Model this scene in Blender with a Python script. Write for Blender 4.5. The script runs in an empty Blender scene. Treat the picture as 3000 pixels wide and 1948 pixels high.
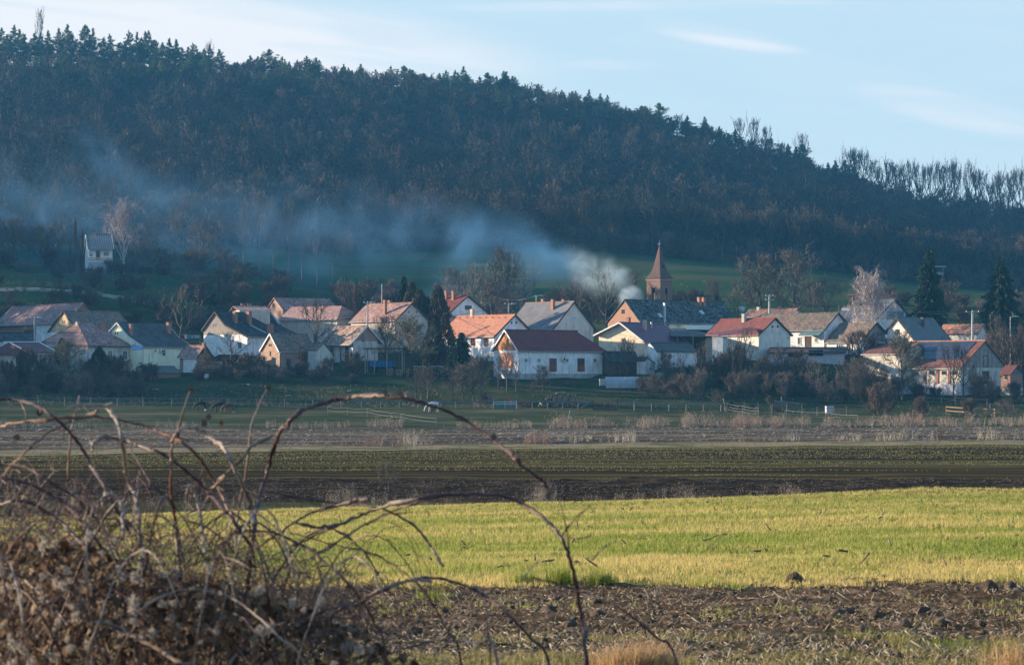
import bpy, math, random
import numpy as np
from mathutils import Vector, Matrix
C = bpy.context.scene.collection
# ------------------------------------------------------------------ camera, sky, sun, exposure
F = 7083.0            # focal length in photo pixels (85 mm on a 36 mm sensor, 3000 px wide)
HY = 1133.0           # photo row of the horizon
cam_d = bpy.data.cameras.new('camera'); cam = bpy.data.objects.new('camera', cam_d); C.objects.link(cam)
cam.location = (0, 0, 0); cam.rotation_euler = (math.radians(90), 0, 0)
cam_d.sensor_width = 36; cam_d.lens = 85; cam_d.shift_y = (HY - 974) / 3000
cam_d.clip_start = .5; cam_d.clip_end = 4000
cam_d.dof.use_dof = True; cam_d.dof.focus_distance = 300; cam_d.dof.aperture_fstop = 9.0
bpy.context.scene.camera = cam
SUN = Vector((-0.955, 0.26, 0.205)).normalized()
EL = math.asin(SUN.z); AZ = math.atan2(SUN.x, SUN.y)
w = bpy.data.worlds.new("World"); bpy.context.scene.world = w; w.use_nodes = True
nt = w.node_tree; nt.nodes.clear()
def N(nt, typ, **kw):
    n = nt.nodes.new(typ)
    for k, v in kw.items(): setattr(n, k, v)
    return n
sky = N(nt, 'ShaderNodeTexSky', sky_type='NISHITA', sun_disc=False, sun_elevation=EL, sun_rotation=AZ)
sky.altitude = 100; sky.air_density = 1.0; sky.dust_density = 0.3; sky.ozone_density = 2.5
bg = N(nt, 'ShaderNodeBackground'); bg.inputs[1].default_value = 0.115
out = N(nt, 'ShaderNodeOutputWorld')
geo = N(nt, 'ShaderNodeTexCoord')
# thin cirrus: streaky noise on the sky direction, whitening it
sep = N(nt, 'ShaderNodeSeparateXYZ'); nt.links.new(geo.outputs['Generated'], sep.inputs[0])
def M(op, a, b=None, c=None, clamp=False, tree=None):
    t = tree or nt
    n = N(t, 'ShaderNodeMath', operation=op, use_clamp=clamp)
    for i, v in enumerate((a, b, c)):
        if v is None: continue
        if isinstance(v, (int, float)): n.inputs[i].default_value = v
        else: t.links.new(v, n.inputs[i])
    return n.outputs[0]
sx, sy, sz = sep.outputs[0], sep.outputs[1], sep.outputs[2]
cu = M('DIVIDE', sx, M('MAXIMUM', sy, .05)); cv = M('DIVIDE', sz, M('MAXIMUM', sy, .05))
def smooth(v, lo, hi):
    m = N(nt, 'ShaderNodeMapRange', interpolation_type='SMOOTHSTEP'); nt.links.new(v, m.inputs[0])
    m.inputs[1].default_value = lo; m.inputs[2].default_value = hi
    return m.outputs[0]
def band(uc, vc, slope, hu, hv):      # soft streak centred at (uc, vc), tilted
    du = M('SUBTRACT', cu, uc); dv = M('SUBTRACT', M('SUBTRACT', cv, vc), M('MULTIPLY', du, slope))
    q = M('ADD', M('POWER', M('ABSOLUTE', M('DIVIDE', du, hu)), 2.0), M('POWER', M('ABSOLUTE', M('DIVIDE', dv, hv)), 2.0))
    return M('SUBTRACT', 1.0, smooth(q, 0.0, 1.0))
comb = N(nt, 'ShaderNodeCombineXYZ')
nt.links.new(M('MULTIPLY', cu, 6.0), comb.inputs[0]); nt.links.new(M('ADD', M('MULTIPLY', cv, 60.0), M('MULTIPLY', cu, 7.0)), comb.inputs[1])
cn = N(nt, 'ShaderNodeTexNoise'); cn.inputs['Scale'].default_value = 1.3; cn.inputs['Detail'].default_value = 6; cn.inputs['Distortion'].default_value = .6
nt.links.new(comb.outputs[0], cn.inputs['Vector'])
nz = smooth(cn.outputs['Fac'], .32, .68)
big = M('MULTIPLY', band(-.150, .145, -.10, .19, .030), M('ADD', .65, M('MULTIPLY', nz, .7)))
big = M('MAXIMUM', big, M('MULTIPLY', band(-.150, .124, -.13, .17, .024), M('ADD', .7, M('MULTIPLY', nz, .6))))
s1 = M('MULTIPLY', band(.088, .1445, -.155, .040, .0055), M('ADD', .18, M('MULTIPLY', nz, .6)))
s2 = M('MULTIPLY', band(.186, .1130, -.22, .052, .009), M('ADD', .25, M('MULTIPLY', nz, .7)))
s3 = M('MULTIPLY', band(.04, .1330, .0, .028, .003), M('ADD', .1, M('MULTIPLY', nz, .5)))
s4 = M('MULTIPLY', band(.06, .158, .02, .12, .003), M('MULTIPLY', nz, .3))
cl = M('MAXIMUM', M('MAXIMUM', big, s1), M('MAXIMUM', M('MULTIPLY', s2, .8), M('MAXIMUM', M('MULTIPLY', s3, .6), s4)), clamp=True)
veil = M('ADD', M('MULTIPLY', cl, .97), M('MULTIPLY', nz, .07), clamp=True)
tint = N(nt, 'ShaderNodeMix', data_type='RGBA', blend_type='MULTIPLY'); tint.inputs[0].default_value = 1.0
nt.links.new(sky.outputs[0], tint.inputs[6]); tint.inputs[7].default_value = (.58, .98, 1.16, 1)
pale = N(nt, 'ShaderNodeMix', data_type='RGBA'); nt.links.new(M('SUBTRACT', .96, M('MULTIPLY', smooth(sz, .12, .50), .90)), pale.inputs[0]); nt.links.new(tint.outputs[2], pale.inputs[6]); pale.inputs[7].default_value = (1.92, 2.42, 2.70, 1)   # whitish air low in the sky
mixc = N(nt, 'ShaderNodeMix', data_type='RGBA'); nt.links.new(veil, mixc.inputs[0]); nt.links.new(pale.outputs[2], mixc.inputs[6])
mixc.inputs[7].default_value = (2.98, 2.96, 3.0, 1)
nt.links.new(mixc.outputs[2], bg.inputs[0]); nt.links.new(bg.outputs[0], out.inputs[0])
sl = bpy.data.lights.new('sun', 'SUN'); sl.energy = 4.7; sl.angle = math.radians(.5); sl.color = (1, .80, .57)
so = bpy.data.objects.new('sun', sl); C.objects.link(so); so.location = (-60, 0, 60)
so.rotation_euler = (-SUN).to_track_quat('-Z', 'Y').to_euler()
vs = bpy.context.scene.view_settings; vs.view_transform = 'Standard'; vs.look = 'None'; vs.gamma = 1; vs.exposure = 1.50
cy = bpy.context.scene.cycles
cy.max_bounces = 6; cy.transparent_max_bounces = 12; cy.volume_bounces = 0; cy.diffuse_bounces = 3

# ------------------------------------------------------------------ helpers
rng = np.random.default_rng(7); random.seed(7)
class MB:
    """collects polygons, builds one mesh object"""
    def __init__(s): s.v = []; s.f = []; s.m = []; s.t = None
    def add(s, pts, faces, m=0):
        o = len(s.v); s.v.extend([tuple(p) for p in pts]); s.f.extend([tuple(i + o for i in f) for f in faces]); s.m.extend([m] * len(faces)); return s
    def box(s, x0, y0, z0, x1, y1, z1, m=0):
        if x1 < x0: x0, x1 = x1, x0
        if y1 < y0: y0, y1 = y1, y0
        if z1 < z0: z0, z1 = z1, z0
        p = [(x0,y0,z0),(x1,y0,z0),(x1,y1,z0),(x0,y1,z0),(x0,y0,z1),(x1,y0,z1),(x1,y1,z1),(x0,y1,z1)]
        return s.add(p, [(0,3,2,1),(4,5,6,7),(0,1,5,4),(1,2,6,5),(2,3,7,6),(3,0,4,7)], m)
    def bar(s, a, b, wd, ht, m=0):          # squared bar from a to b
        a, b = Vector(a), Vector(b); d = (b - a).normalized(); up = Vector((0,0,1)) if abs(d.z) < .95 else Vector((1,0,0))
        r = d.cross(up).normalized(); u = r.cross(d)
        p = [q + r * i * wd / 2 + u * j * ht / 2 for q in (a, b) for i, j in ((-1,-1),(1,-1),(1,1),(-1,1))]
        return s.add(p, [(0,1,2,3),(7,6,5,4),(0,4,5,1),(1,5,6,2),(2,6,7,3),(3,7,4,0)], m)
    def tube(s, pts, rad, n=6, m=0, caps=True):
        pts = [Vector(p) for p in pts]; k = len(pts)
        rad = [rad] * k if isinstance(rad, (int, float)) else rad
        o = []; ref = None
        for i, p in enumerate(pts):
            d = (pts[min(i + 1, k - 1)] - pts[max(i - 1, 0)])
            if d.length < 1e-9: d = Vector((0,0,1))
            d.normalize()
            if ref is None: ref = Vector((1,0,0)) if abs(d.x) < .8 else Vector((0,1,0))
            r = (ref - d * ref.dot(d)).normalized(); ref = r; u = d.cross(r)
            for j in range(n):
                a = 2 * math.pi * j / n; o.append(p + (r * math.cos(a) + u * math.sin(a)) * rad[i])
        f = [(i*n+j, i*n+(j+1)%n, (i+1)*n+(j+1)%n, (i+1)*n+j) for i in range(k-1) for j in range(n)]
        if caps and n > 2: f += [tuple(range(n-1, -1, -1)), tuple((k-1)*n + j for j in range(n))]
        return s.add(o, f, m)
    def prism(s, poly, x0, x1, m=0):        # polygon in (y, z), run along x
        n = len(poly); p = [(x0, a, b) for a, b in poly] + [(x1, a, b) for a, b in poly]
        return s.add(p, [tuple(range(n)), tuple(range(2*n-1, n-1, -1))] + [(i, i+n, (i+1)%n+n, (i+1)%n) for i in range(n)], m)
    def mesh(s, name, mats):
        me = bpy.data.meshes.new(name); me.from_pydata(s.v, [], s.f)
        for m in (mats if isinstance(mats, (list, tuple)) else [mats]): me.materials.append(m)
        if any(s.m): me.polygons.foreach_set('material_index', s.m)
        if s.t is not None: me.attributes.new('tint', 'FLOAT', 'POINT').data.foreach_set('value', np.asarray(s.t, dtype=np.float32))
        me.update(); return me
    def build(s, name, mats, parent=None):
        return link(name, s.mesh(name, mats), parent)
def link(name, me, parent=None):
    o = bpy.data.objects.new(name, me); C.objects.link(o)
    if parent is not None: o.parent = parent
    return o
def smooth_mesh(me):
    me.polygons.foreach_set('use_smooth', [True] * len(me.polygons)); return me
def npmesh(name, V, Fc, mats, tint=None, mi=None):
    """triangle or quad mesh straight from numpy arrays"""
    k = Fc.shape[1]; me = bpy.data.meshes.new(name)
    me.vertices.add(len(V)); me.vertices.foreach_set('co', np.asarray(V, np.float32).ravel())
    me.loops.add(Fc.size); me.loops.foreach_set('vertex_index', np.asarray(Fc, np.int32).ravel())
    me.polygons.add(len(Fc)); me.polygons.foreach_set('loop_start', np.arange(0, Fc.size, k, dtype=np.int32))
    if mi is not None: me.polygons.foreach_set('material_index', np.asarray(mi, np.int32))
    for m in (mats if isinstance(mats, (list, tuple)) else [mats]): me.materials.append(m)
    if tint is not None: me.attributes.new('tint', 'FLOAT', 'POINT').data.foreach_set('value', np.asarray(tint, np.float32))
    me.update(calc_edges=True); return me
def tag(o, label=None, cat=None, group=None, kind=None):
    if label: o['label'] = label
    if cat: o['category'] = cat
    if group: o['group'] = group
    if kind: o['kind'] = kind
    return o
def empty(name, loc, rz=0, label=None, cat=None, group=None):
    o = bpy.data.objects.new(name, None); C.objects.link(o); o.location = loc; o.rotation_euler = (0, 0, rz); o.empty_display_size = .3
    return tag(o, label, cat, group)
def copy_tree(o, parent=None):
    kids = list(o.children); c = o.copy(); C.objects.link(c)
    if parent is not None: c.parent = parent
    for k in kids: copy_tree(k, c)
    return c

# ------------------------------------------------------------------ materials
_mats = {}
def mat(key, col, col2=None, scale=3.0, rough=.85, detail=5, rnd=0.0, tint=0.0, bump=0.0, kind=None, arg=None, spec=.2, stretch=(1,1,1), lo=.35, hi=.65, trans=0.0, metal=0.0):
    if key in _mats: return _mats[key]
    m = bpy.data.materials.new(key); m.use_nodes = True; t = m.node_tree; bs = t.nodes['Principled BSDF']
    bs.inputs['Roughness'].default_value = rough; bs.inputs['Specular IOR Level'].default_value = spec; bs.inputs['Metallic'].default_value = metal
    tc = N(t, 'ShaderNodeTexCoord'); mp = N(t, 'ShaderNodeMapping'); mp.inputs['Scale'].default_value = stretch
    t.links.new(tc.outputs['Object'], mp.inputs[0])
    no = N(t, 'ShaderNodeTexNoise'); no.inputs['Scale'].default_value = scale; no.inputs['Detail'].default_value = detail; no.inputs['Roughness'].default_value = .62
    t.links.new(mp.outputs[0], no.inputs['Vector'])
    mr = N(t, 'ShaderNodeMapRange', interpolation_type='SMOOTHSTEP'); mr.inputs[1].default_value = lo; mr.inputs[2].default_value = hi
    t.links.new(no.outputs['Fac'], mr.inputs[0])
    mx = N(t, 'ShaderNodeMix', data_type='RGBA'); t.links.new(mr.outputs[0], mx.inputs[0])
    mx.inputs[6].default_value = (*col, 1); mx.inputs[7].default_value = (*(col2 or tuple(c * .7 for c in col)), 1)
    c = mx.outputs[2]; h = mr.outputs[0]
    def mul(c, v, amt):                     # c * (1 + amt*(v-.5))
        n = N(t, 'ShaderNodeVectorMath', operation='SCALE'); t.links.new(c, n.inputs[0])
        t.links.new(M('ADD', 1 - amt * .5, M('MULTIPLY', v, amt, tree=t), tree=t), n.inputs['Scale']); return n.outputs[0]
    if kind == 'tiles':                     # roof tile courses: rows by height with course shading painted in, columns along the eave
        sp = N(t, 'ShaderNodeSeparateXYZ'); t.links.new(tc.outputs['Object'], sp.inputs[0])
        rowh, colw, amt = arg
        r = M('FRACT', M('DIVIDE', sp.outputs[2], rowh, tree=t), tree=t)
        rid = M('FLOOR', M('DIVIDE', sp.outputs[2], rowh, tree=t), tree=t)
        xc = M('DIVIDE', M('ADD', sp.outputs[0], M('MULTIPLY', M('FRACT', M('MULTIPLY', rid, .5, tree=t), tree=t), colw, tree=t), tree=t), colw, tree=t)
        wn = N(t, 'ShaderNodeTexWhiteNoise', noise_dimensions='2D'); cb = N(t, 'ShaderNodeCombineXYZ')
        t.links.new(rid, cb.inputs[0]); t.links.new(M('FLOOR', xc, tree=t), cb.inputs[1]); t.links.new(cb.outputs[0], wn.inputs['Vector'])
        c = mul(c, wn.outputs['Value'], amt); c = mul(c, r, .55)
        h = M('ADD', M('SUBTRACT', 1.0, r, tree=t), M('MULTIPLY', M('ABSOLUTE', M('SUBTRACT', M('FRACT', xc, tree=t), .5, tree=t), tree=t), .8, tree=t), tree=t)
    elif kind == 'planks':                  # vertical or sloping boards
        sp = N(t, 'ShaderNodeSeparateXYZ'); t.links.new(tc.outputs['Object'], sp.inputs[0])
        xy = M('ADD', sp.outputs[0], sp.outputs[1], tree=t) if arg[0] == 'v' else sp.outputs[2]
        wdt = arg[1]; fr = M('FRACT', M('DIVIDE', xy, wdt, tree=t), tree=t)
        wn = N(t, 'ShaderNodeTexWhiteNoise', noise_dimensions='1D'); t.links.new(M('FLOOR', M('DIVIDE', xy, wdt, tree=t), tree=t), wn.inputs['W'])
        c = mul(c, wn.outputs['Value'], .5); gap = M('GREATER_THAN', fr, .12, tree=t); c = mul(c, gap, .9); h = gap
    elif kind == 'brick':
        sp = N(t, 'ShaderNodeSeparateXYZ'); t.links.new(tc.outputs['Object'], sp.inputs[0]); cb = N(t, 'ShaderNodeCombineXYZ')
        t.links.new(M('ADD', sp.outputs[0], sp.outputs[1], tree=t), cb.inputs[0]); t.links.new(sp.outputs[2], cb.inputs[1])
        bk = N(t, 'ShaderNodeTexBrick'); bk.inputs['Scale'].default_value = 1.0; bk.inputs['Brick Width'].default_value = .30; bk.inputs['Row Height'].default_value = .11
        bk.inputs['Mortar Size'].default_value = .012; bk.inputs['Color1'].default_value = (*col, 1); bk.inputs['Color2'].default_value = (*(c_ * .6 for c_ in col), 1)
        bk.inputs['Mortar'].default_value = (.30, .27, .24, 1); t.links.new(cb.outputs[0], bk.inputs['Vector'])
        m2 = N(t, 'ShaderNodeMix', data_type='RGBA'); t.links.new(M('MULTIPLY', mr.outputs[0], .75, tree=t), m2.inputs[0]); t.links.new(bk.outputs['Color'], m2.inputs[6]); m2.inputs[7].default_value = (*(col2 or (.3,.25,.2)), 1)
        c = m2.outputs[2]; h = M('SUBTRACT', 1.0, bk.outputs['Fac'], tree=t)
    elif kind == 'wall':                    # plaster: damp stains rising from the foot and runs under the eaves, both with ragged outlines
        sp = N(t, 'ShaderNodeSeparateXYZ'); t.links.new(tc.outputs['Object'], sp.inputs[0])
        n2 = N(t, 'ShaderNodeTexNoise'); n2.inputs['Scale'].default_value = 1.3; n2.inputs['Detail'].default_value = 7
        mp2 = N(t, 'ShaderNodeMapping'); mp2.inputs['Scale'].default_value = (1.6, 1.6, .35); t.links.new(tc.outputs['Object'], mp2.inputs[0]); t.links.new(mp2.outputs[0], n2.inputs['Vector'])
        st = N(t, 'ShaderNodeMapRange', interpolation_type='SMOOTHSTEP'); st.inputs[1].default_value = .52; st.inputs[2].default_value = .75; t.links.new(n2.outputs['Fac'], st.inputs[0])
        c = mul(c, M('SUBTRACT', 1.0, st.outputs[0], tree=t), .48)
    elif kind == 'attr':                    # colour of each blade or leaf from its own tint value
        at0 = N(t, 'ShaderNodeAttribute', attribute_name='tint'); t.links.new(at0.outputs['Fac'], mx.inputs[0])
    elif kind == 'corr':                    # corrugated sheet running down the slope
        sp = N(t, 'ShaderNodeSeparateXYZ'); t.links.new(tc.outputs['Object'], sp.inputs[0])
        h = M('SINE', M('MULTIPLY', sp.outputs[0], 2 * math.pi / arg[0], tree=t), tree=t); c = mul(c, h, .22)
    if tint:
        at = N(t, 'ShaderNodeAttribute', attribute_name='tint'); c = mul(c, at.outputs['Fac'], tint)
    if rnd:
        oi = N(t, 'ShaderNodeObjectInfo'); c = mul(c, oi.outputs['Random'], rnd)
    t.links.new(c, bs.inputs['Base Color'])
    if bump:
        b = N(t, 'ShaderNodeBump'); b.inputs['Strength'].default_value = bump; b.inputs['Distance'].default_value = .05; t.links.new(h, b.inputs['Height']); t.links.new(b.outputs[0], bs.inputs['Normal'])
    if trans:
        tr = N(t, 'ShaderNodeBsdfTranslucent'); t.links.new(c, tr.inputs[0]); ms = N(t, 'ShaderNodeMixShader'); ms.inputs[0].default_value = trans
        o = t.nodes['Material Output']; t.links.new(bs.outputs[0], ms.inputs[1]); t.links.new(tr.outputs[0], ms.inputs[2]); t.links.new(ms.outputs[0], o.inputs[0])
    _mats[key] = m; return m

# ------------------------------------------------------------------ terrain
KN = np.array([-1900, -900, 0, 300, 600, 1000, 1300, 1600, 2000, 2400, 2700, 3000, 3900, 4900], float)
# photo rows of the ground at each distance (columns at the knots 0 .. 3000)
ROWS = {
 14: [1990]*9 , 17: [1862,1862,1862,1860,1858,1856,1852,1848,1846], 22: [1738,1736,1732,1728,1724,1720,1714,1706,1698],
 40: [1592,1588,1580,1566,1556,1548,1540,1532,1522], 60: [1540,1533,1522,1508,1500,1494,1484,1471,1459], 75: [1521,1513,1503,1489,1481,1475,1463,1450,1435],
 82: [1521,1513,1503,1489,1482,1475,1463,1450,1435], 96: [1530]*9, 106: [1535]*9,
 120: [1470]*9, 150: [1402]*9, 192: [1352]*9, 230: [1337,1331,1326,1322,1318,1315,1311,1307,1304],
 238: [1318,1315,1312,1309,1305,1301,1296,1293,1290], 290: [1255,1256,1256,1257,1256,1256,1254,1253,1252], 298:[1249,1250,1250,1250,1250,1250,1249,1248,1246],
 342: [1202,1203,1204,1205,1206,1206,1214,1219,1219], 352:[1188,1188,1189,1192,1195,1197,1203,1212,1214],
 365: [1166,1162,1162,1166,1168,1168,1170,1186,1180], 385: [1122,1104,1100,1104,1108,1112,1132,1148,1152],
 410: [1080,1072,1070,1072,1074,1076,1082,1096,1100], 440: [1004,1014,1022,1026,1030,1030,1030,1024,1018],
 480: [862,866,902,940,955,955,950,940,935], 520: [802,797,826,876,890,890,885,880,890], 560: [770,765,780,838,842,826,822,835,864],
 650: [700,700,712,742,734,722,757,790,832], 820: [420,425,440,472,486,500,548,628,710], 1000: [196,206,226,247,272,312,402,545,628],
 1060: [205,212,232,252,278,318,408,552,632], 1400: [420,430,440,460,480,520,600,720,800]}
LAST = {650: 858, 820: 752, 1000: 655, 1060: 660, 1400: 830, 560: 880, 520: 900}
RY = np.array(sorted(ROWS), float); TZ = np.zeros((len(RY), len(KN)))
for i, y in enumerate(sorted(ROWS)):
    r = list(ROWS[y]); p = np.array(r + [LAST.get(y, r[-1])], float)      # nine knots + the one at 3000
    z = (HY - p) / F * y
    TZ[i, 2:12] = z
    lift = np.interp(y, [240, 330, 400, 560, 700, 900, 1000, 1400], [0, 9, 24, 34, 30, 8, 0, 0])  # unseen hill left of frame, raised for the shade it casts
    TZ[i, 1] = z[0] + lift * .32; TZ[i, 0] = z[0] + lift * .80
    TZ[i, 12] = z[-1] - (0 if y < 500 else 6); TZ[i, 13] = z[-1] - (0 if y < 500 else 12)
def pchip_slopes(x, y):
    h = np.diff(x)[:, None]; d = np.diff(y, axis=0) / h; m = np.zeros_like(y)
    w1 = 2 * h[1:] + h[:-1]; w2 = h[1:] + 2 * h[:-1]; a, b = d[:-1], d[1:]
    with np.errstate(divide='ignore', invalid='ignore'): hm = (w1 + w2) / (w1 / a + w2 / b)
    m[1:-1] = np.where(a * b > 0, hm, 0); m[0] = d[0]; m[-1] = d[-1]; return m
TM = pchip_slopes(RY, TZ)
PADS = []                                    # level house plots (x, y, radius, z)
def vnoise(x, y, seed=0):
    xi = np.floor(x).astype(np.int64); yi = np.floor(y).astype(np.int64); fx = x - xi; fy = y - yi
    def hsh(a, b):
        n = (a * 374761393 + b * 668265263 + seed * 974711) & 0x7fffffff; n = ((n ^ (n >> 13)) * 1274126177) & 0x7fffffff
        return ((n ^ (n >> 16)) & 0xffff) / 65535.
    u = fx * fx * (3 - 2 * fx); v = fy * fy * (3 - 2 * fy)
    return (hsh(xi, yi) * (1 - u) + hsh(xi + 1, yi) * u) * (1 - v) + (hsh(xi, yi + 1) * (1 - u) + hsh(xi + 1, yi + 1) * u) * v - .5
def terrain(x, y, pads=True):
    x = np.atleast_1d(np.asarray(x, float)); y = np.atleast_1d(np.asarray(y, float))
    yy = np.clip(y, RY[0], RY[-1]); px = np.clip(1500 + F * x / np.maximum(yy, 14), KN[0], KN[-1])
    j = np.clip(np.searchsorted(KN, px) - 1, 0, len(KN) - 2); u = (px - KN[j]) / (KN[j+1] - KN[j])
    i = np.clip(np.searchsorted(RY, yy) - 1, 0, len(RY) - 2); h = RY[i+1] - RY[i]; t = (yy - RY[i]) / h
    def L(T, ii): return T[ii, j] * (1 - u) + T[ii, j+1] * u
    z = (2*t**3-3*t**2+1)*L(TZ, i) + (t**3-2*t**2+t)*h*L(TM, i) + (-2*t**3+3*t**2)*L(TZ, i+1) + (t**3-t**2)*h*L(TM, i+1)
    z = np.where(y < 14, np.maximum(z, -1.72), z) if False else z
    amp = np.interp(yy, [14, 60, 110, 240, 300, 400, 480, 650, 800], [.035, .05, .10, .10, .15, .15, .25, .2, 3.0])
    sc = np.interp(yy, [14, 60, 240, 480, 800], [1.1, 2.5, 6, 9, 22])
    z = z + amp * (vnoise(x / sc, y / sc, 1) + .5 * vnoise(x / sc * 2.3, y / sc * 2.3, 2))
    z = z - np.interp(yy, [0, 12], [0, 0])
    if pads and PADS:
        ws = np.zeros_like(z); zs = np.zeros_like(z)
        for (a, b, r, pz) in PADS:
            d = np.hypot(x - a, y - b); wgt = np.clip(1.6 - d / r, 0, 1) ** 2; ws += wgt; zs += wgt * pz
        k = np.clip(ws, 0, 1); z = np.where(ws > 1e-6, z * (1 - k) + zs / np.maximum(ws, 1e-6) * k, z)
    return z
def gz(x, y): return float(terrain(x, y)[0])
def P(px, py, Y): return Vector(((px - 1500) / F * Y, Y, (HY - py) / F * Y))
def onground(px, Y): 
    x = (px - 1500) / F * Y; return Vector((x, Y, gz(x, Y)))
def find(px, py, y0=120, y1=700):            # the ground point seen at a photo pixel
    ys = np.arange(y0, y1, .5); xs = (px - 1500) / F * ys; q = HY - terrain(xs, ys) / ys * F
    k = np.nonzero(q <= py)[0]; Y = ys[k[0]] if len(k) else y1
    return onground(px, float(Y))
# ------------------------------------------------------------------ the ground, in adjoining sheets that share their edges
NS = 340; S = np.linspace(-.62, .62, NS)
def edge(y, amp=0., fr=9., seed=0, slope=0.):
    return y + amp * (vnoise(S * fr, S * 0 + seed, seed) + .6 * vnoise(S * fr * 3.1, S * 0 + seed, seed + 1)) * 2 + slope * S
def sheet(name, lo, hi, nY, m, label=None, rough=0.):
    t = np.linspace(0, 1, nY + 1)[:, None]; Y = lo[None] * (1 - t) + hi[None] * t; X = S[None] * (Y + 15)
    Z = terrain(X.ravel(), Y.ravel()).reshape(X.shape)
    if rough: r_ = rng.normal(0, rough, Z.shape); r_[0] = 0; r_[-1] = 0; Z = Z + r_ * (.4 + 1.2 * np.clip(vnoise(X / 2.5, Y / 2.5, 55) + .3, 0, 1))
    V = np.stack([X, Y, Z], -1).reshape(-1, 3); a = (np.arange(nY)[:, None] * NS + np.arange(NS - 1)[None]).ravel()
    o = link(name, smooth_mesh(npmesh(name, V, np.stack([a, a + 1, a + NS + 1, a + NS], 1), m))); return tag(o, label, None, None, 'structure')
def build_ground():
    e0 = edge(-10); e1 = edge(17.0, .5, 30, 3); e2 = edge(22.2, .5, 26, 5, -1.0); e3 = edge(90); e4 = edge(119, .4, 20, 8); e4b = edge(150, .6, 16, 9)
    e5 = edge(231, .25, 60, 11); e6 = edge(238.5, .3, 60, 13); e7 = edge(291, .5, 40, 15); e8 = edge(352); e9 = edge(470); e10 = edge(652, 6, 14, 21); e11 = edge(1400)
    g = dict(detail=9, bump=.6, spec=0., rough=1.)
    sheet('verge', e0, e1, 30, mat('verge', (.055,.045,.026), (.15,.115,.07), 3.5, **g))
    sheet('soil_strip', e1, e2, 60, mat('soil', (.066,.045,.029), (.20,.14,.09), 5, lo=.40, hi=.70, **g), rough=.018)
    sheet('green_field', e2, e3, 110, mat('field_green', (.16,.17,.03), (.24,.175,.06), .55, stretch=(.5,1,1), **g))
    sheet('ditch', e3, e4, 24, mat('ditch', (.05,.06,.02), (.10,.075,.05), .8, **g))
    sheet('ploughed_field', e4, e4b, 90, mat('plough', (.022,.016,.010), (.072,.052,.034), 1.0, stretch=(.5,.7,1), lo=.40, hi=.68, detail=10, bump=1.2, spec=0., rough=1.), rough=.055)
    sheet('seedling_field', e4b, e5, 60, mat('seedling', (.030,.021,.012), (.115,.092,.034), 1.0, stretch=(.010,.17,1), lo=.42, hi=.66, detail=12, bump=.8, spec=0., rough=1.))
    sheet('grass_strip', e5, e6, 12, mat('strip', (.10,.11,.03), (.26,.20,.12), .45, stretch=(.5,1,1), lo=.35, hi=.55, **g))
    sheet('stubble_field', e6, e7, 40, mat('stubble', (.066,.047,.031), (.21,.16,.105), 1.0, stretch=(.06,.22,1), lo=.38, hi=.72, detail=12, bump=.8, spec=0., rough=1.), rough=.03)
    sheet('paddock', e7, e8, 60, mat('paddock', (.044,.056,.024), (.13,.105,.06), .16, stretch=(.5,1,1), lo=.42, hi=.68, **g))
    sheet('ground', e8, e9, 120, mat('garden', (.036,.050,.020), (.085,.074,.040), .14, lo=.40, hi=.70, **g))
    sheet('meadow', e9, e10, 90, mat('meadow', (.034,.072,.028), (.080,.085,.042), .05, stretch=(.35,1,1), lo=.40, hi=.70, **g))
    sheet('hillside', e10, e11, 200, mat('litter', (.045,.034,.026), (.085,.065,.045), .2, **g))
def strip(name, pts, width, m, lift=.06, kind='structure', nsub=8):   # a track following the ground; pts as (px, py) photo pixels or 3-D points
    q = [find(*p) if len(p) == 2 else Vector(p) for p in pts]; q = [q[i].lerp(q[i+1], k / nsub) for i in range(len(q) - 1) for k in range(nsub)] + [q[-1]]
    b = MB(); vs_ = []
    for i, p in enumerate(q):
        d = (q[min(i+1, len(q)-1)] - q[max(i-1, 0)]); d.z = 0; d.normalize(); n = Vector((-d.y, d.x, 0))
        for k in range(5):
            c = p + n * width * (k / 4 - .5) * (1 + .25 * math.sin(i * 1.7)); vs_.append((c.x, c.y, gz(c.x, c.y) + lift))
    b.add(vs_, [(i*5+k, i*5+k+1, i*5+k+6, i*5+k+5) for i in range(len(q)-1) for k in range(4)])
    return tag(b.build(name, m), None, None, None, kind)

# ------------------------------------------------------------------ trees
def rot_about(d, ang, az):
    d = Vector(d); p = d.orthogonal().normalized(); p.rotate(Matrix.Rotation(az, 3, d)); q = Vector(d); q.rotate(Matrix.Rotation(ang, 3, p)); return q
class Twigs:
    def __init__(s): s.v = []; s.t = []
    def add(s, a, d, L, wd, tint):           # arrays: base points, directions, lengths, widths
        n = len(a); side = np.cross(d, rng.normal(size=(n, 3))); side /= np.linalg.norm(side, axis=1)[:, None] + 1e-9
        s.v.append(np.stack([a - side * wd[:, None] / 2, a + side * wd[:, None] / 2, a + d * L[:, None]], 1)); s.t.append(np.repeat(tint, 3))
    def mesh(s, name, m):
        V = np.concatenate(s.v).reshape(-1, 3); return npmesh(name, V, np.arange(len(V)).reshape(-1, 3), m, np.concatenate(s.t))
def unit(a): return a / (np.linalg.norm(a, axis=1)[:, None] + 1e-9)
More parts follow.
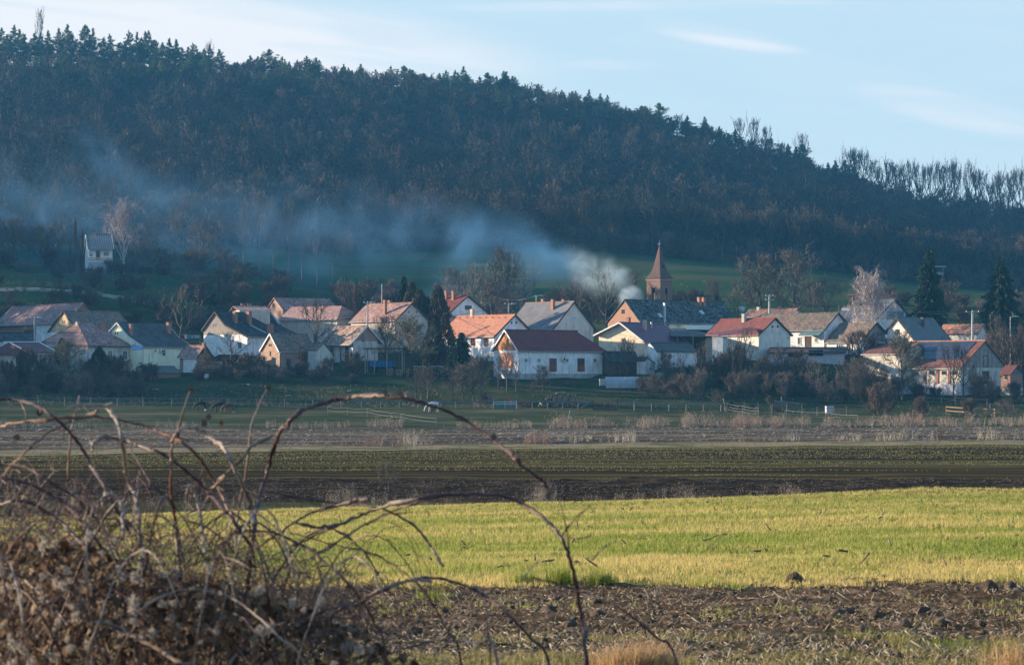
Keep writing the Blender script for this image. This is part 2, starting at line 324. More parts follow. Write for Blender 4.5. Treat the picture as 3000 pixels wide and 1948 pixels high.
def bare(h=1., wd=.8, base=.25, n1=15, n2=7, n3=6, n4=3, up=.35, multi=1, tw=.006, r=.022, droop=0., lean=.04, cs=1.0, thin=1.0):
    """leafless tree, one unit tall: tapering stem and limbs in one mesh builder, fine twigs in another"""
    T = MB(); W = Twigs(); A = []; D = []; LL = []
    for k in range(multi):
        az = 6.283 * k / multi + random.random(); sp = .0 if multi == 1 else random.uniform(.12, .32) * wd
        pts = []; n = 7
        for i in range(n):
            t = i / (n - 1); off = sp * t ** 1.2
            pts.append(Vector((math.cos(az) * (off + .01 * (multi > 1)), math.sin(az) * (off + .01 * (multi > 1)), -.03 + t * .9 * h * (1 if k == 0 else random.uniform(.75, 1)))) + Vector((random.uniform(-1, 1), random.uniform(-1, 1), 0)) * lean * t)
        r0 = r * (1 if multi == 1 else .6); rad = [r0 * (1.25 if i == 0 else 1) * (1 - .82 * i / (n - 1)) for i in range(n)]
        T.tube(pts, rad, 6)
        for j in range(n1 if multi == 1 else max(4, n1 // 2)):
            nn = n1 if multi == 1 else max(4, n1 // 2); t = base + (.97 - base) * (j + random.random() * .6) / nn
            f = t * (n - 1); i = min(int(f), n - 2); p = pts[i].lerp(pts[i+1], f - i); r1 = rad[i] * .55
            az2 = j * 2.4 + random.uniform(-.4, .4) + az; rel = (t - base) / (1 - base)
            el = math.radians(random.uniform(12, 42) * (1 - rel) + random.uniform(50, 80) * rel) if droop < .5 else math.radians(random.uniform(25, 70))
            d = Vector((math.cos(az2) * math.cos(el), math.sin(az2) * math.cos(el), math.sin(el)))
            # reach the crown's outline
            c = Vector((0, 0, (base * .8 + 1) / 2 * h)); ra = Vector((wd / 2, wd / 2, (1 - base * .8) / 2 * h * 1.04)); q = p - c
            a = sum((d[m] / ra[m]) ** 2 for m in range(3)); b = sum(2 * q[m] * d[m] / ra[m] ** 2 for m in range(3)); e = sum((q[m] / ra[m]) ** 2 for m in range(3)) - 1
            disc = b * b - 4 * a * e; L = ((-b + math.sqrt(disc)) / 2 / a if disc > 0 else .2) * random.uniform(.68, 1.12); L = max(L, .1 * h)
            lp = [p]; dd = d.copy()
            for s in range(4):
                dd = (dd + Vector((random.uniform(-1, 1), random.uniform(-1, 1), random.uniform(-.6, 1) + up)) * .22).normalized(); lp.append(lp[-1] + dd * L * .86 / 4)
            T.tube(lp, [r1, r1 * .8, r1 * .6, r1 * .4, r1 * .22], 4, caps=False)
            for m in range(n2):
                t2 = .22 + .78 * (m + random.random()) / n2; f2 = t2 * 4; i2 = min(int(f2), 3); p2 = lp[i2].lerp(lp[i2+1], min(f2 - i2, 1))
                d2 = rot_about((lp[i2+1] - lp[i2]).normalized(), random.uniform(.35, 1.0), random.uniform(0, 6.283)); d2 = (d2 + Vector((0, 0, up * .8))).normalized()
                L2 = L * random.uniform(.26, .48) * (1.15 - .45 * t2); mid = p2 + d2 * L2 * .5; d3 = (d2 + Vector((random.uniform(-1, 1), random.uniform(-1, 1), random.uniform(-1, 1))) * .3 + Vector((0, 0, up * .4 - droop * .6))).normalized(); end = mid + d3 * L2 * .5
                rr = max(r1 * .34, tw * .55); T.tube([p2, mid, end], [rr, rr * .7, tw * .3], 3, caps=False)
                for s in range(n3):
                    u = .15 + .85 * (s + random.random()) / n3; A.append((p2.lerp(mid, u * 2) if u < .5 else mid.lerp(end, u * 2 - 1))[:]); D.append((d2 if u < .5 else d3)[:]); LL.append(L2)
    A = np.array(A); D = np.array(D); LL = np.array(LL)
    d3 = unit(D + rng.normal(size=D.shape) * .62 + np.array([0, 0, up * .7 - droop * 1.2])); l3 = LL * rng.uniform(.45, .85, len(A)) * cs
    tn = rng.uniform(0, 1, len(A)); W.add(A, d3, l3, np.full(len(A), tw) * thin, tn)
    for k in range(n4):
        u = rng.uniform(.2, .95, len(A)); a = A + d3 * (l3 * u)[:, None]
        d4 = unit(d3 + rng.normal(size=D.shape) * .6 + np.array([0, 0, up * .6 - droop * 2.6])); W.add(a, d4, l3 * rng.uniform(.4, .75, len(A)) * (1 + droop), np.full(len(A), tw * .75) * thin, np.clip(tn + rng.normal(size=len(A)) * .2, 0, 1))
    return T, W
def pine(h=1., bare_to=.26, wd=.54, n=56, leaf=.034, per=52):
    """pine, one unit tall: bare lower stem, irregular limbs carrying needle tufts"""
    pw = random.choice((.75, 1.0, 1.2, 1.45)); bare_to *= random.uniform(.7, 1.6)
    T = MB(); W = Twigs(); b = random.uniform(-.07, .07); pts = [Vector((b * t * t, b * .5 * t, t * h - .02)) for t in np.linspace(0, 1, 7)]
    T.tube(pts, [.016 * (1.1 - t) + .002 for t in np.linspace(0, 1, 7)], 5)
    for i in range(n):
        t = bare_to + (1 - bare_to) * ((i + random.random()) / n) ** 1.25; rel = (t - bare_to) / (1 - bare_to); f = t * 6; k = min(int(f), 5); p = pts[k].lerp(pts[k+1], f - k)
        az = i * 2.4 + random.uniform(-.5, .5); R = wd * (1.02 - rel) ** pw * random.uniform(.25, .95) * (.7 if rel < .1 else 1); d = Vector((math.cos(az), math.sin(az), random.uniform(-.05, .5) + rel * .6)); e = p + d * R
        T.tube([p, p.lerp(e, .55) + Vector((0, 0, -.01)), e], [.005, .0035, .002], 3, caps=False)
        for s in range(3 if R > .08 else 2):
            c = np.array(p.lerp(e, 1 - .22 * s)[:]) + rng.normal(size=3) * .012; m = max(8, int(per * (.35 + 4.2 * R) / (1 + .3 * s))); sg_ = .010 + .10 * R; a = c + rng.normal(size=(m, 3)) * np.array([sg_, sg_, .011])
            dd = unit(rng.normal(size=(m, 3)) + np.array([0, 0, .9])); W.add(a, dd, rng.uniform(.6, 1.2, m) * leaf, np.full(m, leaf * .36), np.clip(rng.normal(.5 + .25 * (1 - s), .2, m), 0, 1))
    return T, W
def spruce(h=1., wd=.42, tiers=34, per=9, leaf=.035, droop=.38):
    T = MB(); W = Twigs(); T.tube([(0, 0, -.02), (0, 0, .5), (0, 0, .99)], [.018, .01, .002], 6)
    for i in range(tiers):
        t = .05 + .94 * (i / tiers) ** .95; R = wd / 2 * (1 - t) ** .85 * random.uniform(.8, 1.15) + .012
        for j in range(per):
            az = 6.283 * j / per + i * .9 + random.uniform(-.25, .25); rr = R * random.uniform(.5, 1.3); n = max(4, int(rr / .011)); u = np.linspace(.08, 1, n)[:, None]
            c = np.array([0, 0, t * h + .02]) + np.concatenate([np.cos(az) * rr * u, np.sin(az) * rr * u, -droop * rr * u ** 1.4 + .10 * rr * u ** 4], 1)
            for k in range(4):
                a = c + rng.normal(size=(n, 3)) * .006; dd = unit(np.stack([np.cos(az + rng.uniform(-1.2, 1.2, n)), np.sin(az + rng.uniform(-1.2, 1.2, n)), rng.uniform(-.9, .05, n)], 1))
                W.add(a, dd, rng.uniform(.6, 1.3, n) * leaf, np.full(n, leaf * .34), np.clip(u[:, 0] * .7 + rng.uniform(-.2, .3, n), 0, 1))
    return T, W
def thuja(h=1., wd=.3, n=5200, tops=3, leaf=.045, cone=.75):
    T = MB(); W = Twigs(); T.tube([(0, 0, -.02), (0, 0, .6)], [.018, .006], 6)
    for k in range(tops):
        az = 2.1 * k + .4; off = wd * .22 * (tops > 1); hh = h * (1 - .10 * k); m = n // tops
        t = rng.uniform(.03, 1, m) ** 1.15; th = rng.uniform(0, 6.283, m); lump = .85 + .3 * vnoise(th * 2.2 + k * 7, t * 11, 31 + k)
        R = wd / 2 * (.9 if tops > 1 else 1.15) * np.minimum(1, (1.02 - t) / (1 - .0) * 1.9) ** cone * np.minimum(1, .55 + t * 3) * lump * rng.uniform(.62, 1.08, m)
        a = np.stack([math.cos(az) * off + R * np.cos(th), math.sin(az) * off + R * np.sin(th), t * hh * .97], 1)
        dd = unit(np.stack([np.cos(th) * .6, np.sin(th) * .6, np.full(m, 1.1)], 1) + rng.normal(size=(m, 3)) * .35); W.add(a, dd, rng.uniform(.5, 1.2, m) * leaf, np.full(m, leaf * .5), np.clip(lump - .5 + rng.normal(0, .15, m), 0, 1))
    return T, W
def protos(kind, count, mats, name, **kw):       # meshes only: (stem mesh, crown mesh)
    o = []
    for i in range(count):
        T, W = kind(**kw); o.append((T.mesh(name + '_stem', mats[0]), W.mesh(name + '_crown', mats[1])))
    return o
def joined(pm, name):                        # stem and crown in one mesh, for distant trees
    o = []
    for a, b in pm:
        Va = np.empty(len(a.vertices) * 3, np.float32); a.vertices.foreach_get('co', Va); Vb = np.empty(len(b.vertices) * 3, np.float32); b.vertices.foreach_get('co', Vb)
        a.calc_loop_triangles(); Fa = np.empty(len(a.loop_triangles) * 3, np.int32); a.loop_triangles.foreach_get('vertices', Fa); Fb = np.arange(len(b.vertices), dtype=np.int32) + len(a.vertices)
        tn = np.empty(len(b.vertices), np.float32); b.attributes['tint'].data.foreach_get('value', tn)
        V = np.concatenate([Va, Vb]).reshape(-1, 3); Fc = np.concatenate([Fa, Fb]).reshape(-1, 3); mi = np.r_[np.zeros(len(Fa) // 3, int), np.ones(len(Fb) // 3, int)]
        o.append(npmesh(name, V, Fc, [a.materials[0], b.materials[0]], np.r_[np.full(len(Va) // 3, .4), tn], mi))
    return o
BARK = mat('bark', (.075,.060,.048), (.12,.10,.085), 4, rnd=.4); TWIG = mat('twig', (.125,.104,.080), (.170,.138,.105), 1.5, tint=.7, rnd=.5)
FBARK = mat('wood_bark', (.060,.048,.040), (.10,.085,.07), 3, rnd=.5); FTWIG = mat('wood_twig', (.064,.052,.041), (.094,.072,.054), .25, tint=1.1, rnd=.7)
OLIVE = mat('olive_twig', (.15,.14,.085), (.20,.17,.12), 1.5, tint=.7, rnd=.3); REDTW = mat('red_twig', (.120,.086,.062), (.155,.108,.08), 1.5, tint=.7, rnd=.3); DARKTW = mat('dark_twig', (.095,.075,.058), (.15,.115,.085), 1.5, tint=.7, rnd=.4)
BIRB = mat('birch_bark', (.52,.48,.45), (.28,.25,.24), 6, lo=.45, hi=.8); BIRT = mat('birch_twig', (.31,.25,.24), (.38,.31,.29), 2, tint=.5)
PINE = mat('pine_needles', (.040,.070,.026), (.110,.125,.040), .35, tint=1.0, rnd=.7); PBARK = mat('pine_bark', (.10,.06,.04), (.16,.09,.06), 4)
SPR = mat('spruce_needles', (.018,.038,.018), (.040,.060,.024), 2.0, tint=1.0); THU = mat('thuja_brown', (.060,.055,.022), (.10,.070,.032), 1.2, tint=1.0); THG = mat('thuja_green', (.022,.042,.018), (.035,.055,.022), 2, tint=1.0)
PT = {}
def plant(name, px, Y, h, wd, proto, label, cat='tree', group=None, pz=None, rz=None, sink=0.0):
    """stand a tree or shrub: an Empty at its foot with a trunk and a crown; h and wd in photo pixels"""
    p = onground(px, Y) if pz is None else P(px, pz, Y)
    if h < 0: h = HY - p.z / Y * F + h    # negative: the photo row of the top
    wd *= 1.3 if name in ('bare_tree', 'walnut_tree', 'fruit_tree', 'cypress_tree', 'birch_tree') else (1.12 if cat == 'tree' else 1.15)   # crowns fill their outline only loosely
    if cat == 'shrub': h *= 1.16; sink = .15 * h / F * Y
    o = empty(name, (p.x, p.y, p.z - sink), random.uniform(0, 6.283) if rz is None else rz, label, cat, group)
    a, b = proto; hm = h / F * Y; wm = wd / F * Y; o.scale = (wm, wm, hm)
    link('trunk', a, o); link('crown', b, o); return o
def build_protos():
    PT['round'] = protos(bare, 3, (BARK, TWIG), 'bare', wd=1., base=.2, n1=16, n2=8, n3=7, n4=4, up=.35, tw=.007)
    PT['round_thin'] = protos(bare, 2, (BARK, TWIG), 'bare', wd=1., base=.22, n1=12, n2=6, n3=5, n4=2, up=.3, tw=.007)
    PT['dark'] = protos(bare, 2, (BARK, DARKTW), 'bare', wd=1., base=.3, n1=11, n2=5, n3=5, n4=2, up=.35, tw=.008, r=.03)
    PT['olive'] = protos(bare, 2, (BARK, OLIVE), 'bare', wd=1., base=.22, n1=18, n2=9, n3=8, n4=4, up=.25, tw=.007)
    PT['tall'] = protos(bare, 3, (BARK, TWIG), 'bare', wd=1., base=.35, n1=14, n2=7, n3=6, n4=3, up=.8, tw=.006)
    PT['shrub'] = protos(bare, 3, (BARK, TWIG), 'shrub', wd=1., base=.05, n1=9, n2=6, n3=6, n4=3, up=.95, multi=6, tw=.011, r=.018)
    PT['red'] = protos(bare, 2, (BARK, REDTW), 'shrub', wd=1., base=.05, n1=10, n2=7, n3=7, n4=3, up=.85, multi=7, tw=.011, r=.016)
    PT['bush'] = protos(bare, 2, (BARK, DARKTW), 'shrub', wd=1., base=.03, n1=9, n2=7, n3=6, n4=3, up=.8, multi=7, tw=.013, r=.016)
    PT['birch'] = protos(bare, 1, (BIRB, BIRT), 'birch', wd=1., base=.2, n1=18, n2=8, n3=7, n4=3, up=.5, tw=.0062, r=.024, droop=.5)
    PT['upright'] = protos(bare, 1, (BIRB, BIRT), 'birch', wd=1., base=.15, n1=22, n2=8, n3=7, n4=3, up=.9, tw=.0075, r=.016)
    PT['column'] = protos(bare, 1, (BARK, REDTW), 'column', wd=1., base=.03, n1=26, n2=8, n3=8, n4=4, up=1.6, tw=.014, r=.016)
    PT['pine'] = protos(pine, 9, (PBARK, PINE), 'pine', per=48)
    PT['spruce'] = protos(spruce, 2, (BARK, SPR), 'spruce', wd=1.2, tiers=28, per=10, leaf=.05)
    PT['thuja'] = protos(thuja, 2, (BARK, THU), 'thuja', wd=1., tops=3, n=12000, leaf=.06); PT['thuja1'] = protos(thuja, 2, (BARK, THG), 'thuja', wd=1., tops=1, n=8000, leaf=.06); PT['thuja2'] = protos(thuja, 1, (BARK, THU), 'thuja', wd=1., tops=2, n=10000, leaf=.06)
build_protos()

# ------------------------------------------------------------------ the wooded hill
def build_forest():
    kinds = [(FBARK, FTWIG), (FBARK, mat('wood_twig_rust', (.085,.058,.040), (.112,.076,.052), .25, tint=1.1, rnd=.5)), (FBARK, mat('wood_twig_grey', (.080,.074,.063), (.105,.094,.08), .25, tint=1.1, rnd=.5)), (FBARK, mat('wood_twig_dark', (.028,.030,.024), (.044,.043,.033), .25, tint=1.1, rnd=.5))]
    fb = []
    for kk in kinds: fb += joined(protos(bare, 2, kk, 'wood', wd=1., base=.22, n1=16, n2=7, n3=7, n4=3, up=.22, tw=.0105) + protos(bare, 1, kk, 'wood', wd=1., base=.32, n1=14, n2=7, n3=6, n4=3, up=.6, tw=.0105), 'bare_tree')
    fp = joined(PT['pine'], 'pine_tree'); RBT = (mat('ridge_bark_silhouette', (.030,.026,.024), (.045,.04,.036), 3), mat('ridge_twig_silhouette', (.040,.034,.030), (.055,.046,.04), 3)); ridge_bare = joined(protos(bare, 5, RBT, 'wood', wd=1., base=.36, n1=11, n2=6, n3=4, n4=2, up=.75, tw=.011, r=.030, lean=.09), 'bare_tree')  # crest trees get darker colours that stand in for backlit silhouettes
    lo = []
    for kk in kinds: lo += joined(protos(bare, 2, kk, 'wood', wd=1., base=.24, n1=12, n2=5, n3=6, n4=1, up=.22, tw=.018), 'wood_tree')
    def put(name, me, px, Y, hm, wm, label, group):
        p = onground(px, Y); o = link(name, me); o.location = (p.x, p.y, p.z - .3); o.scale = (wm, wm, hm); o.rotation_euler = (random.uniform(-.04, .04), random.uniform(-.04, .04), random.uniform(0, 6.283)); return tag(o, label, 'tree', group)
    # skyline: tree tops follow the photo's outline
    tops = ([0,120,240,330,430,520,640,760,900,1000,1100,1250,1330,1420,1550,1650,1760,1900,2010,2150,2280,2420,2470], [52,72,70,78,88,92,118,128,158,175,192,200,205,206,228,262,290,325,336,352,390,430,470])
    x = -40
    while x < 2475:
        x += random.uniform(12, 27)
        if 2165 < x < 2285: continue
        Y = random.uniform(985, 1012); g = onground(x, Y); t = np.interp(x, *tops) + abs(random.gauss(0, 26)) + random.uniform(-8, 14); h = max(6.5, g.z - (HY - t) / F * Y); h = (HY - t) / F * Y - g.z
        h = max(h, 6.); put('pine_tree', random.choice(fp), x, Y, h, min(h * random.uniform(.85, 1.2), 13), 'dark pine in the row along the top of the wooded hill', 'pines along the ridge')
    for x, t, wpx in [(110,30,52),(610,125,40),(2170,350,75),(2205,352,80),(2245,372,80),(2350,392,70),(2290,420,60)]:
        Y = 1000; g = onground(x, Y); h = (HY - t) / F * Y - g.z; put('bare_tree', random.choice(ridge_bare), x, Y, h, wpx / F * Y, 'leafless tree rising between the pines on the hill crest', 'bare trees among the ridge pines')
    for x in list(np.arange(2478, 3130, 19)):
        x += random.uniform(-8, 8); Y = random.uniform(960, 1005); g = onground(x, Y); t = np.interp(x, [2480, 2540, 2620, 2700, 2760, 2850, 2895, 2920, 2990, 3100], [440, 438, 474, 470, 472, 466, 532, 512, 480, 490]) + abs(random.gauss(0, 16)); h = (HY - t) / F * Y - g.z
        put('bare_tree', random.choice(ridge_bare), x, Y, h, random.uniform(60, 105) / F * Y, 'tall leafless tree against the sky where the ridge drops away', 'bare trees on the bare end of the ridge')
    # pines on the slope, in the belts where the photo shows them
    for (xa, xb, pa, pb, n) in [(-20,260,215,285,17),(240,620,205,300,26),(600,960,235,300,18),(560,640,150,200,3),(990,1260,250,345,20),(1250,1560,235,300,14),(1440,1800,290,390,20),(1800,2080,345,420,16),(2080,2300,420,480,7)]:
        for i in range(n):
            px = random.uniform(xa, xb); py = random.uniform(pa, pb); p = find(px, py + 26, 660, 990); h = random.uniform(9, 13.5)
            put('pine_tree', random.choice(fp), px, p.y, h, h * random.uniform(.85, 1.15), 'green pine standing among bare trees on the hill slope', 'pines on the wooded slope')
    # bare trees: the nearest ones one by one, the rest as one wood
    def pick(ls, xx, yy):                    # species come in patches
        v = float(vnoise(np.array([xx / 34.]), np.array([yy / 40.]), 77)[0]) + random.gauss(0, .16); k = 0 if -.12 < v < .10 else (1 if v >= .10 and v < .3 else (2 if v >= .3 else 3)); n = len(ls) // 4; return ls[k * n + random.randrange(n)]
    spots = []
    Y = 648.
    while Y < 1002:
        hw = .232 * Y; xs = np.arange(-hw, hw, 8.8) + random.uniform(0, 8)
        for xx in xs: spots.append((xx + random.uniform(-3, 3), Y + random.uniform(-3.4, 3.4)))
        Y += 8.6
    spots = [s for s in spots if 1500 + F * s[0] / s[1] < 9999]
    near = [s for s in spots if s[1] < 652 + (40 if 1500 + F * s[0] / s[1] > 700 else 25)]
    near = sorted(spots, key=lambda s: s[1])[:140]; far = sorted(spots, key=lambda s: s[1])[140:]
    for xx, yy in near:
        h = random.uniform(8.5, 15.5); put('bare_tree', pick(fb, xx, yy), 1500 + F * xx / yy, yy, h, random.uniform(8, 13.5), 'leafless grey brown tree in the wood at the foot of the hill', 'bare trees of the hillside wood')
    side = []
    for k in range(330):                     # unseen hill shoulder left of the frame, wooded to cast shade
        yy = random.uniform(385, 640); xx = -random.uniform(.262, .43) * yy; side.append((xx, yy))
    V_, F_, T_, M_ = [], [], [], []; off = 0; data = []; allm = [FBARK] + [k[1] for k in kinds]
    for me in lo:
        V = np.empty(len(me.vertices) * 3, np.float32); me.vertices.foreach_get('co', V); Fc = np.empty(len(me.polygons) * 3, np.int32); me.polygons.foreach_get('vertices', Fc); tn = np.empty(len(me.vertices), np.float32); me.attributes['tint'].data.foreach_get('value', tn)
        mi = np.empty(len(me.polygons), np.int32); me.polygons.foreach_get('material_index', mi); data.append((V.reshape(-1, 3), Fc.reshape(-1, 3), tn, np.where(mi == 0, 0, allm.index(me.materials[1]))))
    for xx, yy in far + side:
        V, Fc, tn, mi = pick(data, xx, yy); a = random.uniform(0, 6.283); c, s_ = math.cos(a), math.sin(a); wm = random.uniform(8, 14.); h = random.uniform(7, 14.5) * (1 if yy < 930 else .62) * (1 if abs(xx) < .25 * yy or yy > 465 else .86); R = np.array([[c, -s_, 0], [s_, c, 0], [0, 0, 1]])
        V_.append((V * np.array([wm, wm, h])) @ R.T + np.array([xx, yy, gz(xx, yy) - .3])); F_.append(Fc + off); T_.append(np.clip(tn * .6 + random.uniform(-.5, .8), 0, 1)); M_.append(mi); off += len(V)
    me = npmesh('wood', np.concatenate(V_), np.concatenate(F_), allm, np.concatenate(T_), np.concatenate(M_)); tag(link('wood', me), 'leafless wood covering the upper hill slope', 'wood', None, 'stuff')
    # the wood comes lower at the left; bushes along its foot
    for i in range(62):
        px = random.uniform(-60, 700); Y = random.uniform(575, 655) - (0 if px > 330 else random.uniform(0, 20)); h = random.uniform(8, 14); put('bare_tree', pick(fb, (px - 1500) / F * Y, Y), px, Y, h, random.uniform(8, 12), 'leafless tree in the hazy wood above the hillside cottage', 'trees of the lower left wood')
    eb = joined([random.choice(PT['shrub'] + PT['bush'] + PT['red']) for _ in range(6)], 'edge_shrub')
    for i in range(110):
        px = random.uniform(640, 3060); Y = random.uniform(646, 653); h = random.uniform(3, 7); put('edge_shrub', random.choice(eb), px, Y, h, random.uniform(5, 9), 'leafless shrub along the foot of the wood', 'shrubs at the forest edge')
# ------------------------------------------------------------------ houses, set out from measured roof lines
WHITE = mat('wall_white', (.66,.66,.65), (.52,.51,.49), .8, kind='wall'); CREAM = mat('wall_cream', (.70,.62,.44), (.60,.52,.38), .8, kind='wall'); GREYW = mat('wall_grey', (.40,.38,.36), (.30,.28,.26), .9, kind='wall')
BEIGE = mat('wall_beige', (.50,.42,.35), (.42,.35,.29), .9, kind='wall'); OCHRE = mat('wall_ochre', (.50,.36,.20), (.42,.30,.18), .9, kind='wall'); DIRTYW = mat('wall_dirty', (.52,.50,.46), (.36,.33,.28), .7, kind='wall')
BRICK = mat('brick', (.36,.15,.09), (.30,.19,.13), .7, kind='brick', bump=.4); BRICKP = mat('brick_pale', (.44,.23,.15), (.40,.30,.23), .6, kind='brick', bump=.4); CONC = mat('concrete', (.36,.35,.33), (.26,.25,.24), 1.2, kind='wall')
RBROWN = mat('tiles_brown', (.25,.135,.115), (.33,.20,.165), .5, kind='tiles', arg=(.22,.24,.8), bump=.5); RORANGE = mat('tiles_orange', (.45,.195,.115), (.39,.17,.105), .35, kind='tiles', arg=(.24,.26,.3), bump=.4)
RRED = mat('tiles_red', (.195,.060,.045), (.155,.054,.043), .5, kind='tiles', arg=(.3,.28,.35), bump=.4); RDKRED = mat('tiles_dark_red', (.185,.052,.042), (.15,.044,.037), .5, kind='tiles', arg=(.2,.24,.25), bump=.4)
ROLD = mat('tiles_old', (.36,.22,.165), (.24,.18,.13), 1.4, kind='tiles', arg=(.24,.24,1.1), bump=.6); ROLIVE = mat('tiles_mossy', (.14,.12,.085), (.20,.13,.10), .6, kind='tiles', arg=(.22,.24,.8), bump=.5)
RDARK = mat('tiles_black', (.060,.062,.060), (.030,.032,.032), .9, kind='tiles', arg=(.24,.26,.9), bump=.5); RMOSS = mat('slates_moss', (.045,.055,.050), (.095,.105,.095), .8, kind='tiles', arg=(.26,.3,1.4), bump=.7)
RGREY = mat('sheet_grey', (.20,.19,.20), (.15,.145,.15), .6, kind='corr', arg=(.4,), bump=.4); RTEAL = mat('sheet_slate', (.135,.155,.155), (.17,.185,.18), .8, kind='corr', arg=(.5,), bump=.3); RPURP = mat('sheet_purple', (.17,.070,.095), (.15,.065,.09), .4, kind='corr', arg=(.35,), bump=.3, rough=.5)
RGREEN = mat('felt_green', (.075,.085,.080), (.10,.11,.10), .8); WOOD = mat('boards_orange', (.42,.18,.07), (.30,.12,.05), 2, kind='planks', arg=('v', .16), bump=.3); WOODG = mat('boards_grey', (.24,.215,.19), (.17,.15,.135), 2, kind='planks', arg=('v', .18), bump=.3)
WOODD = mat('boards_dark', (.10,.065,.045), (.06,.045,.035), 2, kind='planks', arg=('v', .15), bump=.3); TIMBER = mat('timber', (.20,.14,.10), (.13,.10,.075), 3); TRIM = mat('trim_white', (.72,.71,.68), (.62,.60,.57), 2); TRIMD = mat('trim_dark', (.07,.055,.05), (.05,.045,.04), 2)
CHIM = mat('chimney_brick', (.44,.17,.10), (.36,.15,.09), 2, kind='brick', bump=.3); GLASS = mat('glass', (.025,.03,.035), (.05,.055,.06), .6, rough=.08, spec=.5); DOORB = mat('door_brown', (.20,.065,.035), (.14,.05,.03), 3, kind='planks', arg=('v', .3), bump=.2); FRAME = mat('frame_brown', (.16,.07,.045), None, 3)
GALV = mat('galvanised', (.42,.43,.44), (.34,.35,.36), 2, rough=.45, metal=.3); BLACK = mat('black_paint', (.02,.02,.022), None, 2, rough=.5); DARKIN = mat('dark_inside', (.018,.016,.015), (.03,.027,.025), 1)  # near-black material stands in for shade inside openings
PANEL = mat('solar_glass', (.030,.030,.045), (.04,.04,.055), 2, rough=.22, spec=.6); ACW = mat('unit_white', (.70,.70,.68), None, 2, rough=.5); SHUT = mat('shutter', (.20,.185,.175), (.15,.14,.13), 2, kind='planks', arg=('h', .06)); RUST = mat('rust', (.20,.085,.045), (.12,.06,.04), 4)
class House: pass
def house(name, label, Y, th, vis, prof, end, base, wall, roof, hipend=None, hipv=None, ov=.35, ovg=.25, gable=None, cat='house', verge=None, gutter=True, ridge=None, thick=.14, pad=True, sink=1.2):
    H = House(); H.th = th = math.radians(th); c, s = math.cos(th), math.sin(th); H.vis = vis; sg = 1 if vis == 'L' else -1
    O = P(prof[0][0], base, Y); H.O = O; root = empty(name, O, th, label, cat); H.root = root; H.sg = sg
    def dep(px): k = (px - 1500) / F; return (O.x - k * O.y) / (s + k * c)
    def lx(px, d, y0=None): k = (px - 1500) / F; qx = O.x - d * s; qy = O.y + d * c; return (k * qy - qx) / (c - k * s)
    pr = list(prof); d = [0.0 if i == 0 else (dep(p[0]) if p[0] is not None else None) for i, p in enumerate(pr)]
    ri = min(range(len(pr)), key=lambda i: pr[i][1])
    if d[ri] is None: d[ri] = d[-1] / 2
    zz = [(HY - p[1]) / F * (O.y + d[i] * c) - O.z for i, p in enumerate(pr)]
    if ri == len(pr) - 1:                    # far slope mirrors the near one
        dr, zr = d[ri], zz[ri]; d.append(2 * dr - 0.0 if ri == 1 else dr + (dr - d[0]) * .8); zz.append(zz[0] if ri == 1 else zr - (zr - zz[0]) * .8)
    H.d, H.z, H.ri = d, zz, ri; dr = d[ri]
    xr1 = lx(end, dr); xe1 = lx(hipend, 0.0) if hipend is not None else xr1; xr0 = lx(hipv, dr) if hipv is not None else 0.0
    H.xe1 = xe1; L = xe1; H.xr0, H.xr1 = xr0, xr1; D = d[-1]; H.D = D
    # roof
    b = MB(); n = len(d); top = []; bot = []
    for i in range(n):
        xa = xr0 if (i == ri and hipv is not None) else 0.0; xb = xr1 if i == ri else xe1
        top += [(xa, d[i], zz[i]), (xb, d[i], zz[i])]; bot += [(xa, d[i], zz[i] - thick), (xb, d[i], zz[i] - thick)]
    fs = []; m = 2 * n
    for i in range(n - 1): fs += [(2*i, 2*i+1, 2*i+3, 2*i+2), (m+2*i, m+2*i+2, m+2*i+3, m+2*i+1)]
    for e in (0, 1):
        hip = (hipv is not None) if e == 0 else (hipend is not None)
        if hip: fs += [tuple(2*i+e for i in range(n)), tuple(m+2*i+e for i in range(n))]
        for i in range(n - 1): fs.append((2*i+e, 2*i+2+e, m+2*i+2+e, m+2*i+e))
        if hip: fs.append((e, 2*(n-1)+e, m+2*(n-1)+e, m+e))
    fs += [(0, 1, m+1, m), (2*(n-1), 2*(n-1)+1, m+2*(n-1)+1, m+2*(n-1))]
    b.add(top + bot, fs); H.roof = b.build('roof', roof, root)
    # ridge and hip caps
    rc = MB(); rr = .09; rc.tube([(xr0, dr, zz[ri] + .02), (xr1, dr, zz[ri] + .02)], rr, 6)
    if hipend is not None:
        for i in (0, n - 1): rc.tube([(xr1, dr, zz[ri] + .01), (xe1, d[i], zz[i] + .01)], rr, 6)
    if hipv is not None:
        for i in (0, n - 1): rc.tube([(xr0, dr, zz[ri] + .01), (0, d[i], zz[i] + .01)], rr, 6)
    rc.build('ridge_cap', ridge or roof, H.roof)
    if verge is not None:
        for e, xx in ((0, 0.0), (1, xe1)):
            vb = MB()
            if (hipv is not None and e == 0) or (hipend is not None and e == 1): continue
            o = -.04 * sg * (1 if e == 0 else -1)
            for i in range(n - 1): vb.bar((xx + o, d[i], zz[i] - .07), (xx + o, d[i+1], zz[i+1] - .07), .05, .24)
            vb.build('verge_board', verge, H.roof)
    if gutter:
        g = MB(); g.tube([(0.02 * sg, -.06, zz[0] - .10), (xe1 - .02 * sg, -.06, zz[0] - .10)], .06, 6); g.tube([(.25 * sg, -.02, zz[0] - .12), (.25 * sg, ov - .05, zz[0] - .45), (.25 * sg, ov - .05, -.2)], .045, 5); g.build('gutter', GALV if gutter is True else gutter, root)
    # walls
    wb = MB(); x0 = ovg * sg; x1 = xe1 - (ovg if hipend is None else ov) * sg
    if hipv is not None: x0 = ov * sg
    H.x0, H.x1 = x0, x1; lo = -sink
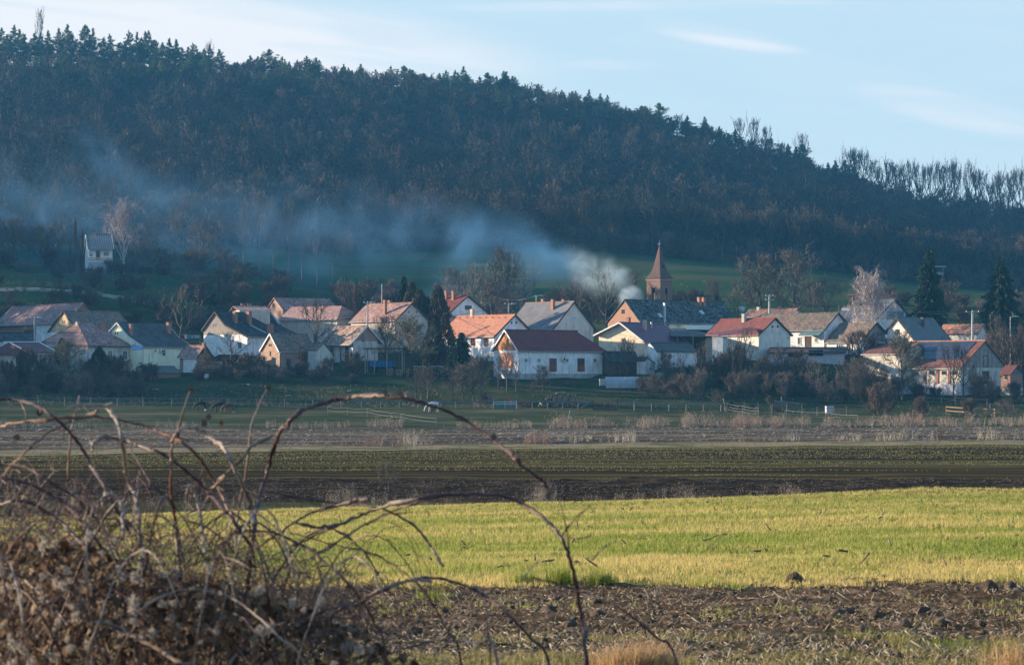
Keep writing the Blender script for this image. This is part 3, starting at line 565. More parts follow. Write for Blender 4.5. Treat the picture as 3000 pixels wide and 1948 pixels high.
    def pz(y):
        for i in range(n - 1):
            if d[i] <= y <= d[i+1] or d[i] >= y >= d[i+1]: return zz[i] + (zz[i+1] - zz[i]) * (y - d[i]) / (d[i+1] - d[i] + 1e-9) - thick - .02
        return zz[-1]
    H.pz = pz; yb = D - ov; poly = [(ov, lo), (yb, lo), (yb, pz(yb))] + [(d[i], zz[i] - thick - .02) for i in range(n - 2, 0, -1) if ov < d[i] < yb] + [(ov, pz(ov))]
    zb = min(pz(ov), pz(yb)); H.zb = zb; up = [(ov, zb), (yb, zb)] + [q for q in poly[2:] if q[1] > zb + 1e-4]
    if hipv is None and hipend is None and gable is None: wb.prism(poly, x0, x1)
    else:
        wb.box(x0, ov, lo, x1, yb, zb)
        for ok, xa, xb in ((hipv is None, x0 - (.02 * sg if gable else 0), x0 + .3 * sg), (hipend is None, x1 - .3 * sg, x1 + (.02 * sg if gable else 0))):
            if not ok: continue
            gb = wb if gable is None else MB(); gb.prism(up, xa, xb)
            if gable is not None: gb.build('gable', gable, root)
    H.wall = wb.build('wall', wall, root)
    if pad:
        cx = (x0 + x1) / 2; cyy = D / 2; wp = root_pt(H, (cx, cyy, 0)); R = .5 * max(abs(x1 - x0), D)
        for f in (-.3, .3):
            q = root_pt(H, (cx + f * (x1 - x0), cyy, 0)); PADS.append((q.x, q.y, max(3.0, .55 * D), O.z))
    return H
def root_pt(H, p):
    c, s = math.cos(H.th), math.sin(H.th); return Vector((H.O.x + p[0] * c - p[1] * s, H.O.y + p[0] * s + p[1] * c, H.O.z + p[2]))
def ray(H, px, py):
    c, s = math.cos(H.th), math.sin(H.th); w_ = Vector(((px - 1500) / F, 1, (HY - py) / F)); o = -H.O
    return Vector((o.x * c + o.y * s, -o.x * s + o.y * c, o.z)), Vector((w_.x * c + w_.y * s, -w_.x * s + w_.y * c, w_.z))
def hit(H, wall, px, py):
    """local coordinates along the wall (a, z) of a photo pixel: 'front' eave wall or 'gable' end wall"""
    o, w_ = ray(H, px, py)
    if wall == 'front': t = (.35 if False else H.fy) - o.y; t /= w_.y; q = o + w_ * t; return q.x, q.z
    t = (H.x0 - o.x) / w_.x; q = o + w_ * t; return q.y, q.z
def slab(H, mb, wall, a0, a1, z0, z1, o0, o1, m=0):
    if wall == 'front': mb.box(min(a0, a1), H.fy - o1, z0, max(a0, a1), H.fy - o0, z1, m)
    else: mb.box(H.x0 - o0 * H.sg, min(a0, a1), z0, H.x0 - o1 * H.sg, max(a0, a1), z1, m)
def window(H, wall, x0, y0, x1, y1, frame=None, pane=None, name='window', bars=1, label=None):
    (a0, zt), (a1, zb) = hit(H, wall, x0, y0), hit(H, wall, x1, y1); a0, a1 = min(a0, a1), max(a0, a1); fw = min(.09, (a1 - a0) * .15); b = MB()
    slab(H, b, wall, a0 - .02, a0 + fw, zb, zt, -.04, .05); slab(H, b, wall, a1 - fw, a1 + .02, zb, zt, -.04, .05)
    slab(H, b, wall, a0 + fw, a1 - fw, zt - fw, zt, -.04, .05); slab(H, b, wall, a0 + fw, a1 - fw, zb, zb + fw, -.04, .05)
    for k in range(bars): am = a0 + (a1 - a0) * (k + 1) / (bars + 1); slab(H, b, wall, am - fw * .35, am + fw * .35, zb + fw, zt - fw, -.04, .045)
    wo = b.build(name, frame or TRIM, H.root); tag(wo, label)
    g = MB(); slab(H, g, wall, a0 + fw, a1 - fw, zb + fw, zt - fw, -.04, .018); g.build('pane', pane or GLASS, wo)
    if name == 'window': s_ = MB(); slab(H, s_, wall, a0 - .08, a1 + .08, zb - .06, zb, 0, .12); s_.build('sill', TRIM, wo)
    return wo
def door(H, wall, x0, y0, x1, y1, m=None, name='door', glass=True, label=None):
    (a0, zt), (a1, zb) = hit(H, wall, x0, y0), hit(H, wall, x1, y1); a0, a1 = min(a0, a1), max(a0, a1); b = MB(); slab(H, b, wall, a0, a1, zb, zt, -.03, .03); slab(H, b, wall, a0 - .07, a0, zb, zt + .07, -.03, .055); slab(H, b, wall, a1, a1 + .07, zb, zt + .07, -.03, .055); slab(H, b, wall, a0, a1, zt, zt + .07, -.03, .055)
    do = b.build(name, m or DOORB, H.root); tag(do, label)
    if glass:
        g = MB(); wd = (a1 - a0); slab(H, g, wall, a0 + wd * .55, a0 + wd * .85, zb + (zt - zb) * .5, zt - .12, .03, .045); slab(H, g, wall, a0 + wd * .15, a0 + wd * .4, zb + (zt - zb) * .5, zt - .12, .03, .045); g.build('pane', GLASS, do)
        h = MB(); slab(H, h, wall, a0 + .08, a0 + .22, zb + 1.0, zb + 1.04, .03, .09); h.build('handle', GALV, do)
    return do
def chimney(H, px, ytop, ybot, wm=.55, m=None, cap=True, back=False):
    """stack rising through the roof where the photo shows its foot"""
    o, w_ = ray(H, px, ybot); d, z, r = H.d, H.z, H.ri; best = None
    if not back:
        for i in range(r):
            n = Vector((0, -(z[i+1] - z[i]), d[i+1] - d[i])); t = n.dot(Vector((0, d[i], z[i])) - o) / n.dot(w_); q = o + w_ * t
            if min(d[i], d[i+1]) - .3 <= q.y <= max(d[i], d[i+1]) + .3: best = q
    if best is None: t = (d[r] + (.7 if back else 0) - o.y) / w_.y; best = o + w_ * t
    o2, w2 = ray(H, px, ytop); t = (best.y - o2.y) / w2.y; zt = (o2 + w2 * t).z; b = MB(); h = wm / 2
    b.box(best.x - h, best.y - h, best.z - 1.0, best.x + h, best.y + h, zt - .1); b.box(best.x - h - .05, best.y - h - .05, zt - .1, best.x + h + .05, best.y + h + .05, zt)
    co = b.build('chimney', m or CHIM, H.roof)
    fl = MB(); fl.box(best.x - h - .05, best.y - h - .12, best.z - .25, best.x + h + .05, best.y - h - .005, best.z - .02); fl.box(best.x - .14, best.y - .14, zt + .003, best.x + .14, best.y + .14, zt + .16); fl.build('flue', CONC, co) if False else None
    if cap: f2 = MB(); f2.box(best.x - .16, best.y - .16, zt, best.x + .16, best.y + .16, zt + .14)
    return co
def plinth(H, py, m=CONC, out=.04, name='plinth'):
    _, z = hit(H, 'front', (H.O.x / H.O.y) * F + 1500, py); b = MB(); x0, x1 = H.x0 - out * H.sg, H.x1 + out * H.sg; b.box(x0, H.fy - out, -1.2, x1, H.D - H.fy + out, z); return b.build(name, m, H.root)
def acunit(H, wall, x0, y0, x1, y1):
    (a0, zt), (a1, zb) = hit(H, wall, x0, y0), hit(H, wall, x1, y1); b = MB(); slab(H, b, wall, a0, a1, zb, zt, .06, .42); o = b.build('air_conditioner', ACW, H.root)
    f = MB(); am = (a0 + a1) / 2 + (a1 - a0) * .08; zm = (zt + zb) / 2; r = abs(zt - zb) * .36
    pts = [(am + r * math.cos(k * .5236), H.fy - .425, zm + r * math.sin(k * .5236)) for k in range(12)]; f.add(pts + [(p[0], p[1] - .015, p[2]) for p in pts], [tuple(range(12, 24)), tuple(range(11, -1, -1))] + [(i, (i+1)%12, (i+1)%12+12, i+12) for i in range(12)]); f.build('fan_grille', BLACK, o); return o
def mk(*a, **k): H = house(*a, **k); H.fy = k.get('ov', .35); return H
def slots(H, wall, pts, wpx=2.2, hpx=8):
    for (x, y) in pts: window(H, wall, x - wpx / 2, y - hpx / 2, x + wpx / 2, y + hpx / 2, frame=TRIMD, pane=DARKIN, name='dark_opening', bars=0)  # dark pane stands in for the shaded inside of vents, bays and doorways

def build_houses():
    # back row, left
    H = mk('long_barn', 'long low barn with weathered red tile roof at the far left, brick and white wall', 430, -50, 'R', [(186, 946), (244, 888)], 35, 1008, BRICK, RBROWN, cat='barn')
    b = MB(); slab(H, b, 'front', *[hit(H, 'front', x, 950)[0] for x in (106, 166)], -.5, hit(H, 'front', 120, 950)[1], 0, .05); b.build('whitewashed_wall', WHITE, H.root)
    door(H, 'front', 72, 968, 98, 1000, WOODD, 'barn_door', False)
    H = mk('gabled_house', 'house with ochre gable and mossy brown roof behind the hipped brown roof', 412, 40, 'L', [(231, 972), (185, 910), (139, 973)], 346, 1050, WHITE, ROLIVE, hipend=399, gable=OCHRE, verge=TRIMD)
    slots(H, 'gable', [(183.5, 943), (190, 943)]); chimney(H, 300, 945, 965, .6)
    H = mk('hipped_house', 'square whitewashed house under a hipped brown tile roof, pipe vent on its slope', 394, 45, 'L', [(258, 1012), (None, 945), (114, 1007)], 264, 1082, DIRTYW, RBROWN, hipend=389, hipv=226, ov=.4, gutter=TRIMD)
    window(H, 'front', 315, 1026, 330, 1052, TRIM, SHUT); window(H, 'front', 359, 1027, 373, 1054, TRIM, GLASS); chimney(H, 228, 943, 949, .5, CONC)
    H = mk('cream_house', 'cream plastered house with dark tile roof and two tall brick chimneys, blue awning beside it', 398, 50, 'L', [(419, 1015), (376, 985), (342, 945), (319, 970)], 490, 1094, CREAM if False else mat('wall_pale_yellow', (.74,.72,.50), (.66,.64,.46), .8, kind='wall'), RDARK if False else mat('tiles_slate', (.085,.09,.088), (.06,.065,.065), .6, kind='tiles', arg=(.3,.3,.5), bump=.5), verge=TRIM)
    slots(H, 'gable', [(338, 976), (345, 976)], 1.8); chimney(H, 384, 949, 980, .5); chimney(H, 494, 944, 974, .6)
    window(H, 'front', 452, 1024, 458, 1031, TRIM, GLASS, bars=0); window(H, 'front', 475, 1023, 485, 1043, TRIM, GLASS, bars=0); acunit(H, 'front', 466, 1024, 476, 1034)
    aw = MB(); p0 = [P(386, 1008, 396), P(420, 1016, 396), P(420, 1022, 392), P(387, 1024, 392)]; aw.add([*p0, *[p + Vector((0, 0, -.12)) for p in p0]], [(0,1,2,3),(7,6,5,4),(0,4,5,1),(1,5,6,2),(2,6,7,3),(3,7,4,0)]); ao = empty('awning', P(403, 1080, 394), 0, 'bright blue awning between the hipped house and the cream house', 'awning')
    for p in (p0[2], p0[3]): aw.tube([p, Vector((p.x, p.y, P(400, 1082, 393).z))], .04, 5, 1)
    o = aw.build('canopy', [mat('blue_sheet', (.05,.16,.36), (.04,.13,.30), 1, rough=.4), GALV], ao); o.location = -ao.location
    H = mk('tall_white_house', 'tall white house with black tile roof, grey gable and pale metal strips', 402, 48, 'L', [(724.6, 986), (659, 952), (628.7, 913), (589.6, 968)], 795, 1060, WHITE, RDARK, gable=None, verge=TRIMD)
    gb = MB(); o_, z_ = hit(H, 'gable', 640, 981); gb.prism([(H.pz and 2.2, z_), (H.D - .36, z_), (H.D - .36, H.pz(H.D - .36)), (H.d[H.ri], H.z[H.ri] - .2), (H.d[1], H.z[1] - .2), (2.2, H.pz(2.2))], H.x0 - .03, H.x0 - .001); gb.build('grey_gable', mat('bare_render', (.23,.20,.175), (.18,.155,.14), 1.2, kind='wall'), H.root)
    slots(H, 'gable', [(626, 953), (633, 953)], 2.4, 10); chimney(H, 689, 913, 943, .6); chimney(H, 730, 912, 946, .65); chimney(H, 792, 949, 976, .8); window(H, 'gable', 697, 1001, 709, 1022, TRIM, GLASS)
    st = MB()
    for (xa, ya, xb, yb) in ((733, 953, 782, 978), (795, 920, 818, 950)):
        pts = []
        for (x, y) in ((xa, ya), (xb, yb)):
            o, w_ = ray(H, x, y); i = 1 if y < 951 else 0; n = Vector((0, -(H.z[i+1] - H.z[i]), H.d[i+1] - H.d[i])); t = n.dot(Vector((0, H.d[i], H.z[i])) - o) / n.dot(w_); pts.append(o + w_ * t + Vector((0, -.05, .06)))
        st.bar(pts[0], pts[1], .5, .05)
    st.build('metal_strip', GALV, H.roof)
    H = mk('garage', 'small garage with red tile roof and white door beside the cream house', 393, -35, 'R', [(577, 1047), (602, 1012), (629, 1050)], 545, 1094, BRICK, RBROWN, ov=.3, cat='garage', verge=TRIMD)
    door(H, 'front', 538.5, 1051, 576, 1093, TRIM, 'garage_door', False); chimney(H, 598, 1004, 1016, .5)
    H = mk('brick_barn', 'small brick barn with sunlit gable, white verge boards and grey mossy tile roof', 390, 42, 'L', [(817, 1030), (790, 977), (760, 1028)], 902.6, 1098, BRICKP, ROLIVE, cat='barn', verge=TRIM, ov=.25, ovg=.2)
    slots(H, 'gable', [(789, 1011), (794, 1011)], 2.2, 7); slots(H, 'gable', [(792, 1036)], 2.5, 14); window(H, 'front', 839, 1051, 851, 1073, TRIMD, GLASS)
    (a0, zt), (a1, zb_) = hit(H, 'front', 866, 1062), hit(H, 'front', 900, 1096); am = (a0 + a1) / 2; r = (a1 - a0) / 2; ab = MB(); pts = [(am + r * math.cos(a), H.fy - .06, zb_ + (zt - zb_) * .45 + r * .8 * math.sin(a)) for a in np.linspace(0, math.pi, 11)]; ab.tube([(pts[0][0], pts[0][1], zb_ - .5)] + pts + [(pts[-1][0], pts[-1][1], zb_ - .5)], .13, 5); ab.build('door_arch', BRICK, H.root)
    H = mk('lean_to', 'low shed with pale gable built against the brick barn', 391, -42, 'R', [(931, 1024), (950, 1003), (980, 1041)], 917, 1085, DIRTYW, ROLIVE, cat='shed', ov=.2, ovg=.15, gutter=False)
    H = mk('tile_barn', 'barn with sunlit pale orange tile roof, brick gable and posts on its open front', 399, -48, 'R', [(1025, 1009), (1077, 954), (1122, 1004)], 983, 1056, DIRTYW, ROLD, gable=BRICKP, cat='barn', verge=TRIM, ov=.9)
    slots(H, 'gable', [(1063, 990)], 6.5, 22); ps = MB()
    for x in (962, 985, 1008): a = hit(H, 'front', x, 1030)[0]; ps.box(a - .1, -.02 + .1, -1, a + .1, .3, H.z[0] - .15)
    ps.build('post', TIMBER, H.root); slots(H, 'front', [(973, 1032), (1017, 1034)], 9, 36)
    # back row, middle left
    H = mk('low_house', 'low house showing only a narrow orange tile ridge and two chimneys behind the black roof', 430, 12, 'L', [(668, 916), (682, 897)], 778, 975, BEIGE, RBROWN); chimney(H, 712, 889, 902, .7); chimney(H, 731, 889, 902, .7)
    H = mk('long_brick_house', 'long house with pinkish brick gable and dull tile roof, farthest back on the left', 446, 34, 'L', [(828, 906), (801.6, 873), (776, 908)], 967, 985, BRICKP, RBROWN, gutter=False); slots(H, 'gable', [(801, 894)], 4, 12)
    H = mk('long_pink_house', 'long house under a pinkish tile roof hipped at one end, bare tree before it', 422, -30, 'R', [(988, 935), (None, 897), (1058, 926)], 851, 1010, BEIGE, mat('tiles_pink', (.40,.225,.185), (.32,.19,.16), .6, kind='tiles', arg=(.22,.24,.6), bump=.5), hipv=1001)
    window(H, 'gable', 1018, 948, 1030, 958, TRIM, GLASS)
    H = mk('beige_house', 'big house with plain beige gable, covered window and tall slim chimney', 412, -45, 'R', [(1156, 940), (1208, 886.5), (1260, 940)], 1073, 1010, BEIGE, RBROWN, verge=TRIMD)
    chimney(H, 1128, 879, 920, .5); chimney(H, 1142, 880, 892, .55, back=True); chimney(H, 1082, 884, 892, .55, back=True); slots(H, 'gable', [(1198, 914), (1220, 914)], 2, 6); window(H, 'gable', 1202, 948, 1225, 973, TRIM, mat('cloth_pale', (.55,.55,.58), (.4,.4,.45), 3)); 
    H = mk('two_chimney_house', 'white house with dark red roof and two brick chimneys behind the conifers', 440, -42, 'R', [(1313, 919), (1372, 866), (1439, 923)], 1285, 975, WHITE, RDKRED, verge=TRIMD, ridge=RDKRED)
    chimney(H, 1307, 852, 876, .5); chimney(H, 1328, 852, 877, .5); window(H, 'gable', 1362, 895, 1381, 908, TRIMD, GLASS)
    H = mk('orange_roof_house', 'white house under a bright orange tile roof with a porch of dark red windows', 398, -47, 'R', [(1447, 986), (1510, 921.5), (1553, 966)], 1323, 1036, WHITE, RORANGE, ridge=RORANGE, verge=TRIMD)
    chimney(H, 1384, 906, 924, .55, mat('chimney_cream', (.62,.47,.33), None, 2)); slots(H, 'gable', [(1499, 945), (1512, 945)], 3, 7); door(H, 'front', 1380, 989, 1391, 1013); door(H, 'front', 1420, 989, 1429, 1014); window(H, 'front', 1340, 990, 1352, 1008, FRAME, GLASS); window(H, 'front', 1312, 990, 1322, 1012, FRAME, GLASS); window(H, 'front', 1294, 992, 1302, 1012, FRAME, GLASS)
    sg_ = MB(); i = 0
    for x in np.linspace(1330, 1480, 9):
        o, w_ = ray(H, x, 931); n = Vector((0, -(H.z[1] - H.z[0]), H.d[1] - H.d[0])); t = n.dot(Vector((0, 0, H.z[0])) - o) / n.dot(w_); q = o + w_ * t; sg_.box(q.x - .12, q.y - .12, q.z, q.x + .12, q.y + .05, q.z + .14)
    sg_.build('vent_tile', RRED, H.roof)
    H = mk('grey_roof_house', 'tall house with grey corrugated roof and plain pale gable with one small window', 418, -45, 'R', [(1621, 963), (1683, 883), (1745, 963)], 1539, 1020, GREYW if False else mat('wall_pale', (.56,.50,.43), (.48,.43,.37), .9, kind='wall'), RGREY, verge=TRIMD, ridge=BRICK)
    chimney(H, 1620, 877, 905, .55); chimney(H, 1591, 876, 889, .55, back=True); chimney(H, 1651, 877, 889, .5, back=True); window(H, 'gable', 1675, 927, 1687, 938, TRIM, mat('pane_pale', (.45,.5,.55), None, 2, rough=.1)); window(H, 'gable', 1683, 967, 1692, 973, TRIMD, GLASS)
    # the long white house in front
    H = mk('white_barn_house', 'long white house with dark red roof, orange wooden gable and two brown doors', 385, 33, 'L', [(1517.4, 1027.5), (1478, 966), (1440, 1028)], 1682, 1115, WHITE, RDKRED, hipend=1778, gable=WOOD, verge=TRIM, ridge=RDKRED, ov=.3)
    plinth(H, 1094)
    for x in (1535.5, 1573, 1655, 1737): window(H, 'front', x, 1049.5, x + 10.8, 1062, TRIM, SHUT, bars=0)
    door(H, 'front', 1610.5, 1050.5, 1629.5, 1089, label=None); door(H, 'front', 1692.5, 1050.5, 1711.5, 1089); acunit(H, 'front', 1643, 1047, 1654, 1057); door(H, 'gable', 1464.5, 1035, 1503, 1078, mat('garage_brown', (.36,.17,.10), (.30,.14,.09), 1, kind='planks', arg=('h', .3)), 'garage_door', False)
    H = mk('cream_barn', 'cream barn with wide overhanging purple metal roof and steel flue pipe', 396, 52, 'L', [(1889, 1003), (1814, 944), (1738, 982)], 1945, 1062, mat('wall_barn', (.62,.52,.38), (.54,.44,.32), .8, kind='wall'), RPURP, verge=TRIM, cat='barn', ov=.5, ovg=.9)
    chimney(H, 1889, 938, 965, .5, mat('chimney_cream2', (.52,.36,.25), None, 2)); chimney(H, 1841, 930, 946, .55, back=True); fb_ = MB(); o, w_ = ray(H, 1909, 961); n = Vector((0, -(H.z[1] - H.z[0]), H.d[1] - H.d[0])); t = n.dot(Vector((0, 0, H.z[0])) - o) / n.dot(w_); q = o + w_ * t; fb_.tube([q - Vector((0, 0, .4)), q + Vector((0, 0, .9))], .16, 10); fb_.tube([q + Vector((0, 0, .9)), q + Vector((0, 0, 1.0))], .22, 10); fb_.build('flue_pipe', GALV, H.roof)
    # lean-to workshop with painted front below it
    H2 = mk('workshop', 'lean-to workshop with dark felt roof and white front painted with big letters', 390, 30, 'L', [(1925, 1029), (1903, 1004), (1893, 1012)], 2022, 1074, WHITE, RGREEN, cat='shed', ov=.25, gutter=False, ovg=.05, ridge=RGREEN)
    def stroke(mb, pts, wd):
        for (xa, ya), (xb, yb) in zip(pts[:-1], pts[1:]):
            A, B = hit(H2, 'front', xa, ya), hit(H2, 'front', xb, yb); mb.bar((A[0], H2.fy - .012, A[1]), (B[0], H2.fy - .012, B[1]), wd, .02)
    r = MB(); stroke(r, [(1964, 1052), (1964, 1038), (1969, 1047), (1975, 1038), (1975, 1053)], .16); r.build('red_letter', mat('paint_red', (.42,.13,.13), (.35,.12,.12), 4), H2.root)
    r = MB(); stroke(r, [(1985, 1041), (1989, 1037), (1994, 1039), (1993, 1044), (1985, 1051), (1995, 1051)], .16); r.build('blue_letter', mat('paint_blue', (.05,.16,.36), (.06,.20,.40), 4), H2.root)
    r = MB(); stroke(r, [(1996, 1052), (2004, 1037)], .16); r.build('blue_letter', _mats['paint_blue'], H2.root); r = MB(); stroke(r, [(2010, 1052), (2010, 1037), (2018, 1037)], .18); stroke(r, [(2010, 1044), (2016, 1044)], .16); r.build('blue_letter', _mats['paint_blue'], H2.root)
    H = mk('mossy_barn', 'dark mossy slate barn with brick gable before the church tower, largest roof here', 424, 36, 'L', [(1876, 944), (1828, 877.5), (1774, 945)], 2119, 1010, BRICK, RMOSS, cat='barn', hipend=2156, gutter=GALV, ridge=mat('ridge_dark', (.10,.085,.075), None, 3))
    chimney(H, 2049, 871, 893, .6); chimney(H, 2062, 871, 893, .6); slots(H, 'gable', [(1823, 913), (1828, 913)], 3.5, 12); chimney(H, 1947, 888, 942, .32, GALV)
    wb = MB(); a0, zt = hit(H, 'front', 1960, 950); a1, zb = hit(H, 'front', 2030, 962); slab(H, wb, 'front', a0, a1, -.5, zt, .0, .05); wb.build('cream_wall', CREAM, H.root)
    sk = MB()
    for (x, y) in ((1934, 924), (2056, 915)):
        o, w_ = ray(H, x, y); n = Vector((0, -(H.z[1] - H.z[0]), H.d[1] - H.d[0])); t = n.dot(Vector((0, 0, H.z[0])) - o) / n.dot(w_); q = o + w_ * t; u = Vector((0, H.d[1] - H.d[0], H.z[1] - H.z[0])).normalized(); k = .45; sk.add([q + Vector((dx, 0, 0)) + u * du + Vector((0, -.04, .04)) for dx, du in ((-k, -.5), (k, -.5), (k * .8, .5), (-k * .8, .5))] + [q + Vector((dx, 0, 0)) + u * du + Vector((0, 0, 0)) for dx, du in ((-k, -.5), (k, -.5), (k * .8, .5), (-k * .8, .5))], [(0,1,2,3),(0,4,5,1),(1,5,6,2),(2,6,7,3),(3,7,4,0)])
    sk.build('skylight', mat('skylight_glass', (.55,.58,.6), None, 2, rough=.15), H.roof)
    # open carport with green sheets in front of the mossy barn
    cp = empty('carport', P(2050, 1040, 408), math.radians(30), 'open carport roofed with green translucent sheets under the mossy barn', 'carport')
    def q2(px, py, Y): v = P(px, py, Y) - cp.location; v.rotate(Matrix.Rotation(-math.radians(30), 3, 'Z')); return v
    def quad(pts, t, name, m):
        b = MB(); p = [q2(*a) for a in pts]; b.add(p + [v - Vector((0, 0, t)) for v in p], [(0,1,2,3),(7,6,5,4),(0,4,5,1),(1,5,6,2),(2,6,7,3),(3,7,4,0)]); return b.build(name, m, cp)
    quad([(1965, 984, 403), (2108, 985, 407), (2100, 962, 415), (1962, 962, 411)], .1, 'roof', RGREEN); quad([(2012, 965, 409), (2108, 966, 410), (2100, 952, 415), (2003, 953, 415)], .06, 'clear_sheet', mat('sheet_green', (.16,.24,.23), (.11,.18,.18), .8, rough=.3, kind='corr', arg=(.5,)))
    for x in (1985, 2030, 2092): b = MB(); b.box(*(q2(x, 1045, 404) - Vector((.1, .1, .8))), *(q2(x, 986, 404) + Vector((.1, .1, 0)))); b.build('post', TIMBER, cp)
    quad([(1968, 1040, 414), (2110, 1040, 414), (2110, 985, 414.2), (1968, 985, 414.2)], .05, 'dark_back_sheet', DARKIN)  # dark sheet stands in for the shade under the carport
    # right half
    H = mk('red_tile_house', 'cream gabled house with bright red tile roof and steaming metal chimney', 398, -50, 'R', [(2222, 981), (2272.6, 931), (2323, 983)], 2111, 1040, mat('wall_ivory', (.58,.54,.47), (.48,.45,.39), .8, kind='wall'), RRED, verge=TRIMD, ridge=RRED)
    slots(H, 'gable', [(2263, 957), (2278, 957)], 4, 6); chimney(H, 2180, 919, 941, .6, CONC); window(H, 'gable', 2306, 988, 2309, 991, TRIMD, DARKIN, bars=0, name='dark_opening')
    pr = empty('porch', P(2150, 1040, 396), math.radians(-20), 'long low porch with dark red sheet roof in front of the red tile house', 'porch'); b = MB(); p = [P(2066, 981, 394), P(2105, 982, 391), P(2224, 965, 398), P(2200, 958, 401)]; b.add([v - pr.location for v in p] + [v - pr.location - Vector((0, 0, .1)) for v in p], [(0,1,2,3),(7,6,5,4),(0,4,5,1),(1,5,6,2),(2,6,7,3),(3,7,4,0)]); 
    for i in range(len(b.v)): v = Vector(b.v[i]); v.rotate(Matrix.Rotation(math.radians(20), 3, 'Z')); b.v[i] = tuple(v)
    b.build('roof', mat('sheet_maroon', (.22,.05,.055), (.17,.045,.05), .5, kind='corr', arg=(.3,), rough=.5), pr)
    for (px, Y) in ((2094, 393), (2110, 392)): v = P(px, 1000, Y) - pr.location; v.rotate(Matrix.Rotation(math.radians(20), 3, 'Z')); b = MB(); b.box(v.x - .45, v.y, -1.5, v.x + .45, v.y + .2, P(px, 983, Y).z - pr.location.z - .1); b.build('pier', WHITE, pr)
    H = mk('back_orange_house', 'low house with old orange tiles farthest back among the trees, small white gable', 440, -38, 'R', [(2318, 927), (2336, 904), (2352, 922)], 2192, 960, WHITE, mat('tiles_rusty', (.48,.22,.13), (.36,.2,.13), .8, kind='tiles', arg=(.22,.24,.7), bump=.5)); chimney(H, 2222, 899, 906, .5, CREAM); chimney(H, 2284, 898, 905, .5)
    H = mk('dark_roof_house', 'white house with dark brown roof, canopy over its door and sunlit roof end', 410, -38, 'R', [(2414, 967), (2457, 916), (2482, 946)], 2233, 1040, WHITE, ROLIVE, verge=TRIMD)
    window(H, 'front', 2336, 988, 2347, 1010, TRIM, GLASS); door(H, 'front', 2359, 986, 2375, 1016, WOODD, glass=False); window(H, 'front', 2386, 990, 2395, 1003, TRIM, GLASS)
    cv_ = MB(); A = hit(H, 'front', 2352, 981); B = hit(H, 'front', 2412, 972); za, zb2 = A[1], B[1] + .3; cv_.add([(A[0], H.fy - 1.5, za - .1), (B[0], H.fy - 1.5, za - .1), (B[0], H.fy, za + .7), (A[0], H.fy, za + .7), (A[0], H.fy - 1.5, za - .16), (B[0], H.fy - 1.5, za - .16), (B[0], H.fy, za + .62), (A[0], H.fy, za + .62)], [(0,1,2,3),(7,6,5,4),(0,4,5,1),(1,5,6,2),(2,6,7,3),(3,7,4,0)]); cv_.build('canopy', _mats['sheet_green'], H.root)
    H = mk('annex_house', 'lower house with brown roof and weathered timber gable beside the dark roof house', 404, -46, 'R', [(2520, 1002), (2569, 944.5), (2600, 977)], 2464, 1045, WHITE, ROLIVE, gable=WOODG, verge=TRIMD)
    window(H, 'front', 2450, 1008, 2471, 1028, TRIM, GLASS, bars=2); slots(H, 'gable', [(2566, 978), (2577, 978)], 9, 8)
    H = mk('balcony_house', 'white house with grey gable top and recessed balcony behind the birch', 428, -40, 'R', [(2566, 936), (2623, 877.5), (2668, 928)], 2549, 990, WHITE, RGREY, verge=TRIMD)
    gb = MB(); z_ = hit(H, 'gable', 2620, 910)[1]; gb.prism([(H.d[1] - 1.9, z_), (H.d[1] + 2.0, z_), (H.d[1], H.z[1] - .25)], H.x0 + .04, H.x0 + .005); gb.build('cladding', mat('clad_lilac', (.40,.38,.40), None, 2, kind='planks', arg=('h', .2)), H.root)
    (a0, zt), (a1, zb) = hit(H, 'gable', 2597, 911), hit(H, 'gable', 2647, 938); b = MB(); slab(H, b, 'gable', a0, a1, zb, zt, -.02, .015); bo = b.build('balcony', mat('recess_shade_grey', (.22,.23,.25), (.17,.18,.2), 2), H.root); b = MB(); slab(H, b, 'gable', a0, a1, zb, zb + .9, .02, .06); b.build('railing', mat('rail_teal', (.16,.25,.27), None, 2), bo); b = MB(); slab(H, b, 'gable', a0, a1, zb - .12, zb, .02, .1); b.build('floor', TRIM, bo)  # flat grey panel paints the shade of the balcony recess
    H = mk('grey_side_house', 'house with plain dark grey roof and white skylight behind the birch', 436, -30, 'R', [(2560, 946), (2590, 896)], 2470, 990, WHITE, RGREY, gutter=False); sk = MB(); o, w_ = ray(H, 2479, 905); n = Vector((0, -(H.z[1] - H.z[0]), H.d[1] - H.d[0])); t = n.dot(Vector((0, 0, H.z[0])) - o) / n.dot(w_); q = o + w_ * t; sk.box(q.x - .7, q.y - .5, q.z - .3, q.x + .7, q.y + .4, q.z + .12); sk.build('skylight', _mats['skylight_glass'], H.roof)
    H = mk('slate_roof_house', 'whitewashed gabled house with blue grey sheet roof and brown chimney, right of the birch', 402, 42, 'L', [(2678, 995), (2626, 929.5), (2593, 972)], 2736, 1035, mat('wall_streaked', (.60,.54,.49), (.44,.38,.34), 1.4, kind='wall', lo=.4, hi=.6), RTEAL, verge=TRIMD, ridge=RTEAL)
    window(H, 'gable', 2623, 965, 2635, 981, TRIMD, GLASS); chimney(H, 2703, 930, 956, .5, mat('chimney_dark', (.16,.10,.08), None, 3))
    H = mk('rough_barn', 'barn with old orange tile roof and rough stone gable behind the power pole', 410, -40, 'R', [(2866, 976), (2883, 949.5), (2903, 990)], 2763, 1030, DIRTYW, mat('tiles_rough', (.46,.20,.12), (.36,.17,.11), .8, kind='tiles', arg=(.42,.32,.7), bump=.6), cat='barn', gutter=False); chimney(H, 2802, 972, 996, .7, BEIGE)
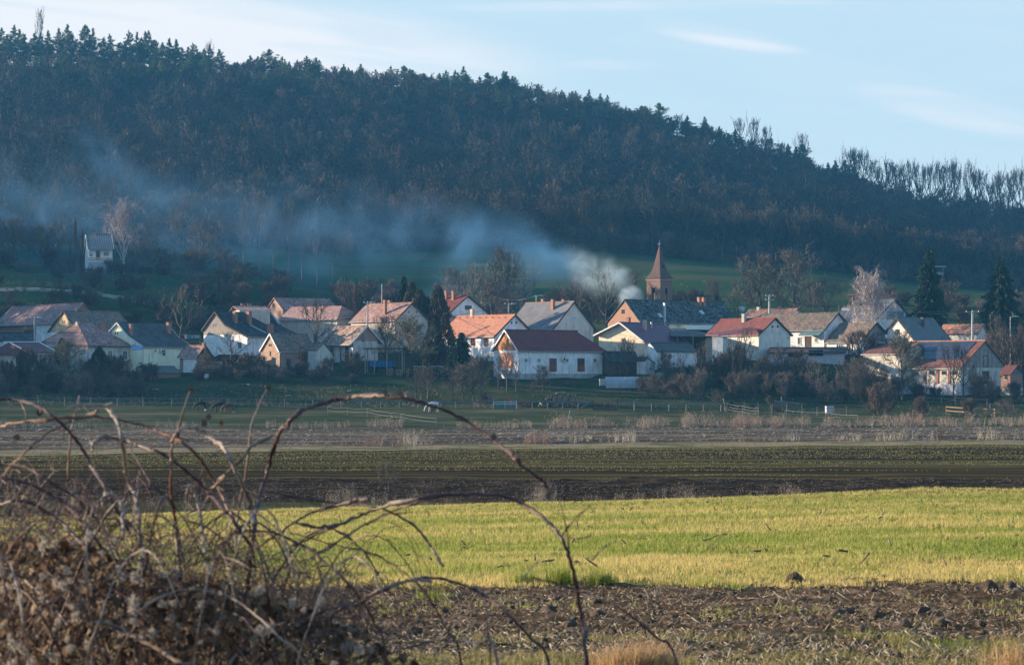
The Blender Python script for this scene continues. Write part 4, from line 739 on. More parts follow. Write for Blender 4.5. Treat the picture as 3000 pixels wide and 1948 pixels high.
    H = mk('solar_barn', 'large barn with dark solar panels on its red roof and grey boarded gable', 377, -47, 'R', [(2814, 1078), (2887, 997.5), (2949, 1072)], 2667, 1156, mat('wall_barn_cream', (.47,.43,.36), (.37,.34,.29), .8, kind='wall'), RDKRED if False else mat('tiles_maroon', (.165,.068,.052), (.13,.058,.046), .6, kind='tiles', arg=(.24,.26,.5), bump=.4), gable=WOODG, verge=mat('verge_orange', (.30,.12,.075), None, 2), cat='barn', ridge=RORANGE, gutter=TRIM)
    u = Vector((0, H.d[1] - H.d[0], H.z[1] - H.z[0])); nrm = Vector((0, -u.z, u.y)).normalized(); LX = H.xe1
    for (t0, t1) in ((.32, .62), (.64, .95)):
        for k in range(9):
            xa = LX * (.10 + .84 * k / 9); xb = LX * (.10 + .84 * (k + .97) / 9); b = MB(); p = [Vector((x, H.d[0], H.z[0])) + u * t + nrm * .10 for x, t in ((xa, t0), (xb, t0), (xb, t1), (xa, t1))]; b.add([*p, *[v - nrm * .05 for v in p]], [(0,1,2,3),(7,6,5,4),(0,4,5,1),(1,5,6,2),(2,6,7,3),(3,7,4,0)]); b.build('solar_panel', PANEL, H.roof)
    for x0, x1 in ((2706, 2713), (2743, 2750), (2778, 2785)): b = MB(); a0 = hit(H, 'front', x0, 1100)[0]; a1 = hit(H, 'front', x1, 1100)[0]; slab(H, b, 'front', a0, a1, hit(H, 'front', x0, 1124)[1], H.z[0] - .4, 0, .12); b.build('pier', mat('pier_brown', (.27,.12,.08), (.22,.11,.08), 3), H.root)
    for x in (2730, 2766, 2797): window(H, 'front', x - 7, 1086, x + 7, 1098, TRIMD, GLASS)
    pl = MB(); zt = hit(H, 'front', 2790, 1124)[1]; pl.box(H.x1, H.fy - .05, -1.3, H.x0 + .05, H.D - .3, zt); pl.build('plinth', mat('plinth_lilac', (.42,.40,.42), (.36,.34,.36), 1, kind='wall'), H.root)
    slots(H, 'gable', [(2887, 1058)], 14, 34); door(H, 'gable', 2878, 1088, 2897, 1128, WOODD, glass=False); tw = MB(); a0, a1 = hit(H, 'gable', 2880, 1090)[0], hit(H, 'gable', 2930, 1090)[0]; z0 = hit(H, 'gable', 2890, 1129)[1]; slab(H, tw, 'gable', a0, a1, z0 - .12, z0, .02, 1.3); slab(H, tw, 'gable', a0 + .1, a0 + 2.2, -1.2, z0 - .12, .06, 1.2); tw.build('landing', CONC, H.root)
    H = mk('solar_barn_annex', 'low red tile annex with white eave at the near end of the solar barn', 384, -47, 'R', [(2640, 1036), (2690, 1006)], 2572, 1120, _mats['wall_barn_cream'], _mats['tiles_maroon'], cat='barn', gutter=TRIM, ov=.25)
    H = mk('brick_shed', 'small brick shed with red tile roof on a block base at the far right edge', 374, -40, 'R', [(2961, 1095), (2980, 1071.5), (3003, 1092)], 2944, 1157, BRICK, mat('tiles_crimson', (.165,.058,.05), (.13,.05,.045), .6, kind='tiles', arg=(.3,.3,.3)), gable=RTEAL, cat='shed', gutter=False, ov=.3, ovg=.25); plinth(H, 1136, CONC); window(H, 'front', 2944, 1098, 2950, 1112, TRIMD, GLASS, bars=0)
    # front left
    H = mk('maroon_roof_house', 'single storey house with hipped purple red roof and white fascia at the left edge', 386, 32, 'L', [(90, 1036), (None, 1002), (-40, 1036)], 116, 1085, BEIGE, mat('tiles_plum', (.155,.060,.068), (.13,.055,.06), .5, kind='tiles', arg=(.25,.3,.3), bump=.3), hipend=176, hipv=27, ov=.6, ridge=TRIM, gutter=TRIM); window(H, 'front', 118, 1045, 132, 1070, TRIM, mat('curtain', (.5,.5,.5), None, 2), bars=1); window(H, 'gable', 55, 1048, 70, 1066, TRIM, GLASS)
    H = mk('old_cottage', 'old cottage with black sagging roof and brick chimney behind the maroon roof', 408, 20, 'L', [(-20, 1003), (-8, 975)], 92, 1050, DIRTYW, RDARK, gutter=False); chimney(H, 7, 976, 999, .6)
    H = mk('brick_outhouse', 'low brick outhouse with flat grey felt roof in front of the parked car', 383, 22, 'L', [(420, 1092), (402, 1073), (396, 1079)], 512, 1122, BRICK, RGREEN, cat='shed', gutter=False, ov=.1, ovg=.1, ridge=RGREEN)
    H = mk('tar_roof_shed', 'shed with sloping tar roof and old pink wall beside the garage', 396, 25, 'L', [(632, 1056), (640, 1040), (620, 1050)], 702, 1092, BRICKP, RGREEN, cat='shed', gutter=False, ov=.2, ridge=RGREEN); door(H, 'front', 636, 1060, 651, 1092, TRIM, glass=False)
    # old sheds right of the long white house
    H = mk('black_shed', 'long dark wooden shed with black roof right of the long white house', 391, 18, 'L', [(1782, 1060), (1770, 1030), (1752, 1042)], 1862, 1092, WOODD, RDARK, cat='shed', gutter=False, ov=.2, ridge=RDARK)
    H = mk('pale_shed', 'narrow shed with plastered end wall and steep dark lean-to roof', 386, -40, 'R', [(1890, 1056), (1899, 1047), (1921, 1064)], 1872, 1096, GREYW, RDARK, cat='shed', gutter=False, ov=.1, ovg=.08, ridge=RDARK); slots(H, 'gable', [(1906, 1080)], 4, 4)
    H = mk('red_shed', 'low red walled shed with black flat roof behind the bare trees', 392, -12, 'R', [(2600, 1046), (2602, 1040), (2612, 1046)], 2412, 1075, mat('wall_red', (.26,.075,.065), (.2,.07,.06), 1, kind='wall'), RDARK, cat='shed', gutter=False, ov=.2, ridge=RDARK)
    H = mk('brown_shed', 'long low shed with brown flat roof and open dark front below the red tile house', 391, -10, 'R', [(2478, 1032), (2482, 1018), (2496, 1030)], 2255, 1060, mat('wall_bluegrey', (.34,.36,.38), (.28,.3,.32), 1, kind='wall'), mat('felt_brown', (.10,.06,.05), (.07,.05,.045), 1), cat='shed', gutter=False, ov=.5, ridge=RDARK); slots(H, 'front', [(2330, 1038), (2390, 1034)], 42, 18)
    # hillside cottage
    H = mk('hill_cottage', 'small two storey cottage with blue grey roof, balcony and block base alone on the hillside', 515, 12, 'L', [(257, 728), (251, 687)], 326, 800, WHITE, RTEAL, cat='cottage', verge=TRIM, ov=1.5, ovg=.25, gutter=GALV); chimney(H, 281, 681, 689, .6)
    z0 = H.z[0]; zf = z0 - 2.9; x0, x1 = .15, H.x1 + .35; b = MB(); b.box(x0, -.05, -1.2, x1, 1.52, zf); b.build('base', mat('block_wall', (.50,.50,.52), (.42,.42,.44), 1.5, kind='brick'), H.root); b = MB(); b.box(x0 - .1, -.1, zf, x1, 1.5, zf + .08); b.build('balcony_floor', TRIM, H.root)
    b = MB()
    for k in range(2): b.box(x0, -.06, zf + .3 + .38 * k, x1 - .4, 0.0, zf + .58 + .38 * k)
    b.build('railing', mat('boards_tan', (.40,.27,.13), None, 3, kind='planks', arg=('h', .2)), H.root)
    for x in (x0 + .05, x1 - .6): b = MB(); b.tube([(x, .02, zf), (x, .02, z0 - .1)], .06, 6); b.build('post', TRIM, H.root)
    window(H, 'front', 262, 743, 272, 752, TRIM, GLASS); door(H, 'front', 282, 736, 292, 764, WOODD); window(H, 'front', 303, 737, 319, 751, TRIM, SHUT); b = MB(); b.box(1.9, -.09, -1, 3.3, -.055, 1.25); b.build('cellar_door', WOODD, H.root)
    # church tower
    T = 484; c = P(1932, 900, T); zb = P(1932, 1010, T).z; t = empty('church_tower', (c.x, c.y, zb), math.radians(45), 'brick church tower with arched belfry openings and flared tiled spire', 'church tower'); h = 37.5 / F * T / math.sqrt(2) ; q = lambda py: (HY - py) / F * T - zb
    b = MB(); zw = q(822); z1, z2 = q(874), q(850); aw_ = .42; hh = h
    # walls with arched openings on all four sides: piers, spandrels and a solid shaft below
    b.box(-hh, -hh, 0, hh, hh, q(885)); z0 = q(885); n = 8
    for k in range(4):
        R = Matrix.Rotation(k * math.pi / 2, 4, 'Z'); mb = MB(); th_ = .45
        mb.box(-hh, -hh, z0, -aw_, -hh + th_, zw); mb.box(aw_, -hh, z0, hh - th_ * 0, -hh + th_, zw) if k % 2 == 0 else mb.box(aw_, -hh, z0, hh, -hh + th_, zw)
        pts = [(aw_ * math.cos(a), z2 + aw_ * math.sin(a)) for a in np.linspace(math.pi, 0, n)]
        for i in range(n - 1):
            (xa, za), (xb, zb_) = pts[i], pts[i+1]; mb.add([(xa, -hh, za), (xb, -hh, zb_), (xb, -hh, zw), (xa, -hh, zw), (xa, -hh + th_, za), (xb, -hh + th_, zb_), (xb, -hh + th_, zw), (xa, -hh + th_, zw)], [(0,1,2,3),(7,6,5,4),(0,4,5,1),(2,6,7,3)])
        sc_ = 1 - .002 * k; b.add([R @ Vector((v[0] * sc_, v[1] * sc_, v[2])) for v in mb.v], mb.f)
    b.build('wall', mat('brick_tower', (.27,.115,.075), (.22,.15,.115), .5, kind='brick', bump=.4), t)
    for k in range(4):                       # arch surrounds
        R = Matrix.Rotation(k * math.pi / 2, 4, 'Z'); pts = [R @ Vector((-aw_ - .12, -hh - .02, z0))] + [R @ Vector(((aw_ + .12) * math.cos(a), -hh - .02, z2 + (aw_ + .12) * math.sin(a))) for a in np.linspace(math.pi, 0, n)] + [R @ Vector((aw_ + .12, -hh - .02, z0))]; m_ = MB(); m_.tube(pts, .07, 4); m_.build('arch_surround', BRICKP, t)
        m_ = MB(); lv = MB(); lv.box(-aw_, -hh + .3, q(858), aw_, -hh + .36, z2 + aw_ * .9); m_.add([R @ Vector(v) for v in lv.v], lv.f); m_.build('louvre', DARKIN, t)
    b = MB(); b.box(-hh - .16, -hh - .16, zw, hh + .16, hh + .16, zw + .22); b.build('cornice', BRICKP, t)
    prof = [(q(816.5), hh + .25), (q(806), hh * .83), (q(795), hh * .63), (q(785), hh * .515), (q(765), hh * .36), (q(740), hh * .18), (q(719), .04)]; b = MB(); vs_ = []; fs = []
    for (zz, r) in prof: vs_ += [(-r, -r, zz), (r, -r, zz), (r, r, zz), (-r, r, zz)]
    for i in range(len(prof) - 1): fs += [(4*i+k, 4*i+(k+1)%4, 4*i+4+(k+1)%4, 4*i+4+k) for k in range(4)]
    b.add(vs_, fs + [(3, 2, 1, 0)]); sp = b.build('spire', mat('tiles_spire', (.155,.092,.076), (.085,.055,.048), 5.0, bump=.5), t)
    b = MB(); b.box(.15 - .3, -hh * .60, q(784), .2, -hh * .42, q(777)); b.build('dormer', DARKIN, sp)
    b = MB(); b.tube([(0, 0, q(720)), (0, 0, q(703.5))], [.07, .03], 6); b.tube([(-.28, .28, q(714)), (.28, -.28, q(714))], .05, 6)
    for s in range(8): b.tube([(.22 * math.cos(s * .785), .22 * math.sin(s * .785), q(716)), (.22 * math.cos((s+1) * .785), .22 * math.sin((s+1) * .785), q(716))], .06, 5)
    b.build('cross', GALV, sp)
build_houses()
# ------------------------------------------------------------------ village trees, shrubs and hedges
def build_plants():
    R = random.choice
    T = 'tree'; Sb = 'shrub'
    L = [ # name, px, Y, h px, w px, prototype, label, category
    ('walnut_tree', 1203, 391, 158, 155, 'olive', 'wide leafless walnut tree with greenish bark beside the blue trailer', T),
    ('bare_tree', 1128, 405, -930, 110, 'round', 'leafless tree between the pale tile barn and the beige house', T),
    ('bare_tree', 924, 404, -880, 140, 'dark', 'dark leafless tree with forked trunk behind the small brick barn', T),
    ('bare_tree', 530, 424, -838, 165, 'round_thin', 'broad hazy leafless tree behind the clothesline', T),
    ('bare_tree', 197, 371, 150, 128, 'olive', 'large leafless tree with pale crown before the hipped house', T),
    ('bare_tree', 72, 374, 118, 84, 'red', 'brownish leafless tree before the maroon roof house', T),
    ('bare_tree', 676, 388, -978, 100, 'dark', 'vase shaped leafless tree against the tall white house', T),
    ('bare_tree', 600, 386, 62, 56, 'dark', 'small dark tree before the wall of the garage', T),
    ('shrub', 725, 387, 62, 78, 'red', 'reddish shrub between the tall white house and the brick barn', Sb),
    ('fruit_tree', 1219, 366, 66, 64, 'dark', 'thin fruit tree left of the orchard gap, below the firewood', T),
    ('fruit_tree', 1253, 364, 92, 100, 'round', 'fruit tree with spreading crown before the long firewood stack', T),
    ('fruit_tree', 1326, 363, 90, 66, 'round_thin', 'young fruit tree with narrow crown in the orchard', T),
    ('fruit_tree', 1356, 362, 104, 92, 'round', 'fruit tree with dense grey crown in the middle of the orchard', T),
    ('fruit_tree', 1386, 363, 112, 84, 'round', 'fruit tree at the right end of the orchard row', T),
    ('shrub', 1402, 378, 84, 80, 'bush', 'dark leafless shrub in the yard left of the long white house', Sb),
    ('bare_tree', 1460, 374, 92, 58, 'dark', 'dark leafless tree before the brown garage door, leaning apart', T),
    ('bare_tree', 1485, 373, 98, 56, 'dark', 'dark leafless tree with upright limbs before the brown garage door', T),
    ('bare_tree', 1512, 372, 88, 52, 'dark', 'dark leafless tree at the corner of the long white house', T),
    ('bare_tree', 1592, 371, 78, 70, 'round', 'bushy leafless tree in front of the white house wall', T),
    ('fruit_tree', 1562, 366, 48, 38, 'dark', 'tiny fruit tree left of the log pile', T),
    ('bare_tree', 1836, 388, -995, 76, 'round', 'leafless tree with lilac tinge against the cream barn', T),
    ('bare_tree', 1953, 382, 92, 56, 'dark', 'thin dark tree before the painted letters, nearer the pale shed', T),
    ('bare_tree', 1992, 381, 88, 62, 'dark', 'thin dark tree before the painted letters, nearer the bushes', T),
    ('shrub', 2060, 384, -1000, 92, 'round_thin', 'tall grey shrub right of the painted workshop', Sb), ('shrub', 2118, 385, 100, 88, 'bush', 'dense dark shrub at the left of the thicket before the red tile house', Sb), ('shrub', 2160, 384, -1008, 92, 'red', 'reddish shrub in the thicket before the porch', Sb),
    ('bare_tree', 2184, 389, -962, 100, 'dark', 'open leafless tree before the porch roof', T), ('shrub', 2238, 386, 88, 78, 'red', 'shrub with upright twigs before the cream gable', Sb), ('shrub', 2288, 384, -1018, 88, 'round', 'tall shrub in the thicket before the brown shed', Sb), ('shrub', 2342, 384, -1020, 96, 'round', 'pale leafless shrub hiding the brown shed', Sb),
    ('bare_tree', 2392, 368, 128, 74, 'round_thin', 'leafless tree with slanting trunk left of the white tank', T), ('shrub', 2296, 376, 70, 90, 'bush', 'low dark shrub beneath the thicket beside the picket fence', Sb), ('shrub', 2212, 378, 62, 84, 'bush', 'low dark shrub beneath the thicket near the white car', Sb), ('shrub', 2360, 376, 72, 84, 'bush', 'low dark shrub at the right foot of the thicket', Sb),
    ('bush', 2526, 393, -968, 118, 'bush', 'dense domed bush before the annex house', Sb),
    ('bare_tree', 2478, 374, 116, 74, 'round_thin', 'leafless tree before the red shed, left of a pair', T), ('bare_tree', 2520, 371, 124, 88, 'round', 'leafless tree before the red shed, right of a pair', T), ('bare_tree', 2566, 373, 112, 80, 'round', 'leafless tree between the red shed and the solar barn', T),
    ('bare_tree', 2643, 370, -985, 125, 'olive', 'tallest leafless tree before the solar barn, with thick trunk', T), ('bare_tree', 2714, 370, 74, 46, 'round_thin', 'thin white stemmed tree before the solar barn', T), ('bare_tree', 2793, 368, -1000, 92, 'round_thin', 'forked leafless tree before the corner of the solar barn', T), ('bare_tree', 2822, 368, -1025, 80, 'dark', 'spreading leafless tree at the solar barn gable', T), ('bare_tree', 2853, 368, 104, 48, 'dark', 'slender dark tree before the barn landing', T),
    ('shrub', 2690, 371, 44, 60, 'red', 'reddish low shrub along the drive below the solar barn', Sb), ('shrub', 2740, 373, 34, 60, 'bush', 'dark low shrub at the foot of the solar barn wall', Sb), ('bush', 2914, 368, 38, 62, 'bush', 'dark bush between the landing and the brick shed', Sb),
    ('round_bush', 2582, 346, 92, 128, 'red', 'big rounded brown bush at the edge of the paddock', Sb), ('round_bush', 2698, 338, 56, 60, 'red', 'rounded reddish bush right of the big brown bush', Sb), ('round_bush', 2836, 340, 48, 58, 'red', 'pale bush behind the wooden rails', Sb), ('round_bush', 2950, 338, 50, 76, 'round', 'grey bush at the right end of the paddock edge', Sb),
    ('shrub', 2906, 395, -978, 90, 'red', 'brown shrub behind the solar barn gable', Sb), ('shrub', 2950, 392, -972, 96, 'round', 'tall grey shrub behind the brick shed', Sb), ('shrub', 2996, 390, -965, 96, 'red', 'brown shrub at the right edge behind the brick shed', Sb), ('shrub', 2925, 420, -925, 96, 'round', 'grey shrub under the dark spruce at the right', Sb),
    ('bare_tree', 2228, 470, -755, 170, 'round', 'big leafless tree right of the church, left of a pair', T), ('bare_tree', 2330, 468, -742, 195, 'round', 'big leafless tree right of the church, right of a pair', T), ('bare_tree', 2425, 470, -805, 120, 'round_thin', 'leafless tree beside the birch', T), ('bare_tree', 2160, 474, -825, 92, 'round_thin', 'smaller leafless tree left of the pair behind the mossy barn', T), ('bare_tree', 2282, 455, -860, 130, 'dark', 'dark low tree at the feet of the big pair', T), ('bare_tree', 2385, 452, -868, 120, 'dark', 'dark low tree behind the dark roof house', T),
    ('shrub', 2040, 500, 66, 90, 'red', 'reddish shrub on the slope just right of the church', Sb), ('shrub', 2090, 512, 76, 70, 'round', 'grey shrub on the meadow right of the church', Sb), ('shrub', 2000, 505, 58, 60, 'bush', 'dark shrub touching the church spire', Sb),
    ('bare_tree', 1776, 452, -800, 130, 'dark', 'dark leafless tree standing in the white smoke', T), ('bare_tree', 1480, 470, -738, 150, 'round', 'leafless tree dimmed by drifting smoke behind the white roof', T), ('bare_tree', 1385, 468, -775, 120, 'round_thin', 'hazy tree behind the two chimney house', T), ('bare_tree', 1540, 478, -760, 120, 'round_thin', 'hazy leafless tree above the grey roof', T), ('bare_tree', 1330, 478, -790, 110, 'round', 'hazy leafless tree behind the cypresses', T), ('bare_tree', 1440, 456, -820, 130, 'round', 'low broad tree behind the white gable', T), ('bare_tree', 1700, 486, -800, 120, 'round', 'grey tree at the edge of the smoke', T), ('bare_tree', 1850, 500, -790, 100, 'round_thin', 'smoky tree left of the church', T),
    ('larch_tree', 1042, 424, -857, 40, 'column', 'small pointed reddish tree beside the beige house', T),
    ('poplar_tree', 221, 520, 150, 15, 'column', 'slim reddish poplar left of the hillside cottage, the thicker', T), ('poplar_tree', 242, 521, 120, 12, 'column', 'slim reddish poplar left of the hillside cottage, the thinner', T), ('shrub', 238, 505, 70, 22, 'bush', 'ivy clad stem at the corner of the hillside cottage', Sb),
    ('shrub', 285, 506, 26, 46, 'bush', 'dark bush at the door of the hillside cottage', Sb),
    ('shrub', 885, 389, 66, 50, 'red', 'brown shrub against the arch of the brick barn', Sb), ('shrub', 1030, 386, 72, 96, 'bush', 'dark shrub between the brick barn and the trailer shelter', Sb), ('shrub', 960, 387, 52, 60, 'bush', 'low dark shrub before the pale lean-to', Sb), ('shrub', 1415, 360, 30, 46, 'bush', 'low shrub at the right end of the orchard', Sb),
    ('shrub', 740, 384, 66, 120, 'bush', 'wide dark shrub before the brick barn gable', Sb), ('shrub', 668, 384, 54, 84, 'bush', 'dark shrub before the tar roof shed', Sb), ('shrub', 335, 379, 78, 112, 'bush', 'dark thicket between the large bare tree and the brick outhouse', Sb), ('shrub', 330, 366, 62, 70, 'round', 'grey shrub before the brick outhouse', Sb), ('shrub', 20, 372, 96, 80, 'bush', 'dark thicket at the left edge of the village', Sb), ('shrub', 128, 379, 84, 70, 'bush', 'dark thicket under the maroon roof house window', Sb), ('shrub', 262, 377, 66, 84, 'bush', 'dark thicket right of the large bare tree', Sb), ('shrub', 610, 389, 50, 52, 'bush', 'dark bush at the garage wall', Sb),
    ('shrub', 1880, 376, 38, 54, 'bush', 'dark shrub before the pale shed', Sb), ('shrub', 1975, 384, 58, 62, 'bush', 'dark rounded shrub before the painted workshop', Sb), ('shrub', 2030, 376, 50, 62, 'bush', 'dark shrub in the garden below the workshop', Sb), ('shrub', 2100, 358, 52, 52, 'round', 'grey shrub beside the garden fence corner', Sb), ('willow_stump', 2155, 368, 36, 18, 'red', 'small upright willow in the garden near the white car', Sb), ('willow_stump', 2213, 366, 32, 15, 'red', 'small upright willow standing alone in the garden', Sb), ('shrub', 2255, 362, 28, 28, 'red', 'small reddish shrub left of the picket fence', Sb),
    ]
    for (n, px, Y, h, w_, k, lab, c) in L: plant(n, px, Y, h, w_, R(PT[k]), lab, c)
    # bare trees and shrubs on the slopes at the left, dimmed by smoke
    for i, (px, Y, h, w_) in enumerate([(715,548,205,92),(760,552,225,100),(800,556,200,90),(845,552,215,96),(885,556,190,90),(930,548,205,100),(975,552,190,92),(1010,556,160,80)]):
        plant('bare_tree', px, Y, h, w_, R(PT['tall']), 'tall leafless tree in the row at the left end of the meadow', T, 'trees at the meadow end')
    for i, (px, Y, h, w_) in enumerate([(590,545,150,120),(640,560,170,110),(520,570,140,110),(455,560,120,110),(560,520,90,130),(470,528,80,120),(660,530,90,110),(400,548,90,100),(120,540,120,120),(40,545,140,120),(170,560,120,100),(720,520,70,110),(820,522,60,110),(600,500,56,110)]):
        plant('bare_tree', px, Y, h, w_, R(PT['round']), 'hazy leafless tree on the slope around the hillside cottage', T, 'trees around the cottage')
    for i, (px, py) in enumerate([(70,865),(128,868),(215,866)]): 
        p = find(px, py, 440, 520); plant('fruit_tree', px, p.y, 40, 34, R(PT['dark']), 'small fruit tree in the row above the pale track', T, 'fruit trees by the track')
    for i in range(80):
        px = random.uniform(-30, 700); Y = random.choice([random.uniform(452, 476), random.uniform(486, 545)]); plant('shrub', px, Y, random.uniform(22, 56), random.uniform(50, 95), R(PT['bush'] + PT['shrub']), 'low dark shrub on the bank between track and village', Sb, 'shrubs on the bank')
    for i in range(95):
        px = random.choice([random.uniform(640, 1060), random.uniform(1060, 2120), random.uniform(1060, 2120), random.uniform(2380, 3050)]); Y = random.uniform(470, 515); plant('shrub', px, Y, random.uniform(34, 82), random.uniform(50, 110), R(PT['bush'] + PT['shrub'] + PT['red']), 'leafless shrub in the hedge between gardens and meadow', Sb, 'hedge shrubs behind the village')
    for i in range(86):
        px = random.choice([random.uniform(2030, 2460), random.uniform(2030, 2460), random.uniform(2440, 2680), random.uniform(1880, 2060), random.uniform(2850, 3040)]); Y = random.uniform(366, 391); plant('shrub', px, Y, random.uniform(36, 86) * (.7 if px < 2040 else 1), random.uniform(44, 84), R(PT['round'] + PT['shrub'] + PT['red'] + PT['round_thin']), 'brown leafless shrub in the garden thicket before the right hand houses', Sb, 'garden thicket')
    for i in range(48):
        px = random.uniform(-40, 440); Y = random.uniform(362, 383); plant('shrub', px, Y, random.uniform(34, 78), random.uniform(44, 90), R(PT['bush'] + PT['round'] + PT['shrub'] + PT['round_thin']), 'dark leafless shrub in the thicket before the left houses', Sb, 'left garden thicket')
    for i in range(30):
        px = random.uniform(560, 1080); Y = random.uniform(378, 388); plant('shrub', px, Y, random.uniform(22, 46), random.uniform(36, 70), R(PT['bush'] + PT['shrub']), 'low dark shrub in the gardens around the brick barn', Sb, 'low garden shrubs')
    plant('birch_tree', 362, 532, 215, 118, PT['birch'][0], 'white stemmed birch above the hillside cottage', T)
    plant('birch_tree', 2552, 415, -803, 160, PT['birch'][0], 'drooping silver birch in the village before the balcony house', T)
    plant('spruce_tree', 2722, 436, -728, 130, PT['spruce'][0], 'tall dark spruce behind the slate roof house', T); plant('spruce_tree', 2932, 432, -752, 140, PT['spruce'][1], 'dark spruce near the right edge behind the village', T)
    plant('spruce_tree', 1184, 428, -806, 80, PT['spruce'][1], 'dark green spruce left of the brown cypresses', T); plant('fir_tree', 1352, 384, -972, 96, PT['spruce'][0], 'broad green fir before the orange roof house', T)
    plant('cypress_tree', 1228, 424, -826, 84, PT['thuja'][0], 'brown tinged cypress clump, left of two behind the orange roof house', T); plant('cypress_tree', 1276, 422, -836, 80, PT['thuja'][1], 'brown tinged cypress clump, right of two behind the orange roof house', T)
    plant('cypress_tree', 1286, 394, -918, 66, PT['thuja2'][0], 'twin topped cypress at the left end of the orange roof', T); plant('dark_bush', 1274, 388, 34, 30, PT['thuja1'][0], 'rounded dark evergreen bush below the twin cypress', Sb); plant('dark_bush', 1238, 389, 26, 44, PT['thuja1'][1], 'low dark evergreen hedge beside the walnut tree', Sb)
    plant('thuja_tree', 181, 388, -990, 40, PT['thuja1'][0], 'dark thuja before the left slope of the hipped house', T); plant('thuja_tree', 290, 385, -1014, 52, PT['thuja1'][1], 'broad dark thuja before the hipped house wall', T); plant('thuja_tree', 252, 384, 50, 26, PT['thuja1'][1], 'low dark thuja between two taller ones', T); plant('thuja_tree', 70, 380, -1030, 30, PT['thuja1'][0], 'narrow dark thuja before the maroon roof house', T)
    plant('thuja_tree', 2430, 381, 48, 28, PT['thuja1'][0], 'green thuja before the red shed', T); plant('thuja_tree', 2096, 520, 56, 18, PT['thuja1'][0], 'slim dark conifer on the slope right of the church', T)
    plant('boxwood', 2142, 358, 18, 17, PT['thuja1'][1], 'small rounded evergreen in the garden corner', Sb); plant('boxwood', 2170, 355, 16, 11, PT['thuja1'][0], 'small pointed evergreen in the garden corner', Sb)
    plant('brush_heap', 2210, 357, 13, 32, PT['bush'][0], 'heap of cut brushwood, left of two in the garden', 'heap'); plant('brush_heap', 2272, 355, 16, 44, PT['bush'][1], 'heap of cut brushwood, right of two in the garden', 'heap')
    plant('ditch_shrub', 1140, 117, -1352, 95, PT['round_thin'][0], 'leafless shrub on the ditch bank below the great bramble arch', Sb, sink=.02); 

# ------------------------------------------------------------------ dry weeds, reeds and grass as ground cover
DRY = mat('dry_stalk', (.22,.165,.12), (.30,.235,.175), 3, tint=.8); DRYR = mat('dry_stalk_red', (.20,.125,.095), (.27,.18,.135), 3, tint=.8); REED = mat('reed', (.32,.27,.20), (.42,.36,.28), 3, tint=.6); TUFT = mat('dry_grass', (.15,.13,.07), (.22,.18,.11), 2, tint=.7); GRN = mat('grass_tuft', (.045,.075,.020), (.075,.09,.035), 1, tint=.8)
def weeds(name, groups, m, label):
    W = Twigs()
    for (xa, xb, ya, yb, n, h0, h1, per, wd, head) in groups:
        for i in range(n):
            px = random.uniform(xa, xb); Y = random.uniform(ya, yb); cl = float(vnoise(np.array([px / 38.]), np.array([Y / 5.]), 66)[0])
            if head and random.random() > .62 + cl * 1.6: continue
            g = onground(px, Y); hh = random.uniform(h0, h1) * (1 + cl * .9 if head else 1); a = np.array(g[:]) + rng.normal(size=(per, 3)) * np.array([.12, .12, 0]) * max(hh, .3)
            d = unit(np.array([0, 0, 1.]) + rng.normal(size=(per, 3)) * .22); l = hh * rng.uniform(.5, 1, per); tn = np.clip(rng.normal(.5, .25, per), 0, 1); W.add(a - np.array([0, 0, .05]), d, l, np.full(per, wd), tn)
            if head:
                k = per * head; ii = rng.integers(0, per, k); b = a[ii] + d[ii] * (l[ii] * rng.uniform(.55, 1, k))[:, None]; W.add(b, unit(rng.normal(size=(k, 3)) + np.array([0, 0, .5])), hh * rng.uniform(.08, .22, k), np.full(k, wd * .9), np.clip(tn[ii] + .3, 0, 1))
    o = link(name, W.mesh(name, m)); return tag(o, label, None, None, 'stuff')
